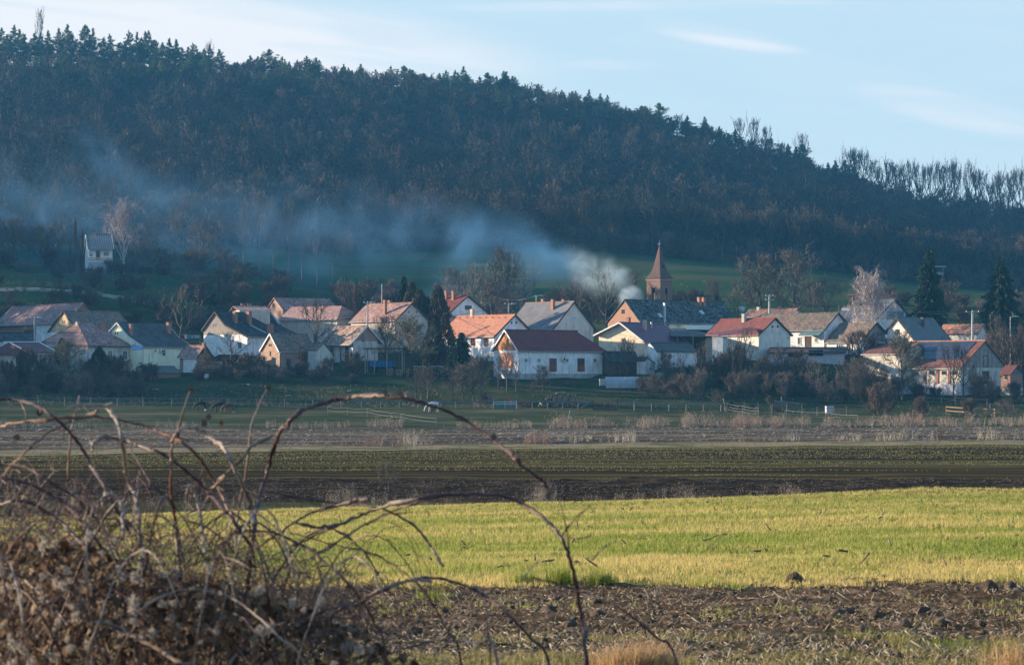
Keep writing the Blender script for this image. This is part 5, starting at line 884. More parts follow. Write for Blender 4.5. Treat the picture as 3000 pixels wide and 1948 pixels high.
def build_weeds():
    weeds('dry_weeds', [(680,760,113,119,20,0.50,1.30,14,.012,3),(960,1130,113,119,80,0.44,1.17,12,.012,3),(1180,1330,113,119,20,0.38,0.78,10,.010,3),(1470,1500,113,119,8,0.50,0.98,12,.010,4),(1560,1625,113,119,20,0.62,1.30,16,.010,4),(1690,1760,113,119,15,0.38,0.65,10,.010,3),(1800,1880,113,119,46,0.44,1.23,14,.012,3),(1965,2110,113,119,33,0.38,1.10,10,.011,3),(2190,2250,113,119,15,0.50,1.04,12,.010,3),(2300,2350,113,119,20,0.50,1.17,14,.011,4),(2380,2450,113,119,12,0.25,0.52,10,.010,3),(2730,2960,113,119,61,0.38,0.91,14,.011,4),(0,650,113,119,80,0.38,0.91,10,.011,3)], DRY, 'dry weeds along the ditch behind the green field')
    weeds('reeds', [(1180,1270,238,246,40,.5,1.6,7,.03,1),(1620,1760,238,247,50,.4,1.4,6,.03,1),(1790,1860,238,247,46,.6,1.7,7,.03,1),(2440,2520,238,246,30,.4,1.2,6,.03,1),(2570,2740,238,247,70,.4,1.4,6,.03,1),(2860,3020,238,246,44,.4,1.4,6,.03,1),(2300,2340,239,246,14,.4,1.2,8,.03,1),(1940,1980,114,118,5,.9,1.3,4,.014,2),(1800,1830,114,118,4,.8,1.5,4,.014,2)], REED, 'pale leaning reeds along the strip between the fields')
    weeds('stalks', [(1000,1180,237,246,150,.4,1.3,8,.03,1),(1540,1610,238,246,70,.5,1.6,8,.03,1),(2130,2290,238,246,40,.3,1.0,7,.03,1)], DRYR, 'brownish dead stalks along the strip between the fields')
    weeds('tall_weeds', [(-30,300,291,300,190,.4,1.1,8,.04,2),(300,620,291,300,130,.3,1.0,8,.04,2),(780,1020,291,300,130,.4,1.1,8,.04,2),(1080,1180,292,302,90,.5,1.4,8,.04,2),(1340,1560,291,303,150,.4,1.3,8,.04,2),(1610,1960,291,306,360,.5,1.6,9,.04,2),(2000,2300,291,306,420,.5,1.7,9,.04,2),(2300,2560,291,303,300,.4,1.5,9,.04,2),(2560,3050,291,304,420,.4,1.6,9,.04,2)], DRY, 'tall dry weeds in the verge before the paddock')
    weeds('red_weeds', [(2040,2290,292,301,260,.5,1.5,9,.04,2),(1640,1830,293,302,120,.5,1.3,9,.04,2),(2650,2740,294,306,100,.5,1.8,9,.04,2),(500,1010,352,357,170,.2,.8,7,.04,1),(1010,1480,352,356,110,.2,.6,7,.04,1)], DRYR, 'reddish dead weeds in the verge before the paddock')
    weeds('rough_grass', [(380,1300,353,376,900,.2,.6,8,.05,0),(0,420,353,376,500,.2,.6,8,.05,0),(1300,2100,352,380,500,.1,.4,7,.05,0),(2100,3050,352,372,500,.1,.45,7,.05,0),(0,3000,230,238.5,1500,.10,.28,8,.03,0),(-50,700,470,520,700,.3,.8,8,.07,0),(1900,3050,480,560,300,.2,.6,7,.07,0)], TUFT, 'rough dry grass on the garden slopes and field strips')
    weeds('garden_grass', [(500,3050,353,384,1500,.1,.35,7,.05,0),(0,3050,302,350,700,.06,.2,6,.05,0),(400,1000,112,119,400,.1,.35,9,.02,0)], GRN, 'short green grass in gardens and paddock')
    # straw lying on the stubble field
    n = 5200; V = []; 
    for i in range(n):
        px = random.uniform(-60, 3060); Y = random.uniform(240, 290); p = onground(px, Y); a = random.uniform(0, 3.14); l = random.uniform(.12, .42); w_ = random.uniform(.015, .05); d = Vector((math.cos(a), math.sin(a) * .8, random.uniform(0, .35))) * l; s_ = Vector((-math.sin(a), math.cos(a), .3)) * w_; b = p + Vector((0, 0, .03)); V += [b - s_, b + d - s_, b + d + s_, b + s_]
    me = npmesh('straw', np.array([v[:] for v in V]), np.arange(len(V)).reshape(-1, 4), mat('straw', (.46,.40,.32), (.34,.29,.22), 2, tint=.0)); tag(link('straw', me), 'pale straw lying on the stubble field', None, None, 'stuff')

# ------------------------------------------------------------------ fences, gates, poles, cables
FENCEW = mat('fence_wood', (.20,.185,.17), (.13,.12,.11), 3, rnd=.3); ROPE = mat('white_tape', (.32,.33,.34), None, 3); BRNW = mat('rail_brown', (.25,.15,.10), (.17,.11,.08), 3)
def fence(name, label, pts, step, h, rails, rw=.16, rt=.05, pm=FENCEW, rm=FENCEW, pr=.07, cat='fence', sag=.04, lean=.05):
    q = []
    for (a, ya), (b, yb) in zip(pts[:-1], pts[1:]):
        n = max(1, round(abs(b - a) / step)); q += [(a + (b - a) * k / n, ya + (yb - ya) * k / n) for k in range(n)]
    q.append(pts[-1]); G = [onground(*v) for v in q]; o = empty(name, G[0], 0, label, cat); o0 = G[0]; tops = []
    for g in G:
        t = g + Vector((random.uniform(-lean, lean), 0, h * random.uniform(.95, 1.12))); tops.append(t); b = MB(); b.tube([g - o0 - Vector((0, 0, .3)), t - o0], [pr, pr * .9], 6); b.build('post', pm, o)
    for z in rails:
        b = MB()
        for i in range(len(G) - 1):
            A, B = G[i], G[i+1]; mid = (A + B) / 2; c = [A + Vector((0, -pr, z + random.uniform(-sag, sag))), mid + Vector((0, -pr, z - sag * random.random())), B + Vector((0, -pr, z + random.uniform(-sag, sag)))]
            for u, v in zip(c[:-1], c[1:]): b.bar(u - o0, v - o0, rt, rw)
        b.build('rail', rm, o)
    return o
def cable(label, A, B, sag, r=.025, name='power_cable', m=None):
    A, B = Vector(A), Vector(B); b = MB(); pts = [A.lerp(B, t) - Vector((0, 0, sag * 4 * t * (1 - t))) for t in np.linspace(0, 1, 14)]; b.tube(pts, r, 4); return tag(b.build(name, m or BLACK), label, 'cable')
def pole(name, label, px, Y, ytop, arms=1, lamp=False, r=.13, m=None, armw=1.4):
    g = onground(px, Y); z = (HY - ytop) / F * Y - g.z; o = empty(name, g, 0, label, 'pole'); b = MB(); b.tube([(0, 0, -.5), (0, 0, z)], [r * 1.3, r * .8], 8); b.build('post', m or CONC, o)
    for k in range(arms):
        b = MB(); zz = z - .15 - .7 * k; b.box(-armw / 2, -.06, zz, armw / 2, .06, zz + .1); a = b.build('crossarm', GALV, o)
        for x in np.linspace(-armw / 2 + .08, armw / 2 - .08, 3): i_ = MB(); i_.tube([(x, 0, zz + .1), (x, 0, zz + .2), (x, 0, zz + .32)], [.03, .07, .05], 6); i_.build('insulator', TRIM, a)
    if lamp: b = MB(); b.tube([(0, 0, z - .2), (.6, -.3, z + .05), (1.0, -.4, z + .02)], .04, 5); b.box(.8, -.52, z - .06, 1.35, -.3, z + .06); b.build('lamp', ACW, o)
    return g + Vector((0, 0, z))
def build_fences():
    fence('rail_fence', 'long dark rail fence along the foot of the gardens at the left', [(-40,351),(420,351),(1000,351)], 80, 1.25, (1.15, .5), .10, .05, lean=.1)
    fence('board_fence', 'grey board fence between the dark rails and the green gate', [(1005,351),(1445,351)], 52, 1.15, (1.08,), .24, .04, pr=.05)
    fence('board_fence', 'sagging board fence between the green gate and the rusty gate', [(1515,351),(1738,351)], 48, 1.15, (1.1,), .26, .04, pr=.05)
    fence('board_fence', 'grey board fence on stout posts right of the rusty gate', [(1808,351),(1960,351),(2112,352)], 47, 1.2, (1.12,), .24, .05, pr=.09)
    g = onground(1700, 351); b = MB(); a = P(1700, 1196, 350.7); c = P(1737, 1172, 350.7); b.bar((0,0,0), c - a, .05, .28); o = b.build('brace_board', FENCEW); o.location = a; tag(o, 'slanting board propped against the fence post by the rusty gate', 'board')
    # green gate: pale pickets above a green lower panel, two leaves
    a, c = onground(1447, 350.5), onground(1512, 350.5); o = empty('garden_gate', a, 0, 'double garden gate with pale pickets over a green lower panel', 'gate'); W_ = c.x - a.x
    for k in range(2):
        x0 = W_ * (.02 + .5 * k); x1 = x0 + W_ * .46; b = MB(); b.box(x0, -.02, .05, x1, .02, .55); b.build('lower_panel', mat('gate_green', (.08,.19,.14), (.06,.15,.12), 3), o); b = MB()
        for x in np.arange(x0, x1, .13): b.box(x, -.015, .55, x + .07, .015, 1.15)
        b.box(x0, .02, .66, x1, .05, .72); b.box(x0, .02, 1.02, x1, .05, 1.08); b.build('pickets', mat('picket_pale', (.42,.44,.42), (.34,.36,.35), 3), o)
    for x in (-.04, W_ * .5, W_ + .02): b = MB(); b.box(x - .05, -.05, -.3, x + .05, .05, 1.2); b.build('post', GALV, o)
    a, c = onground(1738, 350.5), onground(1808, 350.5); o = empty('mesh_gate', a, 0, 'rusty wire gate with brown lower sheet between dark posts', 'gate'); W_ = c.x - a.x; b = MB(); b.box(.05, -.01, .0, W_ - .05, .01, .42); b.build('lower_sheet', RUST, o); b = MB()
    for z in (.45, .75, 1.05, 1.22): b.bar((.05, 0, z), (W_ - .05, 0, z), .025, .025)
    for x in np.linspace(.05, W_ - .05, 14): b.bar((x, 0, .42), (x, 0, 1.22), .012, .012)
    b.build('wire_frame', RUST, o)
    for x in (0, W_ * .38, W_ * .62, W_): b = MB(); b.box(x - .05, -.05, -.3, x + .05, .05, 1.45 if x in (0, W_) else 1.25); b.build('post', TRIMD, o)
    # picket fence and hurdle in the garden at the right
    fence('wire_fence', 'wire fence on thin posts sloping down at the right of the paddock', [(2215,345),(2350,346),(2480,347)], 46, 1.25, (1.05,), .06, .04, pr=.045); fence('garden_fence', 'thin garden fence behind the green lawn patch', [(2180,354),(2262,354),(2350,355)], 42, 1.35, (1.2,), .03, .03, pr=.04)
    g = onground(2268, 361); o = empty('picket_fence', g, 0, 'broken picket fence with pale top rail beside the thicket', 'fence'); b = MB(); 
    for x in np.arange(0, 3.9, .17):
        h = .85 + random.uniform(-.1, .15); b.box(x, -.01, -.2 - x * .06, x + .07, .01, h - x * .09)
    b.build('pickets', FENCEW, o); b = MB(); b.bar((0, -.03, .85), (3.9, -.03, .5), .04, .09); b.build('rail', REED, o); b = MB(); b.tube([(1.1, 0, -.2), (1.1, 0, 1.5)], .06, 6); b.tube([(1.15, 0, 1.2), (1.5, -.1, 0)], .05, 5); b.build('post', FENCEW, o)
    fence('wooden_rails', 'brown wooden rails slanting down the bank at the right edge', [(2772,352),(2840,345),(2915,338)], 70, 1.15, (1.05, .5), .12, .06, BRNW, BRNW); fence('drive_fence', 'post and rail fence along the drive below the solar barn', [(2798,363),(2846,362),(2892,361)], 46, 1.2, (1.0,), .10, .05, BRNW, BRNW, pr=.08); fence('yard_fence', 'dark low rail fence below the brick shed', [(2900,358),(3040,357)], 66, .9, (.8,), .1, .05)
    # white electric tape
    def tape(label, pts, n, h, hs, rad=.011):
        o = empty('electric_fence', onground(*pts[0]), 0, label, 'fence'); o0 = o.location.copy(); q = []
        for (a, ya), (b_, yb) in zip(pts[:-1], pts[1:]): q += [(a + (b_ - a) * k / n, ya + (yb - ya) * k / n) for k in range(n)]
        q.append(pts[-1]); G = [onground(*v) for v in q]
        for g in G: b = MB(); b.tube([g - o0 - Vector((0,0,.2)), g - o0 + Vector((random.uniform(-.05,.05), 0, h))], .022, 5); b.build('stake', GALV, o)
        for z in hs:
            b = MB(); pp = []
            for i in range(len(G) - 1):
                A, B = G[i] + Vector((0, 0, z)), G[i+1] + Vector((0, 0, z)); pp += [A.lerp(B, t) - o0 - Vector((0, 0, .12 * 4 * t * (1 - t))) for t in (0, .25, .5, .75)]
            pp.append(G[-1] + Vector((0, 0, z)) - o0); b.tube(pp, rad, 4); b.build('tape', ROPE, o)
    tape('white tape fence running downhill left of the white horse', [(960,334),(1075,328),(1278,300)], 2, 1.1, (1.05, .6)); tape('low white tape along the edge of the stubble field', [(-30,293),(700,294),(1500,294),(2200,294),(3030,293)], 4, .55, (.5,), .014)
    tape('three white tapes stretched from the leaning post across the paddock corner', [(2130,352),(2175,345),(2221,338)], 1, 1.3, (1.2, .8, .4), .014); tape('white tape fence in front of the big brown bush', [(2300,332),(2418,322),(2512,308)], 1, 1.15, (1.1,), .014); tape('yellowish tape along the drive before the solar barn', [(2690,366),(2758,365),(2800,362)], 1, .8, (.75,))
    b = MB(); a = onground(2126, 351.6); b.tube([(0.25,0,-.3),(-.35,0,2.0)], .1, 6); b.tube([(.0,.1,-.3),(-.15,.05,.8)], .09, 6); o = b.build('leaning_post', FENCEW); o.location = a; tag(o, 'thick leaning post at the end of the board fence', 'post')
    b = MB(); a = onground(1664, 322); b.tube([(0,0,-.2),(.25,0,1.15)], .04, 5); o = b.build('white_stake', TRIM); o.location = a; tag(o, 'white stake leaning alone in the paddock', 'stake')
    # poles and cables
    t1 = pole('power_pole', 'concrete power pole with street lamp before the whitewashed barn wall', 101, 400, 930, 1, True, .14); t2 = pole('power_pole', 'concrete power pole before the pink roof and the beige house', 1077, 408, 886, 1, True, .14); t3 = pole('power_pole', 'tall thin concrete pole against the meadow behind the beige house', 1119, 468, 832, 0, False, .12)
    t4 = pole('power_pole', 'concrete pole behind the two chimney house', 1409, 470, 853, 1, False, .14); t5 = pole('power_pole', 'lamp pole just left of the grey corrugated roof', 1490, 424, 890, 1, True, .12); t6 = pole('power_pole', 'lamp pole rising behind the grey corrugated roof', 1571, 452, 866, 0, True, .12)
    t7 = pole('power_pole', 'thick concrete pole with double arms before the back orange roof', 2254, 428, 866, 2, False, .22); t8 = pole('power_pole', 'concrete pole with wide crossarm and insulators above the solar barn', 2849, 398, 913, 1, False, .22, armw=2.2); t9 = pole('power_pole', 'thin lamp pole near the right edge', 2960, 418, 927, 0, True, .1); t10 = pole('power_pole', 'thin dark wooden pole by the cabin hill trees', 694, 500, 800, 0, False, .09, TIMBER); t11 = pole('wooden_pole', 'short wooden pole behind the dark roof house', 2458, 428, 894, 0, False, .1, TIMBER); t12 = pole('power_pole', 'thin pole before the beige gable', 1171, 402, 923, 0, False, .08, TIMBER)
    p = onground(2093, 430); o = empty('tv_antenna', P(2093, 884, 425), 0, 'television antenna standing above the mossy barn ridge', 'antenna'); b = MB(); b.tube([(0,0,-.6),(0,0,1.6)], .03, 5); b.build('mast', BLACK, o); b = MB()
    for z in (.8, 1.1, 1.4): b.bar((-.4,0,z),(.4,0,z), .05, .05)
    b.build('dipoles', BLACK, o)
    up = Vector((0, 0, .1)); cable('power cable from the lamp pole to the hipped house', t1, P(228, 957, 397), .5); cable('power cable sloping across the beige gable', t2, t12, .3); cable('power cable from the beige gable toward the white gable', t12, t5, 1.0); cable('pale sagging cable between the two poles above the white gable', t4, t6, 1.3, .035, m=GALV); cable('power cable dropping to the orange roof', t5, P(1512, 918, 400), .3); cable('power cable across the cypress clump', t2, t4, .8)
    cable('long power cable behind the mossy roof house', t7, t11, .8); cable('power cable from the wide crossarm to the right edge', t8, P(3040, 948, 398), .4, .035); cable('power cable from the wide crossarm past the spruce', t8, P(2610, 905, 425), .6, .035); cable('power cable from the short pole across the birch', t11, t8, .5)
    cable('low power cable at the left across the barn wall', P(-20, 962, 405), t1 - Vector((0,0,1.2)), .3); cable('low power cable from the lamp pole to the ochre gable', t1 - Vector((0,0,1.5)), P(150, 983, 410), .2)
    # hunting stand
    g = onground(2752, 640); o = empty('hunting_stand', g, 0, 'raised hunting stand with pale flat roof at the forest edge', 'hunting stand'); z1 = (HY - 808) / F * 640 - g.z; zt = (HY - 782) / F * 640 - g.z
    for i in (-1, 1):
        for j in (-1, 1): b = MB(); b.tube([(i * 1.1, j * 1.1, -.4), (i * .8, j * .8, z1)], .07, 5); b.build('leg', TIMBER, o)
    b = MB(); b.box(-.95, -.95, z1, .95, .95, z1 + .9); b.box(-.95, -.95, z1 + .9, -.85, .95, zt); b.box(.85, -.95, z1 + .9, .95, .95, zt); b.build('cabin', WOODG, o); b = MB(); b.box(-1.6, -1.3, zt, 1.6, 1.3, zt + .12); b.build('roof', TRIM, o); b = MB()
    for s in (-.25, .25): b.tube([(1.0 + s, -1.9, -.3), (.4 + s, -1.0, z1)], .04, 5)
    b.build('ladder', TIMBER, o)

# ------------------------------------------------------------------ animals, vehicles, yard things
def skin(name, verts, edges, radii, m, sub=2):
    import bmesh
    me = bpy.data.meshes.new(name); me.from_pydata(verts, edges, []); bm = bmesh.new(); bm.from_mesh(me); sk = bm.verts.layers.skin.verify(); bm.verts.ensure_lookup_table()
    for v, r in zip(bm.verts, radii): v[sk].radius = (r, r) if isinstance(r, float) else r; v[sk].use_root = v.index == 0
    bm.to_mesh(me); bm.free(); o = bpy.data.objects.new(name + '_tmp', me); C.objects.link(o); o.modifiers.new('s', 'SKIN').use_smooth_shade = True; s_ = o.modifiers.new('u', 'SUBSURF'); s_.levels = sub; s_.render_levels = sub
    dg = bpy.context.evaluated_depsgraph_get(); r = bpy.data.meshes.new_from_object(o.evaluated_get(dg)); bpy.data.objects.remove(o); r.materials.clear(); r.materials.append(m); r.name = name; return r
def horse(label, px, py, Y, m, mane_m, sock=None, flip=1, scale=1.0, grazing=True, rz=0.):
    g = onground(px, Y); o = empty('horse', g, rz, label, 'horse'); o.scale = (scale * flip, scale, scale)
    v = [(.45,0,1.30),(.80,0,1.27),(.10,0,1.20),(-.28,0,1.22),(-.58,0,1.24)]; r = [.27,.20,.30,.29,.24]; e = [(0,1),(0,2),(2,3),(3,4)]
    hd = [(-.86,0,1.02),(-1.06,0,.74),(-1.20,0,.52),(-1.26,0,.34),(-1.30,0,.14)] if grazing else [(-.85,0,1.5),(-1.0,0,1.75),(-1.15,0,1.68),(-1.3,0,1.55),(-1.45,0,1.42)]; hr = [.19,.14,.115,.10,.07]
    k = len(v); v += hd; r += hr; e += [(4, k)] + [(k+i, k+i+1) for i in range(4)]
    for i, (sx_, s_) in enumerate(((-1, .06), (1, -.10))):
        k = len(v); v += [(-.52, sx_*.12, 1.02), (-.54 + s_*.4, sx_*.13, .62), (-.53 + s_, sx_*.13, .30), (-.54 + s_*1.2, sx_*.13, .10), (-.59 + s_*1.2, sx_*.13, .03)]; r += [.13,.075,.05,.05,.062]; e += [(4, k)] + [(k+j, k+j+1) for j in range(4)]
        k = len(v); s2 = s_ * 1.3; v += [(.52 + s2*.2, sx_*.13, 1.00), (.50 + s2*.5, sx_*.14, .80), (.72 + s2, sx_*.14, .54), (.66 + s2, sx_*.14, .26), (.65 + s2, sx_*.14, .10), (.59 + s2, sx_*.14, .03)]; r += [.18,.13,.075,.05,.05,.062]; e += [(0, k)] + [(k+j, k+j+1) for j in range(5)]
    link('body', skin('body', v, e, r, m), o); b = MB(); b.tube([(.95,0,1.28),(1.06,0,1.05),(1.04,.02,.75),(1.0,0,.5)], [.04,.07,.06,.02], 6); b.build('tail', mane_m, o); b = MB()
    if grazing: b.tube([(-.62,0,1.46),(-.84,0,1.22),(-1.05,0,.90),(-1.13,0,.72)], [.03,.06,.06,.03], 5)
    b.build('mane', mane_m, o); b = MB(); hx, hz = hd[1][0], hd[1][2]
    for s in (-1, 1): b.tube([(hx - .06, s*.06, hz - .02), (hx - .16, s*.08, hz + .06), (hx - .22, s*.085, hz + .10)], [.035,.03,.004], 5)
    b.build('ear', m, o)
    if sock:
        for sx_, s_ in ((-1, .06), (1, -.10)): b = MB(); b.tube([(.65 + s_*1.3, sx_*.14, .02), (.65 + s_*1.3, sx_*.14, .26)], [.075,.056], 8); b.build('sock', sock, o)
    return o
def car(name, label, g, rz, paint):
    o = empty(name, g, rz, label, 'car'); b = MB(); lo = [(-2.1,.35),(-2.12,.62),(-2.02,.88),(-1.45,.95),(.95,.92),(1.75,.80),(2.08,.62),(2.1,.32)]; top = [(-1.55,.94),(-.95,1.36),(.15,1.40),(.98,.93)]
    W = .84; n = len(lo); f = lambda x: 1 - .10 * max(0, abs(x) - 1.5); v = [(x, -W * f(x), z) for x, z in lo] + [(x, W * f(x), z) for x, z in lo]; b.add(v, [tuple(range(n)), tuple(range(2*n-1, n-1, -1))] + [(i, i+n, (i+1)%n+n, (i+1)%n) for i in range(n)])
    c0 = [(x, -(W - .03 if z < 1 else W - .22), z) for x, z in top]; c1 = [(x, -y, z) for x, y, z in c0]; b.add(c0 + c1, [(0,1,2,3),(7,6,5,4),(1,5,6,2),(0,4,5,1),(2,6,7,3)]); b.build('body', paint, o)
    def win(pts, nm):
        q = [Vector(p) for p in pts]; nn = (q[1]-q[0]).cross(q[2]-q[0]).normalized() * .012; m_ = MB(); m_.add([p + nn for p in q] + [p - nn for p in q], [(0,1,2,3),(7,6,5,4),(0,4,5,1),(1,5,6,2),(2,6,7,3),(3,7,4,0)]); m_.build(nm, GLASS, o)
    for s in (-1, 1):
        yb, yt = s * (W - .055), s * (W - .215)
        win([(-1.22,yb,.99),(-.36,yb,.99),(-.36,yt,1.33),(-.90,yt,1.31)], 'side_window'); win([(-.28,yb,.99),(.72,yb,.99),(.16,yt,1.34),(-.28,yt,1.34)], 'side_window')
    win([(.92,-.66,.97),(.92,.66,.97),(.22,.54,1.37),(.22,-.54,1.37)], 'windscreen'); win([(-1.5,-.66,.98),(-1.5,.66,.98),(-1.0,.54,1.33),(-1.0,-.54,1.33)], 'rear_window')
    for x in (-1.32, 1.30):
        for s in (-1, 1):
            t = MB(); a = [(x + .31 * math.cos(k*.524), s * .86, .31 + .31 * math.sin(k*.524)) for k in range(12)]; c_ = [(p[0], s * .64, p[2]) for p in a]; t.add(a + c_, [tuple(range(12)), tuple(range(23, 11, -1))] + [(i, (i+1)%12, (i+1)%12+12, i+12) for i in range(12)]); wo = t.build('wheel', BLACK, o); t = MB(); a = [(x + .19 * math.cos(k*.785), s * .875, .31 + .19 * math.sin(k*.785)) for k in range(8)]; t.add(a + [(p[0], s * .8, p[2]) for p in a], [tuple(range(8)), tuple(range(15, 7, -1))] + [(i, (i+1)%8, (i+1)%8+8, i+8) for i in range(8)]); t.build('rim', GALV, wo)
    for s in (-1, 1): b = MB(); b.box(1.86, s*.5-.17, .62, 2.06, s*.5+.17, .76); b.build('headlight', ACW, o)
    return o
def logs(name, label, px, Y, L, D, H, rad, end_m=None, jumble=0.0, cat='firewood'):
    g = onground(px, Y); b = MB(); n_r = max(2, int(H / (rad * 1.75)))
    for k in range(n_r):
        for i in range(int(L / (rad * 2.02))):
            if jumble and (abs(i * rad * 2.02 / L - .5) * 2 > 1.02 - (k / n_r) ** 1.5 * .9 or random.random() < .1): continue
            x = (i + .5 * (k % 2)) * rad * 2.02 - L / 2; r = rad * random.uniform(.75, 1.1); z = rad + k * rad * 1.75; a = random.uniform(-.6, .6) * jumble; dx, dz = math.sin(a) * D, random.uniform(-.3, .3) * jumble; yo = random.uniform(-.08, .08)
            b.tube([(x, -D/2 + yo, z), (x + dx, D/2 + yo, z + dz)], r, 6, random.randint(0, 1))
    o = b.build(name, [mat('log_end', (.40,.27,.16), (.30,.20,.13), 4), mat('log_bark', (.11,.09,.075), (.2,.17,.14), 5)]); o.location = g; return tag(o, label, cat)
def build_things():
    DK = mat('horse_dark', (.018,.013,.012), (.028,.020,.017), 1.5, rough=.6); BAY = mat('horse_bay', (.11,.045,.022), (.15,.07,.035), 1.2, rough=.6); GREYH = mat('horse_white', (.60,.57,.53), (.50,.47,.44), 1.2, rough=.7); PALEH = mat('horse_mane', (.56,.52,.46), None, 2)
    horse('dark grazing horse with white hind socks, standing apart at the left', 590, 1220, 341, DK, DK, TRIM, 1, .92); horse('dark bay grazing horse nearly hidden behind a dried stalk', 646, 1227, 338, DK, DK, None, 1, 1.02); horse('brown horse with white hind socks behind the dark bay one', 672, 1228, 337, BAY, DK, TRIM, 1, .95, rz=.35); horse('white horse grazing alone in the paddock', 1270, 1222, 340, GREYH, PALEH, None, 1, 1.0)
    car('parked_car', 'silver blue saloon car parked before the cream house', onground(492, 389), -.12, mat('paint_silver', (.30,.36,.44), None, 2, rough=.3, spec=.5)); car('parked_car', 'white car half hidden in the thicket before the red tile house', onground(2160, 386.5), math.pi - .1, mat('paint_white', (.72,.72,.72), None, 2, rough=.3, spec=.5))
    # trailer under its shelter
    g = onground(1120, 394); o = empty('trailer', g, -.08, 'bright blue farm trailer under the open shelter', 'trailer'); b = MB(); z0 = .95; b.box(-2.0, -.9, z0, 1.9, .9, z0 + 1.0); b.build('body', mat('trailer_blue', (.03,.19,.48), (.03,.16,.42), 1, rough=.45), o); b = MB()
    for x in np.linspace(-1.95, 1.85, 7): b.box(x - .03, -.95, z0, x + .03, -.9, z0 + 1.0)
    b.build('ribs', mat('trailer_rib', (.02,.11,.30), None, 2), o); b = MB(); b.box(-2, -.5, .72, 2.0, .5, .93); b.bar((1.9, 0, .75), (3.2, 0, .5), .1, .1); b.build('chassis', BLACK, o)
    for x in (-1.2, 1.0):
        for s in (-1, 1): b = MB(); b.tube([(x, s*.6, .42), (x, s*.82, .42)], .42, 12); b.build('wheel', BLACK, o)
    g = onground(1096, 392); o = empty('shelter', g, -.05, 'open timber shelter with flat roof over the blue trailer', 'shelter'); z = (HY - 1022) / F * 391 - g.z; b = MB(); b.box(-1.6, -1.5, z, 5.0, 2.6, z + .14); b.build('roof', TRIMD, o)
    for (x, y) in ((-1.3, -1.2), (.2, -1.3), (2.2, -1.2), (4.7, -1.2), (-1.3, 2.3), (4.7, 2.3)): b = MB(); b.box(x - .09, y - .09, -.6, x + .09, y + .09, z); b.build('post', mat('post_pale', (.34,.27,.21), (.26,.2,.16), 3), o)
    logs('firewood_stack', 'square firewood stack next to the blue trailer', 1145, 388, .9, .9, 1.35, .08); logs('firewood_stack', 'firewood stack with snowy white top between two others', 1172, 387, 1.2, .9, 1.15, .08); logs('firewood_stack', 'small tall firewood stack at the walnut trunk', 1196, 387, .6, .9, 1.4, .08); logs('firewood_stack', 'long firewood stack covered with pale sheets', 1268, 388, 6.2, .9, 1.45, .09)
    g = onground(1268, 388); b = MB()
    for k in range(9): x = -3.1 + k * .69; b.box(x, -.55, 1.5 + random.uniform(-.03, .08), x + .68, .5, 1.56 + random.uniform(0, .08))
    o = b.build('cover_sheet', mat('sheet_pale', (.55,.55,.55), (.35,.35,.36), 3)); o.location = g; tag(o, 'pale sheets laid along the top of the long firewood stack', 'cover')
    o = logs('log_pile', 'jumbled dark log pile behind the sagging board fence', 1640, 357, 6.0, .8, 2.3, .12, jumble=.8); logs('log_pile', 'low pile of timber under the orchard trees by the white house', 1428, 362, 2.6, 1.6, .8, .11, jumble=.5)
    g = onground(1523, 356); o = empty('harrow', g, .1, 'red painted farm harrow lying in the grass beside the log pile', 'harrow'); RD = mat('paint_harrow', (.34,.04,.045), (.26,.04,.045), 3); b = MB()
    for y in np.linspace(-.5, .5, 4): b.bar((-1.4, y, .35), (1.5, y, .42), .1, .1)
    for x in np.linspace(-1.4, 1.4, 6): b.bar((x, -.5, .36), (x, .5, .40), .08, .08)
    b.build('frame', RD, o); b = MB()
    for x in np.linspace(-1.4, 1.4, 9):
        for y in (-.45, 0, .45): b.tube([(x, y, .4), (x + .05, y, 0)], .025, 4)
    b.build('tines', RUST, o); b = MB(); b.tube([(-1.3, 0, .4), (-1.55, 0, 1.2)], .06, 5); b.tube([(-1.2, -.4, .4), (-1.5, 0, 1.0)], .05, 5); b.build('hitch', RD, o)
    # polytunnel, tanks, boxes
    g = onground(1823, 379); o = empty('polytunnel', g, .0, 'low polytunnel of cloudy plastic beside the white house', 'polytunnel'); L_ = 5.1; pr = [(1.25 * math.cos(a), 1.75 * math.sin(a) ** .8) for a in np.linspace(0, math.pi, 11)]; b = MB(); pp = [(-L_/2, y, z) for y, z in pr] + [(L_/2, y, z) for y, z in pr]; n = 11; b.add(pp, [(i, i+1, i+1+n, i+n) for i in range(n-1)] + [tuple(range(n)), tuple(range(2*n-1, n-1, -1))]); b.build('cover', mat('cloudy_plastic', (.40,.44,.47), (.48,.52,.55), 1.5, rough=.35, spec=.4, trans=.35), o); b = MB()
    for x in np.linspace(-L_/2, L_/2, 6): b.tube([(x, y * 1.012, z * 1.012) for y, z in pr], .025, 4)
    b.build('hoops', GALV, o)
    def tank(label, px, Y, s=1.0, m=None):
        g = onground(px, Y); o = empty('water_tank', g, .1, label, 'tank'); b = MB(); b.box(-.56*s, -.5*s, .18, .56*s, .5*s, .18 + 1.0*s); b.build('bottle', m or mat('tank_white', (.66,.68,.68), (.56,.58,.58), 2), o); b = MB()
        for z in np.linspace(.2, .18 + s, 5):
            for (p, q) in (((-.6,-.54),(.6,-.54)), ((.6,-.54),(.6,.54)), ((-.6,-.54),(-.6,.54))): b.bar((p[0]*s, p[1]*s, z), (q[0]*s, q[1]*s, z), .03, .03)
        for x in np.linspace(-.6, .6, 6): b.bar((x*s, -.54*s, .15), (x*s, -.54*s, .2 + s), .03, .03)
        b.build('cage', GALV, o); b = MB(); b.box(-.6*s, -.54*s, -.3, .6*s, .54*s, .15); b.build('pallet', TIMBER, o)
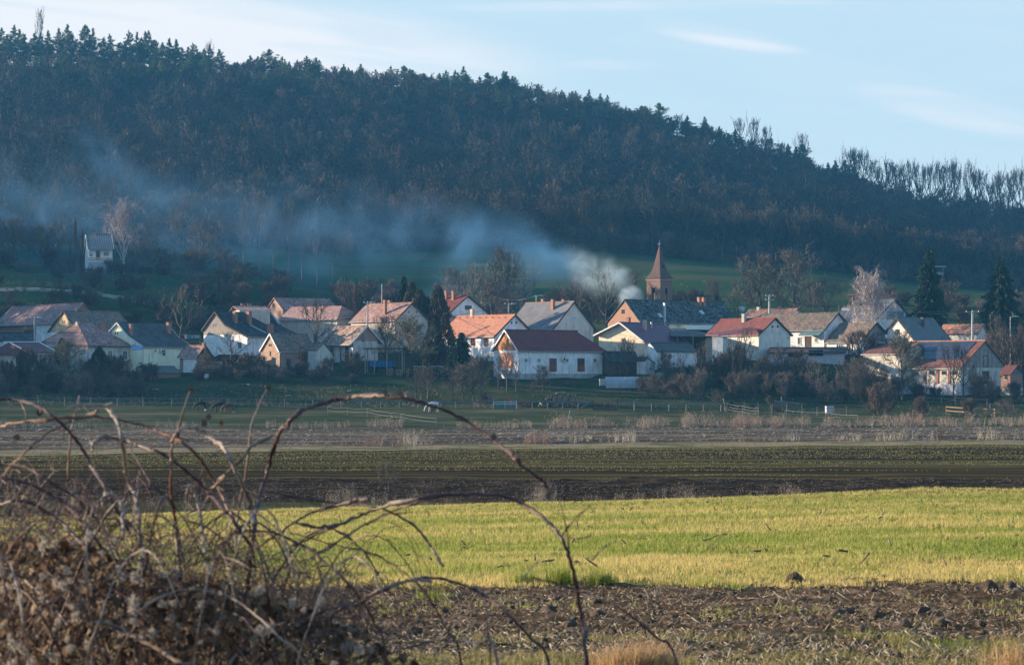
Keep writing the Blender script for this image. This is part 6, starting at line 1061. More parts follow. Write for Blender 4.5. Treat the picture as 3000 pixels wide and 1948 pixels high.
    tank('white caged water tank at the corner of the long white house', 1767, 380, 1.0); tank('teal caged water tank before the painted workshop', 1935, 385, 1.05, mat('tank_teal', (.20,.32,.34), (.16,.27,.30), 2)); tank('white tank standing on the lawn left of the brown bush', 2430, 353, .95)
    b = MB(); b.box(-.35, -.3, .3, .35, .3, .95); b.box(-.06, -.06, -.2, .06, .06, .3); o = b.build('meter_box', ACW); o.location = onground(604, 380); tag(o, 'small white box on a post in the grass below the garage', 'box')
    b = MB(); b.box(-.5, -.25, .1, .55, .25, .75); b.bar((-.5, -.27, .8), (.9, -.27, .85), .06, .06); b.box(.6, -.15, -.2, .72, .15, .8); o = b.build('wood_trough', WOODD); o.location = onground(1665, 379); tag(o, 'dark wooden trough at the plinth of the long white house', 'trough')
    # clothesline with washing
    a, c = P(527, 979, 408), P(586, 982, 406); o = empty('clothesline', onground(527, 408), 0, 'clothesline on two thin posts beside the tall white house', 'clothesline'); o0 = o.location.copy(); b = MB(); b.tube([a - o0, (a + c) / 2 - o0 - Vector((0,0,.1)), c - o0], .012, 4); b.build('line', TRIM, o)
    for q in (a, c): b = MB(); b.tube([Vector((q.x, q.y, q.z - 2.2)) - o0, q - o0], .04, 5); b.build('post', GALV, o)
    for i, (px, w_, h, col, lab) in enumerate([(533, .62, .75, (.30,.02,.05), 'dark red cloth hanging first on the clothesline'), (544, .40, .68, (.66,.68,.70), 'white cloth hanging next to the red one on the clothesline'), (553, .42, .70, (.22,.26,.34), 'grey blue cloth in the middle of the clothesline'), (563, .45, .55, (.32,.40,.52), 'light blue cloth on the clothesline'), (573, .40, .5, (.48,.50,.54), 'pale grey cloth toward the right of the clothesline'), (581, .32, .42, (.62,.64,.66), 'small white cloth at the right end of the clothesline')]):
        q = a.lerp(c, (px - 527) / 59) - Vector((0, 0, .06)); b = MB(); pts = []
        for k in range(7): x = -w_/2 + w_ * k / 6; yy = .05 * math.sin(k * 1.9 + i); pts += [(x, yy * .3, 0), (x, yy, -h)]
        b.add([*pts, *[(p[0], p[1] + .012, p[2]) for p in pts]], [(2*k, 2*k+1, 2*k+3, 2*k+2) for k in range(6)] + [(14+2*k, 14+2*k+2, 14+2*k+3, 14+2*k+1) for k in range(6)]); o = b.build('hanging_cloth', mat('cloth_%d' % i, col, None, 3)); o.location = q; tag(o, lab, 'laundry', 'washing on the line')
    # garden wall with pillars, litter of sheets
    g = onground(1240, 392); o = empty('garden_wall', g, 0, 'low brown garden wall with two capped pillars before the orange roof house', 'wall'); b = MB(); b.box(-1.2, -.1, -.6, 8.5, .1, .75); b.build('wall', mat('wall_brown', (.26,.19,.16), (.2,.15,.13), 2), o)
    for x in (3.9, 5.7): b = MB(); b.box(x - .18, -.18, -.6, x + .18, .18, 1.35); b.box(x - .25, -.25, 1.35, x + .25, .25, 1.48); b.build('pillar', BRICKP, o)
    for (px, Y, w_, lab) in [(716, 375, 1.6, 'white sheet lying under the wide dark shrub'), (450, 371, 1.5, 'white sheet lying before the brick outhouse'), (114, 366, .6, 'crumpled white sheet under the left bushes'), (313, 366, .5, 'white scrap in the left thicket'), (845, 366, .6, 'small white scrap in the grass below the brick barn'), (1023, 371, .6, 'white scrap at the dark shrub beside the lean-to')]:
        g = onground(px, Y); b = MB(); n = 7; pts = [(w_ * (i / (n-1) - .5), (j / 2 - .5) * .8, .12 + random.uniform(0, .16)) for j in range(3) for i in range(n)]; b.add(pts, [(j*n+i, j*n+i+1, (j+1)*n+i+1, (j+1)*n+i) for j in range(2) for i in range(n-1)]); b.add([(p[0], p[1], p[2] - .03) for p in pts], [(j*n+i, (j+1)*n+i, (j+1)*n+i+1, j*n+i+1) for j in range(2) for i in range(n-1)]); o = b.build('plastic_sheet', TRIM); o.location = g; tag(o, lab, 'sheet')
# ------------------------------------------------------------------ the near field
BLADE = mat('wheat_blade', (.235,.29,.050), (.60,.47,.18), 1, kind='attr', trans=.45, rough=.6); STRAW = mat('corn_straw', (.18,.125,.08), (.62,.50,.34), 1, kind='attr', rough=.7); CLOD = mat('clod', (.062,.043,.031), (.10,.074,.055), 12, bump=.5); STALK = mat('corn_stalk', (.15,.13,.11), (.34,.28,.21), 1, kind='attr')
def gpts(n, y0, y1, x0=-90, x1=3090, bias=1.0):
    """points spread evenly over the picture between two distances"""
    u = rng.uniform(0, 1, n) ** bias; Y = 1 / (1 / y0 + (1 / y1 - 1 / y0) * u); X = (rng.uniform(x0, x1, n) - 1500) / F * Y; return X, Y, terrain(X, Y)
def blades(name, m, label, X, Y, Z, per, h0, h1, wd, tint, lean=.45):
    n = len(X); i = np.repeat(np.arange(n), per); k = len(i); r = rng.uniform(.3, 1, n)[i] * .06; a = rng.uniform(0, 6.283, k); A = np.stack([X[i] + r * np.cos(a), Y[i] + r * np.sin(a), Z[i] - .01], 1)
    hh = rng.uniform(h0, h1, n)[i] * rng.uniform(.5, 1.15, k) if not callable(h0) else h0(X, Y)[i] * rng.uniform(.5, 1.15, k)
    b = rng.uniform(0, 6.283, k); ln = np.abs(rng.normal(0, lean, k)); d1 = unit(np.stack([np.cos(b) * ln * .5, np.sin(b) * ln * .5, np.ones(k)], 1)); d2 = unit(np.stack([np.cos(b) * ln * 1.9, np.sin(b) * ln * 1.9, np.ones(k) * .75], 1))
    s = np.stack([-np.sin(b), np.cos(b), np.zeros(k)], 1) * (wd * rng.uniform(.6, 1.2, k))[:, None] / 2; M_ = A + d1 * (hh * .55)[:, None]; Tp = M_ + d2 * (hh * .55)[:, None]
    V = np.stack([A - s, A + s, M_ + s * .8, M_ - s * .8, Tp], 1).reshape(-1, 3); o = np.arange(k)[:, None] * 5; Fc = np.concatenate([o + [0, 1, 2], o + [0, 2, 3], o + [3, 2, 4]], 1).reshape(-1, 3)
    tn = np.clip(tint(X, Y)[i] + rng.normal(0, .16, k), 0, 1); return tag(link(name, npmesh(name, V, Fc, m, np.repeat(tn, 5))), label, None, None, 'stuff')
def shards(name, m, label, X, Y, Z, l0, l1, w0, w1, up=.3, th=.5):
    """short bars: broken straw and stalks, each with thickness"""
    n = len(X); a = rng.uniform(0, 6.283, n); e = np.abs(rng.normal(0, up, n)); d = np.stack([np.cos(a) * np.cos(e), np.sin(a) * np.cos(e), np.sin(e)], 1); s = np.stack([-np.sin(a), np.cos(a), np.zeros(n)], 1); u = np.cross(s, d); l = rng.uniform(l0, l1, n)[:, None]; w_ = rng.uniform(w0, w1, n)[:, None]
    A = np.stack([X, Y, Z + w_[:, 0] * .4], 1); q = [(-1, -1), (1, -1), (1, 1), (-1, 1)]; V = np.stack([A + s * w_ / 2 * i - u * w_ * th / 2 * j for i, j in q] + [A + d * l + s * w_ / 2 * i * .8 - u * w_ * th / 2 * j for i, j in q], 1).reshape(-1, 3)
    f = np.array([(0,3,2,1),(4,5,6,7),(0,1,5,4),(1,2,6,5),(2,3,7,6),(3,0,4,7)]); Fc = (np.arange(n)[:, None, None] * 8 + f[None]).reshape(-1, 4); return tag(link(name, npmesh(name, V, Fc, m, np.repeat(rng.uniform(0, 1, n) ** 1.2, 8))), label, None, None, 'stuff')
def clods(name, X, Y, Z, r0, r1):
    t = (1 + 5 ** .5) / 2; ic = unit(np.array([(-1,t,0),(1,t,0),(-1,-t,0),(1,-t,0),(0,-1,t),(0,1,t),(0,-1,-t),(0,1,-t),(t,0,-1),(t,0,1),(-t,0,-1),(-t,0,1)], float)); f = np.array([(0,11,5),(0,5,1),(0,1,7),(0,7,10),(0,10,11),(1,5,9),(5,11,4),(11,10,2),(10,7,6),(7,1,8),(3,9,4),(3,4,2),(3,2,6),(3,6,8),(3,8,9),(4,9,5),(2,4,11),(6,2,10),(8,6,7),(9,8,1)])
    n = len(X); r = r0 + (r1 - r0) * rng.uniform(0, 1, n) ** 3; V = ic[None] * r[:, None, None] * rng.uniform(.6, 1.25, (n, 12, 1)) * np.array([1.15, 1, .75]) + np.stack([X, Y, Z + r * .2], 1)[:, None]; return tag(link(name, npmesh(name, V.reshape(-1, 3), (np.arange(n)[:, None, None] * 12 + f[None]).reshape(-1, 3), CLOD)), 'dark soil clods in the strip of turned earth', None, None, 'stuff')
def patch(X, Y, sc=1., seed=41): return .7 * vnoise(X / 7. / sc, Y / 2.6 / sc, seed + 9) + vnoise(X / 1.6 / sc, Y / 1.2 / sc, seed) + .6 * vnoise(X / .5 / sc, Y / .35 / sc, seed + 1)
def build_near():
    X, Y, Z = gpts(47000, 21.3, 81, bias=.9); k = Y > 22.1 + 1.3 * vnoise(X / .9, X * 0, 23) + .6 * vnoise(X / .25, Y / .3, 24) - np.interp(X / Y * F, [-1500, 1500], [-.9, .9]) * .5; X, Y, Z = X[k], Y[k], Z[k]
    tint = lambda x, y: np.clip(.46 + rng.normal(0, .17, len(x)) + 1.0 * patch(x, y) + np.interp(y + 3.2 * vnoise(x / 1.7, y / 1.5, 19) + 1.5 * vnoise(x / .5, y / .6, 20), [22, 24.5, 26, 30, 45, 60, 70, 80], [.42, .30, -.15, -.12, .04, -.02, .05, .16]) + np.interp((x / y * F), [-1500, -600, 0], [.28, .10, 0]) * np.interp(y, [50, 75], [0, 1]), 0, 1)
    hgt = lambda x, y: np.interp(y, [22, 26, 40, 80], [.075, .075, .085, .085]) * (1 - .5 * np.clip(patch(x, y, 1., 47), -.5, .9))
    blades('wheat', BLADE, 'young yellow green wheat over the near field', X, Y, Z, 8, hgt, None, .010, tint)
    X, Y, Z = gpts(7000, 13.6, 17.4); k = patch(X, Y, .6, 61) > np.interp(Y, [13.6, 16.4, 17.4], [-.35, -.15, .25]); X, Y, Z = X[k], Y[k], Z[k]; blades('verge_grass', mat('verge_blade', (.13,.18,.035), (.42,.31,.14), 1, kind='attr', trans=.35), 'mixed green and dry grass along the near verge', X, Y, Z, 8, .03, .09, .005, lambda x, y: np.clip(.48 - .8 * patch(x, y, .6, 61), 0, 1))
    X, Y, Z = gpts(2200, 16.6, 22.6); k = patch(X, Y, .5, 71) > .18; blades('sparse_grass', BLADE, 'sparse grass growing in the turned earth', X[k], Y[k], Z[k], 9, .03, .09, .005, lambda x, y: np.full(len(x), .35))
    # bright green tufts along the field edge, a dry orange tuft lower right
    for i, (px, Y_, h, n, tn) in enumerate([(1535,22.2,.20,90,.05),(1640,22.1,.24,120,.03),(1760,22.0,.22,90,.05),(1270,20.6,.13,60,.05),(2150,21.3,.10,40,.05),(2068,21.6,.14,44,.05),(960,22.6,.16,60,.1),(1880,13.9,.30,240,.95),(1820,14.0,.24,140,1.0),(2990,13.8,.36,90,.85)]):
        g = onground(px, Y_); a = np.full(n, 1.); xs = g.x + np.clip(rng.normal(0, .06 if i < 7 else .12, n), -.16, .16); ys = np.full(n, Y_) + np.clip(rng.normal(0, .05, n), -.09, .09); o = blades('grass_tuft', BLADE if i < 7 else mat('dry_orange', (.42,.24,.09), (.50,.34,.18), 1, kind='attr', trans=.4), 't', xs, ys, terrain(xs, ys), 4, h * .6, h, .006, lambda x, y: np.full(len(x), tn), .5)
        o['kind'] = 'thing'; del o['kind']; tag(o, ['fresh green grass tuft at the field edge left of a pair', 'tallest fresh green grass tuft at the field edge', 'fresh green grass tuft at the field edge under the long bramble', 'green tuft lying in the dark soil behind the pale cane', 'small green tuft alone in the soil', 'green tuft beside the small one at the soil edge', 'green tuft where the thicket meets the field', 'orange dry grass tuft at the bottom of the picture', 'orange dry grass tuft joined to a larger one', 'pale dry grass clump in the bottom right corner'][i], 'grass tuft')
    X, Y, Z = gpts(18000, 13.4, 22.8); k = (patch(X, Y, .4, 83) > -.25); shards('corn_litter', STRAW, 'pale broken corn litter on the turned earth', X[k], Y[k], Z[k] + .008, .012, .065, .0018, .006, .45)
    X, Y, Z = gpts(330, 14.6, 22.6); shards('corn_pieces', STALK, 'longer broken corn stalks on the turned earth', X, Y, Z, .06, .20, .005, .012, .35)
    X, Y, Z = gpts(2200, 13.6, 17); shards('verge_litter', STRAW, 'dry litter in the verge grass', X, Y, Z, .02, .10, .003, .008, .4)
    X, Y, Z = gpts(6500, 13.4, 22.5); clods('clods', X, Y, Z, .004, .030); X, Y, Z = gpts(160, 16.5, 22.3); clods('large_clods', X, Y, Z, .02, .075)
    X, Y, Z = gpts(110, 23.5, 76); shards('stalk_pieces', mat('stalk_dark', (.085,.065,.05), (.20,.155,.11), 1, kind='attr'), 'dark broken corn stalks lying in the young wheat', X, Y, Z + .05, .05, .17, .009, .022, .5, 1.)
    X, Y, Z = gpts(90, 24, 70); clods('field_clods', X, Y, Z, .015, .06)
    X, Y, Z = gpts(14000, 119.5, 152); clods('plough_clods', X, Y, Z, .015, .085)
    X, Y, Z = gpts(30000, 151, 229); k = vnoise(X / 60, Y / 2.2, 91) + .5 * vnoise(X / 14, Y / 1., 92) > .10 - (Y - 190) / 110; blades('seedlings', mat('seedling_blade', (.13,.15,.035), (.34,.29,.12), 1, kind='attr', trans=.3), 'thin winter seedlings greening the far dark field', X[k], Y[k], Z[k], 4, .07, .13, .035, lambda x, y: np.full(len(x), .5), .6)
    for (px, Y_, r, lab) in [(2330, 21.9, .085, 'big dark clod standing on the soil edge'), (2900, 20.6, .07, 'rounded clod in the turned earth at the right'), (1690, 25.5, .06, 'dark clod lump in the wheat beside the long bramble')]:
        g = onground(px, Y_); me = bpy.data.meshes.new('clod'); import bmesh; bm = bmesh.new(); bmesh.ops.create_icosphere(bm, subdivisions=3, radius=r)
        for v in bm.verts: v.co *= 1 + .45 * float(vnoise(np.array([v.co.x / r * 1.7 + 9]), np.array([v.co.y / r * 1.7 + v.co.z / r * 2.3]), 5)[0]); v.co.z *= .85
        bm.to_mesh(me); bm.free(); me.materials.append(CLOD); o = link('earth_clod', me); o.location = g + Vector((0, 0, r * .5)); tag(o, lab, 'clod')

# ------------------------------------------------------------------ brambles at the very front
CD = mat('cane_dark', (.060,.026,.028), (.095,.055,.055), 9, rough=.5); CP = mat('cane_pale_sunlit', (.32,.25,.20), (.15,.105,.085), 7, rough=.6); CR = mat('cane_red', (.105,.038,.026), (.18,.10,.075), 8, rough=.5); CB = mat('cane_brown', (.10,.070,.055), (.17,.125,.10), 8)  # the pale cane colour paints the look of sunlit canes
LEAF = mat('dead_leaf', (.050,.028,.016), (.34,.24,.155), 1, kind='attr', trans=.3); FLUFF = mat('seed_fluff', (.34,.29,.24), (.50,.44,.38), 3, tint=.4, trans=.5); LRED = mat('leaf_rust', (.17,.06,.028), (.26,.11,.05), 20, trans=.4)
def crom(p, k=7):
    p = [p[0] * 2 - p[1]] + p + [p[-1] * 2 - p[-2]]; o = []
    for i in range(1, len(p) - 2):
        for j in range(k): t = j / k; a, b, c, d = p[i-1:i+3]; o.append(.5 * (2*b + (c-a)*t + (2*a-5*b+4*c-d)*t*t + (3*b-a-3*c+d)*t**3))
    return o + [p[-2]]
def cane(parent, pts, wpx, Y, m, root=False, taper=.55, thorns=True, dY=.25, name='cane'):
    """an arching cane given by where it stands against the view, with its own distance and thickness; root carries it on to the ground"""
    n = len(pts); ys = [Y + dY * math.sin(i * 1.3 + Y * 7) * .5 for i in range(n)]; p = [P(a, b, y) for (a, b), y in zip(pts, ys)]
    if root: e = p[-1]; q = p[-2]; d = (e - q); d.normalize(); p.append(Vector((e.x + d.x * .12, e.y + .05, (e.z + gz(e.x, e.y)) / 2))); p.append(Vector((e.x + d.x * .15, e.y + .08, gz(e.x, e.y) - .05)))
    c = crom(p); k = len(c); r = wpx / F * Y / 2; c = [v + Vector((random.gauss(0, r * .28), random.gauss(0, r * .28), random.gauss(0, r * .28))) for v in c]; b = MB(); n0 = len(c); kx, kz = 0., 0.
    for i in range(2, n0 - 1):               # kinks at the joints
        if i % 7 == 3: kx, kz = random.gauss(0, r * .6), random.gauss(0, r * .6)
        c[i] = c[i] + Vector((kx, 0, kz)) * math.sin(math.pi * ((i % 7) / 7)); b.tube(c, [r * (taper + (1 - taper) * i / (k - 1)) * random.uniform(.9, 1.12) for i in range(k)], 7)
    for i in range(5, k - 4, 9):             # short side twigs, some broken
        if random.random() < .55:
            d = (c[i+1] - c[i]).normalized(); s = rot_about(d, random.uniform(.6, 1.2), random.uniform(0, 6.283)); l = random.uniform(.015, .07); b.tube([c[i], c[i] + s * l * .6, c[i] + s * l + Vector((0, 0, random.uniform(-.01, .01)))], [r * .5, r * .38, r * .25], 4)
    if thorns:
        for i in range(3, k - 3, 4):
            if random.random() < .5: d = (c[i+1] - c[i]).normalized(); s = rot_about(d, 1.4, random.uniform(0, 6.283)); b.tube([c[i], c[i] + s * r * 1.7, c[i] + s * r * 3.0 - d * r * .8], [r * .45, r * .2, r * .02], 4)
    o = b.build(name, m, parent); o.location = -parent.location; return o
def build_brambles():
    g = onground(1500, 9); A = empty('bramble', onground(716, 9.0), 0, 'single tall bramble cane arching high over the fields from the thicket', 'bramble'); cane(A, [(1612,1462),(1606,1436),(1588,1405),(1529,1363),(1504,1340),(1445,1287),(1349,1222),(1286,1196),(1235,1177),(1126,1161),(1055,1158),(983,1172),(903,1195),(861,1225),(819,1269),(793,1340),(777,1400),(752,1500),(742,1570),(735,1640),(727,1700),(720,1800),(716,1900)], 12.5, 9.0, CD, True, .5)
    for (px, py) in ((1126,1150),(1170,1152),(1446,1280),(1612,1440),(1606,1452)):
        lf = MB(); q = P(px, py, 9.0) - A.location; d = .014; lf.add([q + Vector(v) * d for v in ((-.5,0,-1),(.5,.3,-1),(.9,.2,.2),(.1,.4,1.2),(-.7,-.2,.3))] + [q + Vector(v) * d + Vector((0, .002, 0)) for v in ((-.5,0,-1),(.5,.3,-1),(.9,.2,.2),(.1,.4,1.2),(-.7,-.2,.3))], [(0,1,2,3,4),(9,8,7,6,5)] + [(i, (i+1)%5, (i+1)%5+5, i+5) for i in range(5)]); lf.build('dead_leaf', CB, A)
    B = empty('bramble', onground(1716, 8.6), 0, 'low bramble with long crossing canes in front of the green field', 'bramble')
    rb = [([(860,1530),(930,1545),(1000,1533),(1050,1512),(1105,1491),(1210,1464),(1328,1449),(1407,1446),(1504,1462),(1588,1512),(1643,1573),(1668,1636),(1689,1720),(1706,1825),(1716,1897)], 11, 8.6, CD, True),
      ([(780,1440),(900,1462),(1000,1476),(1060,1479),(1118,1489),(1181,1518),(1227,1552),(1269,1611),(1298,1657)], 7, 8.9, CD, False), ([(900,1640),(1000,1577),(1063,1539),(1139,1502),(1210,1476),(1290,1454)], 6.5, 8.8, CB, False),
      ([(1042,1779),(1070,1752),(1126,1728),(1202,1699),(1269,1693),(1357,1712),(1437,1758),(1504,1813),(1555,1871),(1605,1930)], 9, 8.4, CD, True), ([(1048,1782),(1080,1748),(1140,1716),(1210,1700),(1262,1702)], 9, 8.38, CP, False),  # pale length laid over the dark cane paints its sunlit stretch
      ([(850,1560),(1000,1600),(1063,1611),(1139,1645),(1202,1691),(1252,1741),(1311,1846),(1345,1909)], 6, 8.7, CD, True), ([(900,1600),(1000,1687),(1063,1758),(1097,1825),(1126,1888)], 8, 8.5, CR, True),
      ([(1560,1690),(1689,1729),(1798,1771),(1861,1813),(1924,1867),(1975,1922)], 7, 8.3, CD, True), ([(1639,1468),(1655,1527),(1664,1569),(1668,1625)], 4.5, 8.62, CB, False), ([(1731,1481),(1689,1514),(1647,1569)], 4, 8.63, CB, False), ([(1790,1590),(1760,1612),(1735,1640)], 3.5, 8.6, CB, False), ([(1740,1560),(1710,1575),(1650,1572)], 3, 8.6, CB, False),
      ([(1420,1740),(1424,1800),(1430,1860),(1436,1900)], 5, 8.5, CR, True), ([(1300,1880),(1345,1876),(1400,1886),(1450,1905)], 9, 8.1, CP, True), ([(1200,1900),(1260,1878),(1310,1872),(1345,1876)], 6, 8.1, CB, False), ([(1000,1960),(1100,1930),(1180,1900),(1240,1885)], 5, 8.2, CB, False), ([(1515,1770),(1530,1700),(1570,1650),(1576,1640)], 3, 8.7, CP, False)]
    for (p, w_, Y, m, rt) in rb: cane(B, p, w_, Y, m, rt)
    L = empty('bramble_thicket', onground(300, 9.2), 0, 'dense thicket of dead brambles and fluffy seed heads filling the lower left', 'bramble')
    lf = [([(-60,1180),(0,1171),(42,1171),(105,1187),(155,1220),(202,1264),(235,1306),(269,1369),(294,1407),(330,1470),(380,1560)], 9, 8.9, CD), ([(-60,1262),(0,1248),(63,1237),(168,1225),(273,1222),(357,1231),(441,1252),(496,1277),(546,1306),(588,1348),(622,1399),(660,1470),(700,1560)], 9, 9.1, CR), ([(195,1192),(252,1185),(303,1189),(328,1214),(349,1252),(357,1298),(366,1374),(378,1416),(399,1462),(410,1560),(420,1700)], 10, 8.8, CP),
      ([(268,1322),(273,1298),(294,1281),(332,1283),(399,1302),(462,1323),(513,1353),(567,1399),(613,1445),(647,1483),(689,1533),(715,1570),(737,1600)], 10, 8.7, CD), ([(270,1320),(274,1298),(294,1282),(325,1282)], 11, 8.68, CP), ([(502,1294),(521,1264),(550,1251),(584,1260),(630,1290),(660,1319),(685,1365),(714,1424),(735,1487),(742,1540)], 12, 8.6, CP), ([(506,1285),(502,1382),(504,1449),(513,1529),(521,1615),(529,1720),(521,1804)], 11, 8.62, CR),
      ([(-60,1392),(0,1399),(84,1416),(147,1445),(193,1479),(235,1521),(290,1590),(350,1680)], 10, 8.5, CD), ([(546,1508),(597,1475),(630,1424),(672,1378),(714,1336),(739,1306),(798,1277)], 8, 9.0, CB), ([(590,1490),(606,1462),(632,1420),(660,1392)], 8, 8.98, CP), ([(-60,1482),(0,1475),(50,1466),(101,1479),(147,1504),(202,1550),(260,1620)], 10, 8.4, CD), ([(232,1160),(227,1193),(210,1256),(202,1340),(200,1400)], 6, 9.3, CP), ([(560,1138),(542,1193),(525,1248),(518,1300)], 7, 9.4, CB), ([(786,1134),(756,1193),(735,1269),(721,1382),(697,1508),(690,1600)], 7, 9.3, CP),
      ([(284,1500),(290,1475),(303,1458),(324,1447),(349,1462),(361,1500),(360,1580)], 9, 8.5, CP), ([(-40,1355),(0,1359),(63,1365),(118,1391),(160,1420),(218,1454),(280,1520),(340,1600)], 7, 9.0, CD), ([(0,1400),(34,1365),(84,1315),(139,1269),(193,1239),(252,1218),(285,1205)], 8, 9.2, CB), ([(273,1825),(315,1829),(378,1859),(441,1888),(525,1939),(600,1990)], 12, 7.9, CB), ([(275,1822),(300,1820),(345,1838),(400,1866)], 10, 7.88, CP), ([(756,1603),(819,1560),(903,1506),(1000,1476),(1080,1462)], 8, 8.8, CD), ([(690,1560),(769,1556),(824,1569),(895,1603),(958,1653),(1000,1687),(1060,1760)], 8, 8.7, CD), ([(798,1628),(880,1590),(940,1560),(1000,1535)], 6, 8.9, CD),
      ([(275,1480),(261,1535),(254,1619),(256,1720),(265,1796),(273,1888)], 9, 8.3, CP), ([(740,1590),(765,1636),(782,1720),(786,1804),(779,1930)], 8, 8.4, CD), ([(545,1470),(548,1440),(557,1420),(570,1440),(580,1470),(590,1530),(600,1620)], 8, 8.5, CP), ([(876,1640),(872,1700),(870,1760),(866,1820)], 7, 8.5, CB), ([(-20,1640),(60,1690),(140,1760),(200,1830)], 9, 8.2, CD), ([(60,1180),(74,1205),(80,1260)], 4, 9.2, CB), ([(370,1290),(400,1345),(440,1410),(480,1450)], 6, 9.2, CD), ([(660,1310),(610,1345),(590,1390),(560,1440)], 5, 9.2, CB)]
    for (p, w_, Y, m) in lf: cane(L, p, w_, Y, m, p[-1][1] > 1880)  # pale lengths repeated over dark canes paint in the sunlight
    for i in range(66):
        x0 = random.uniform(-120, 900) if i % 3 else random.uniform(-120, 450); top = random.uniform(1400, 1760) if x0 < 420 else random.uniform(1480, 1850); y0 = 1960; sp = random.uniform(80, 420) * random.choice((-1, 1, 1)); q = [(x0 + sp * t, y0 - (y0 - top) * math.sin(math.pi * min(1, t * .62 + .0)) ** .9) for t in (1.35, 1.1, .85, .6, .4, .2, 0)]
        cane(L, q, random.uniform(4, 8), random.uniform(7.7, 9.6), random.choice((CD, CD, CD, CR, CB, CP)), True, .4)
    b = MB()
    for i in range(230):
        x0 = random.uniform(-140, 1000); y0 = 1985; tp = random.uniform(1330, 1720) if x0 < 520 else random.uniform(1520, 1830); sp = random.uniform(40, 380) * random.choice((-1, 1)); Y = random.uniform(8.3, 10.4); kink = random.uniform(-25, 25)
        q = [P(x0 + sp * t + kink * math.sin(t * 5), y0 - (y0 - tp) * math.sin(math.pi * min(1, t * .66)) ** .9, Y + .3 * t) for t in (1.3, 1.05, .8, .55, .3, .1, 0)]; c = crom(q, 4); w_ = random.uniform(1.6, 3.6) / F * Y / 2
        if q[-1].z > gz(q[-1].x, q[-1].y): c.append(Vector((q[-1].x, q[-1].y, gz(q[-1].x, q[-1].y))))
        c = [v + Vector((random.gauss(0, .004), random.gauss(0, .004), random.gauss(0, .004))) - L.location for v in c]; b.tube(c, [w_ * (.5 + .5 * k / len(c)) for k in range(len(c))], 4, random.randint(0, 3), caps=False)
        for k in range(3):                  # side twigs
            p = random.choice(c[:-2]); d = Vector((random.uniform(-1, 1), random.uniform(-.4, .4), random.uniform(-.3, 1))).normalized() * random.uniform(.03, .12); b.tube([p, p + d * .6, p + d + Vector((0, 0, -.01))], [w_ * .6, w_ * .45, w_ * .2], 3, random.randint(0, 3), caps=False)
    tag(b.build('thin_canes', [CD, CR, CB, CD], L), None, None, None, 'stuff')
    # fine twigs, dead leaves and fluff filling the thicket
    def top(px): return np.interp(px, [-150, 150, 350, 550, 700, 850, 1000, 1150, 1320], [1570, 1600, 1640, 1690, 1740, 1785, 1830, 1885, 1960]) + 60 * vnoise(np.asarray(px) / 70., np.asarray(px) * 0, 3)
    def cloud(n, up=0., dn=2150):
        px = np.clip(rng.uniform(-150, 1250, n) * rng.uniform(.55, 1.05, n), -150, 1290); t = top(px) - up; py = t + (dn - t) * rng.uniform(0, 1, n) ** 1.25; Y = rng.uniform(8.1, 10.6, n); return np.stack([(px - 1500) / F * Y, Y, (HY - py) / F * Y], 1) - np.array(L.location[:])
    W = Twigs(); a = cloud(4200, 110); d = unit(rng.normal(size=a.shape) + np.array([.2, 0, .45])); l = rng.uniform(.06, .26, len(a)); tn = rng.uniform(0, 1, len(a))
    for k in range(3):
        W.add(a, d, l * .55, rng.uniform(.003, .006, len(a)), tn); a = a + d * (l * .45)[:, None]; d = unit(d + rng.normal(size=d.shape) * .45 + np.array([.1, 0, -.12])); l = l * .85
    o = link('twigs', W.mesh('twigs', mat('bramble_twig', (.10,.066,.05), (.19,.135,.10), 5, tint=1.0)), L); o['kind'] = 'stuff'
    a = cloud(6500, 0); n = len(a); u = unit(rng.normal(size=(n, 3))); v = unit(np.cross(u, rng.normal(size=(n, 3)))); w_ = np.cross(u, v); s = rng.uniform(.009, .030, n)[:, None]; V = np.stack([a - v * s, a - w_ * s * .6 + u * s * .3, a + v * s * 1.1, a + w_ * s * .6 + u * s * .3], 1).reshape(-1, 3); Fc = (np.arange(n)[:, None] * 4 + np.array([[0, 1, 2, 0, 2, 3]])).reshape(-1, 3); o = link('dead_leaves', npmesh('dead_leaves', V, Fc, LEAF, np.repeat(rng.uniform(0, 1, n) ** 2.2, 4)), L); o['kind'] = 'stuff'
    W = Twigs(); n = 110; W.add(rng.normal(size=(n, 3)) * .006, unit(rng.normal(size=(n, 3))), rng.uniform(.004, .017, n), np.full(n, .0035), rng.uniform(0, 1, n)); fm = W.mesh('seed_head', FLUFF); a = cloud(90, 60, 1950); LY = np.array(L.location[:])[1]; f_ = (rng.uniform(7.75, 8.3, 90)) / (a[:, 1] + LY); a = (a + np.array(L.location[:])) * f_[:, None] - np.array(L.location[:]); a[:26, 0] = (rng.uniform(-20, 420, 26) - 1500) / F * (a[:26, 1] + L.location.y) - L.location.x
    for q in a: o = link('seed_head', fm, L); o.location = q; s = random.uniform(.5, 1.25); o.scale = (s * random.uniform(.6, 1.7), s * random.uniform(.6, 1.4), s); o.rotation_euler = [random.uniform(0, 6) for _ in range(3)]
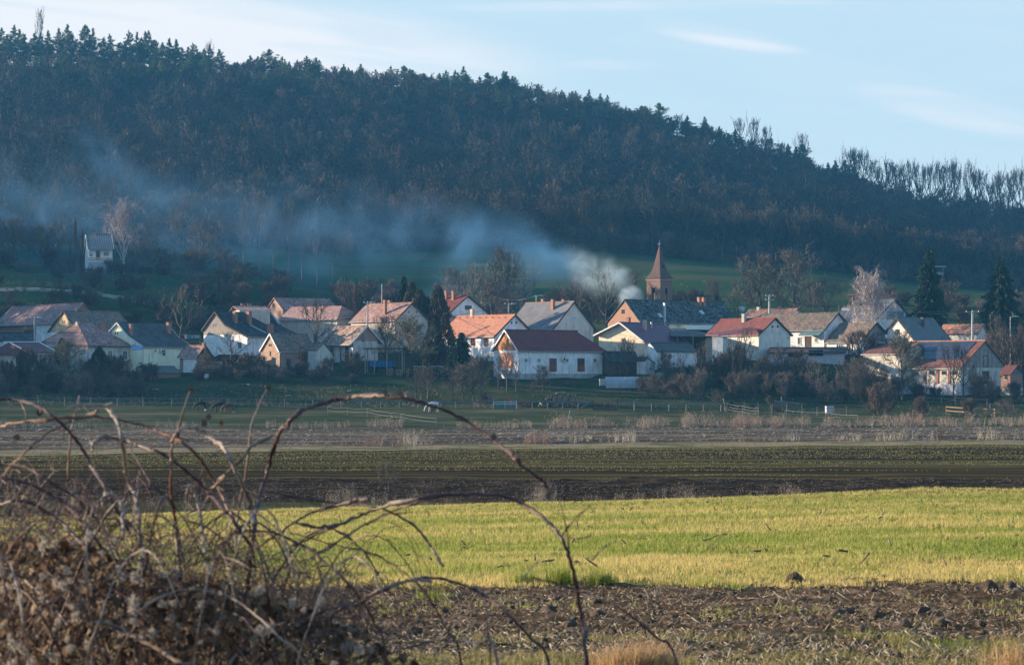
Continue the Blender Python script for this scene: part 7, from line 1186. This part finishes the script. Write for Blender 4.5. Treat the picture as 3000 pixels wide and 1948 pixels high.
    for (px, py, m) in ((562, 1143, LRED), (787, 1137, LRED), (650, 1240, LRED), (116, 1208, CD), (310, 1435, LRED), (500, 1290, CR), (598, 1240, CB), (612, 1222, CB), (48, 1280, CB), (40, 1295, CP)):
        q = P(px, py, 9.1) - L.location; d = .010 * random.uniform(.8, 1.2); k = [Vector((random.uniform(-.4,.4) + math.cos(t) , random.uniform(-.6,.6), random.uniform(-.3,.3) + math.sin(t) * 1.3)) * d for t in np.arange(0, 6.2, 1.05)]; b = MB(); n = len(k); b.add([q + v for v in k] + [q + v + Vector((0, .0015, 0)) for v in k], [tuple(range(n)), tuple(range(2*n-1, n-1, -1))] + [(i, (i+1)%n, (i+1)%n+n, i+n) for i in range(n)]); b.build('leaf', m, L)

# ------------------------------------------------------------------ air: haze over the valley, smoke from the village
def build_air():
    b = MB(); b.box(-900, -30, -9, 900, 1405, 190); m = bpy.data.materials.new('haze'); m.use_nodes = True; t = m.node_tree; t.nodes.clear(); v = N(t, 'ShaderNodeVolumePrincipled'); o = N(t, 'ShaderNodeOutputMaterial'); v.inputs['Density'].default_value = HAZE; v.inputs['Color'].default_value = (.13, .52, .98, 1); v.inputs['Anisotropy'].default_value = 0.; t.links.new(v.outputs[0], o.inputs['Volume']); tag(b.build('haze', m), 'thin blue haze over the valley', None, None, 'stuff')
    m = bpy.data.materials.new('smoke'); m.use_nodes = True; t = m.node_tree; t.nodes.clear(); v = N(t, 'ShaderNodeVolumePrincipled'); o = N(t, 'ShaderNodeOutputMaterial'); tc = N(t, 'ShaderNodeTexCoord'); ln = N(t, 'ShaderNodeVectorMath', operation='LENGTH'); t.links.new(tc.outputs['Object'], ln.inputs[0])
    fall = N(t, 'ShaderNodeMapRange', interpolation_type='SMOOTHSTEP'); fall.inputs[1].default_value = 1.0; fall.inputs[2].default_value = .0; t.links.new(ln.outputs['Value'], fall.inputs[0])
    no = N(t, 'ShaderNodeTexNoise'); no.inputs['Scale'].default_value = .085; no.inputs['Detail'].default_value = 5; no.inputs['Distortion'].default_value = 1.2; oi = N(t, 'ShaderNodeObjectInfo'); ge = N(t, 'ShaderNodeNewGeometry'); t.links.new(ge.outputs['Position'], no.inputs['Vector'])
    mr = N(t, 'ShaderNodeMapRange', interpolation_type='SMOOTHSTEP'); mr.inputs[1].default_value = .38; mr.inputs[2].default_value = .70; t.links.new(no.outputs['Fac'], mr.inputs[0])
    dn = M('MULTIPLY', M('MULTIPLY', fall.outputs[0], mr.outputs[0], tree=t), M('MULTIPLY', oi.outputs['Object Index'], .0001, tree=t), tree=t); t.links.new(dn, v.inputs['Density']); v.inputs['Color'].default_value = (.20, .50, .90, 1); v.inputs['Anisotropy'].default_value = .1; t.links.new(v.outputs[0], o.inputs['Volume'])
    m2 = m.copy(); m2.name = 'smoke_thick'
    for n_ in m2.node_tree.nodes:
        if n_.bl_idname == 'ShaderNodeTexNoise': n_.inputs['Scale'].default_value = .30
        if n_.bl_idname == 'ShaderNodeVolumePrincipled': n_.inputs['Color'].default_value = (.68, .87, 1.0, 1)
    import bmesh
    bm = bmesh.new(); bmesh.ops.create_icosphere(bm, subdivisions=3, radius=1.0); me = bpy.data.meshes.new('smoke'); bm.to_mesh(me); bm.free(); me.materials.append(m); me2 = me.copy(); me2.materials[0] = m2
    def puff(px, py, Y, rx, ry, rz, tilt, dens, label):
        o = link('smoke', me2 if label == S_ else me); o.location = P(px, py, Y); o.scale = (rx / F * Y, ry, rz / F * Y); o.rotation_euler = (0, math.radians(tilt), 0); o.pass_index = int(dens * 11000); tag(o, label, None, None, 'stuff')
    S_ = 'white chimney smoke billowing behind the mossy barn'; D_ = 'blue smoke drifting away over the trees'
    puff(1850, 876, 446, 46, 3.5, 46, 25, 2.8, S_); puff(1808, 818, 450, 62, 6, 56, 30, .36, S_); puff(1745, 800, 456, 110, 8, 80, 20, .15, S_); puff(1700, 770, 458, 90, 7, 60, 28, .07, S_); puff(1620, 770, 464, 160, 10, 96, 18, .080, D_); puff(1480, 725, 476, 210, 11, 140, 18, .056, D_); puff(1320, 700, 490, 250, 13, 150, 14, .034, D_); puff(1120, 670, 505, 280, 15, 190, 10, .026, D_); puff(900, 690, 520, 360, 17, 240, 6, .017, D_); puff(1380, 860, 470, 330, 14, 90, 4, .014, D_)
    puff(560, 720, 540, 480, 22, 310, 8, .013, D_); puff(400, 560, 560, 280, 16, 110, 40, .012, D_); puff(330, 470, 580, 200, 16, 80, 44, .013, D_); puff(120, 700, 556, 520, 26, 340, 5, .015, D_); puff(640, 640, 560, 300, 18, 110, 20, .018, D_); puff(800, 760, 530, 380, 20, 120, 4, .014, D_); puff(300, 820, 500, 420, 14, 110, 3, .010, D_)
    puff(2176, 905, 398, 17, 1.0, 13, 15, 1.2, 'small steam puff at the metal chimney of the red tile house')
HAZE = 0.00014
build_ground(); build_plants(); build_forest(); build_weeds(); build_fences(); build_things(); build_near(); build_brambles(); build_air()
strip('dirt_track', [(-40,846),(80,848),(200,855),(300,866),(400,882),(470,896)], 4.2, mat('track', (.30,.25,.18), (.16,.14,.10), .6), nsub=10)
strip('drive', [(2560,1150),(2650,1148),(2760,1153),(2900,1158)], 3.0, mat('gravel', (.30,.28,.25), (.2,.18,.16), 1.0), nsub=10)
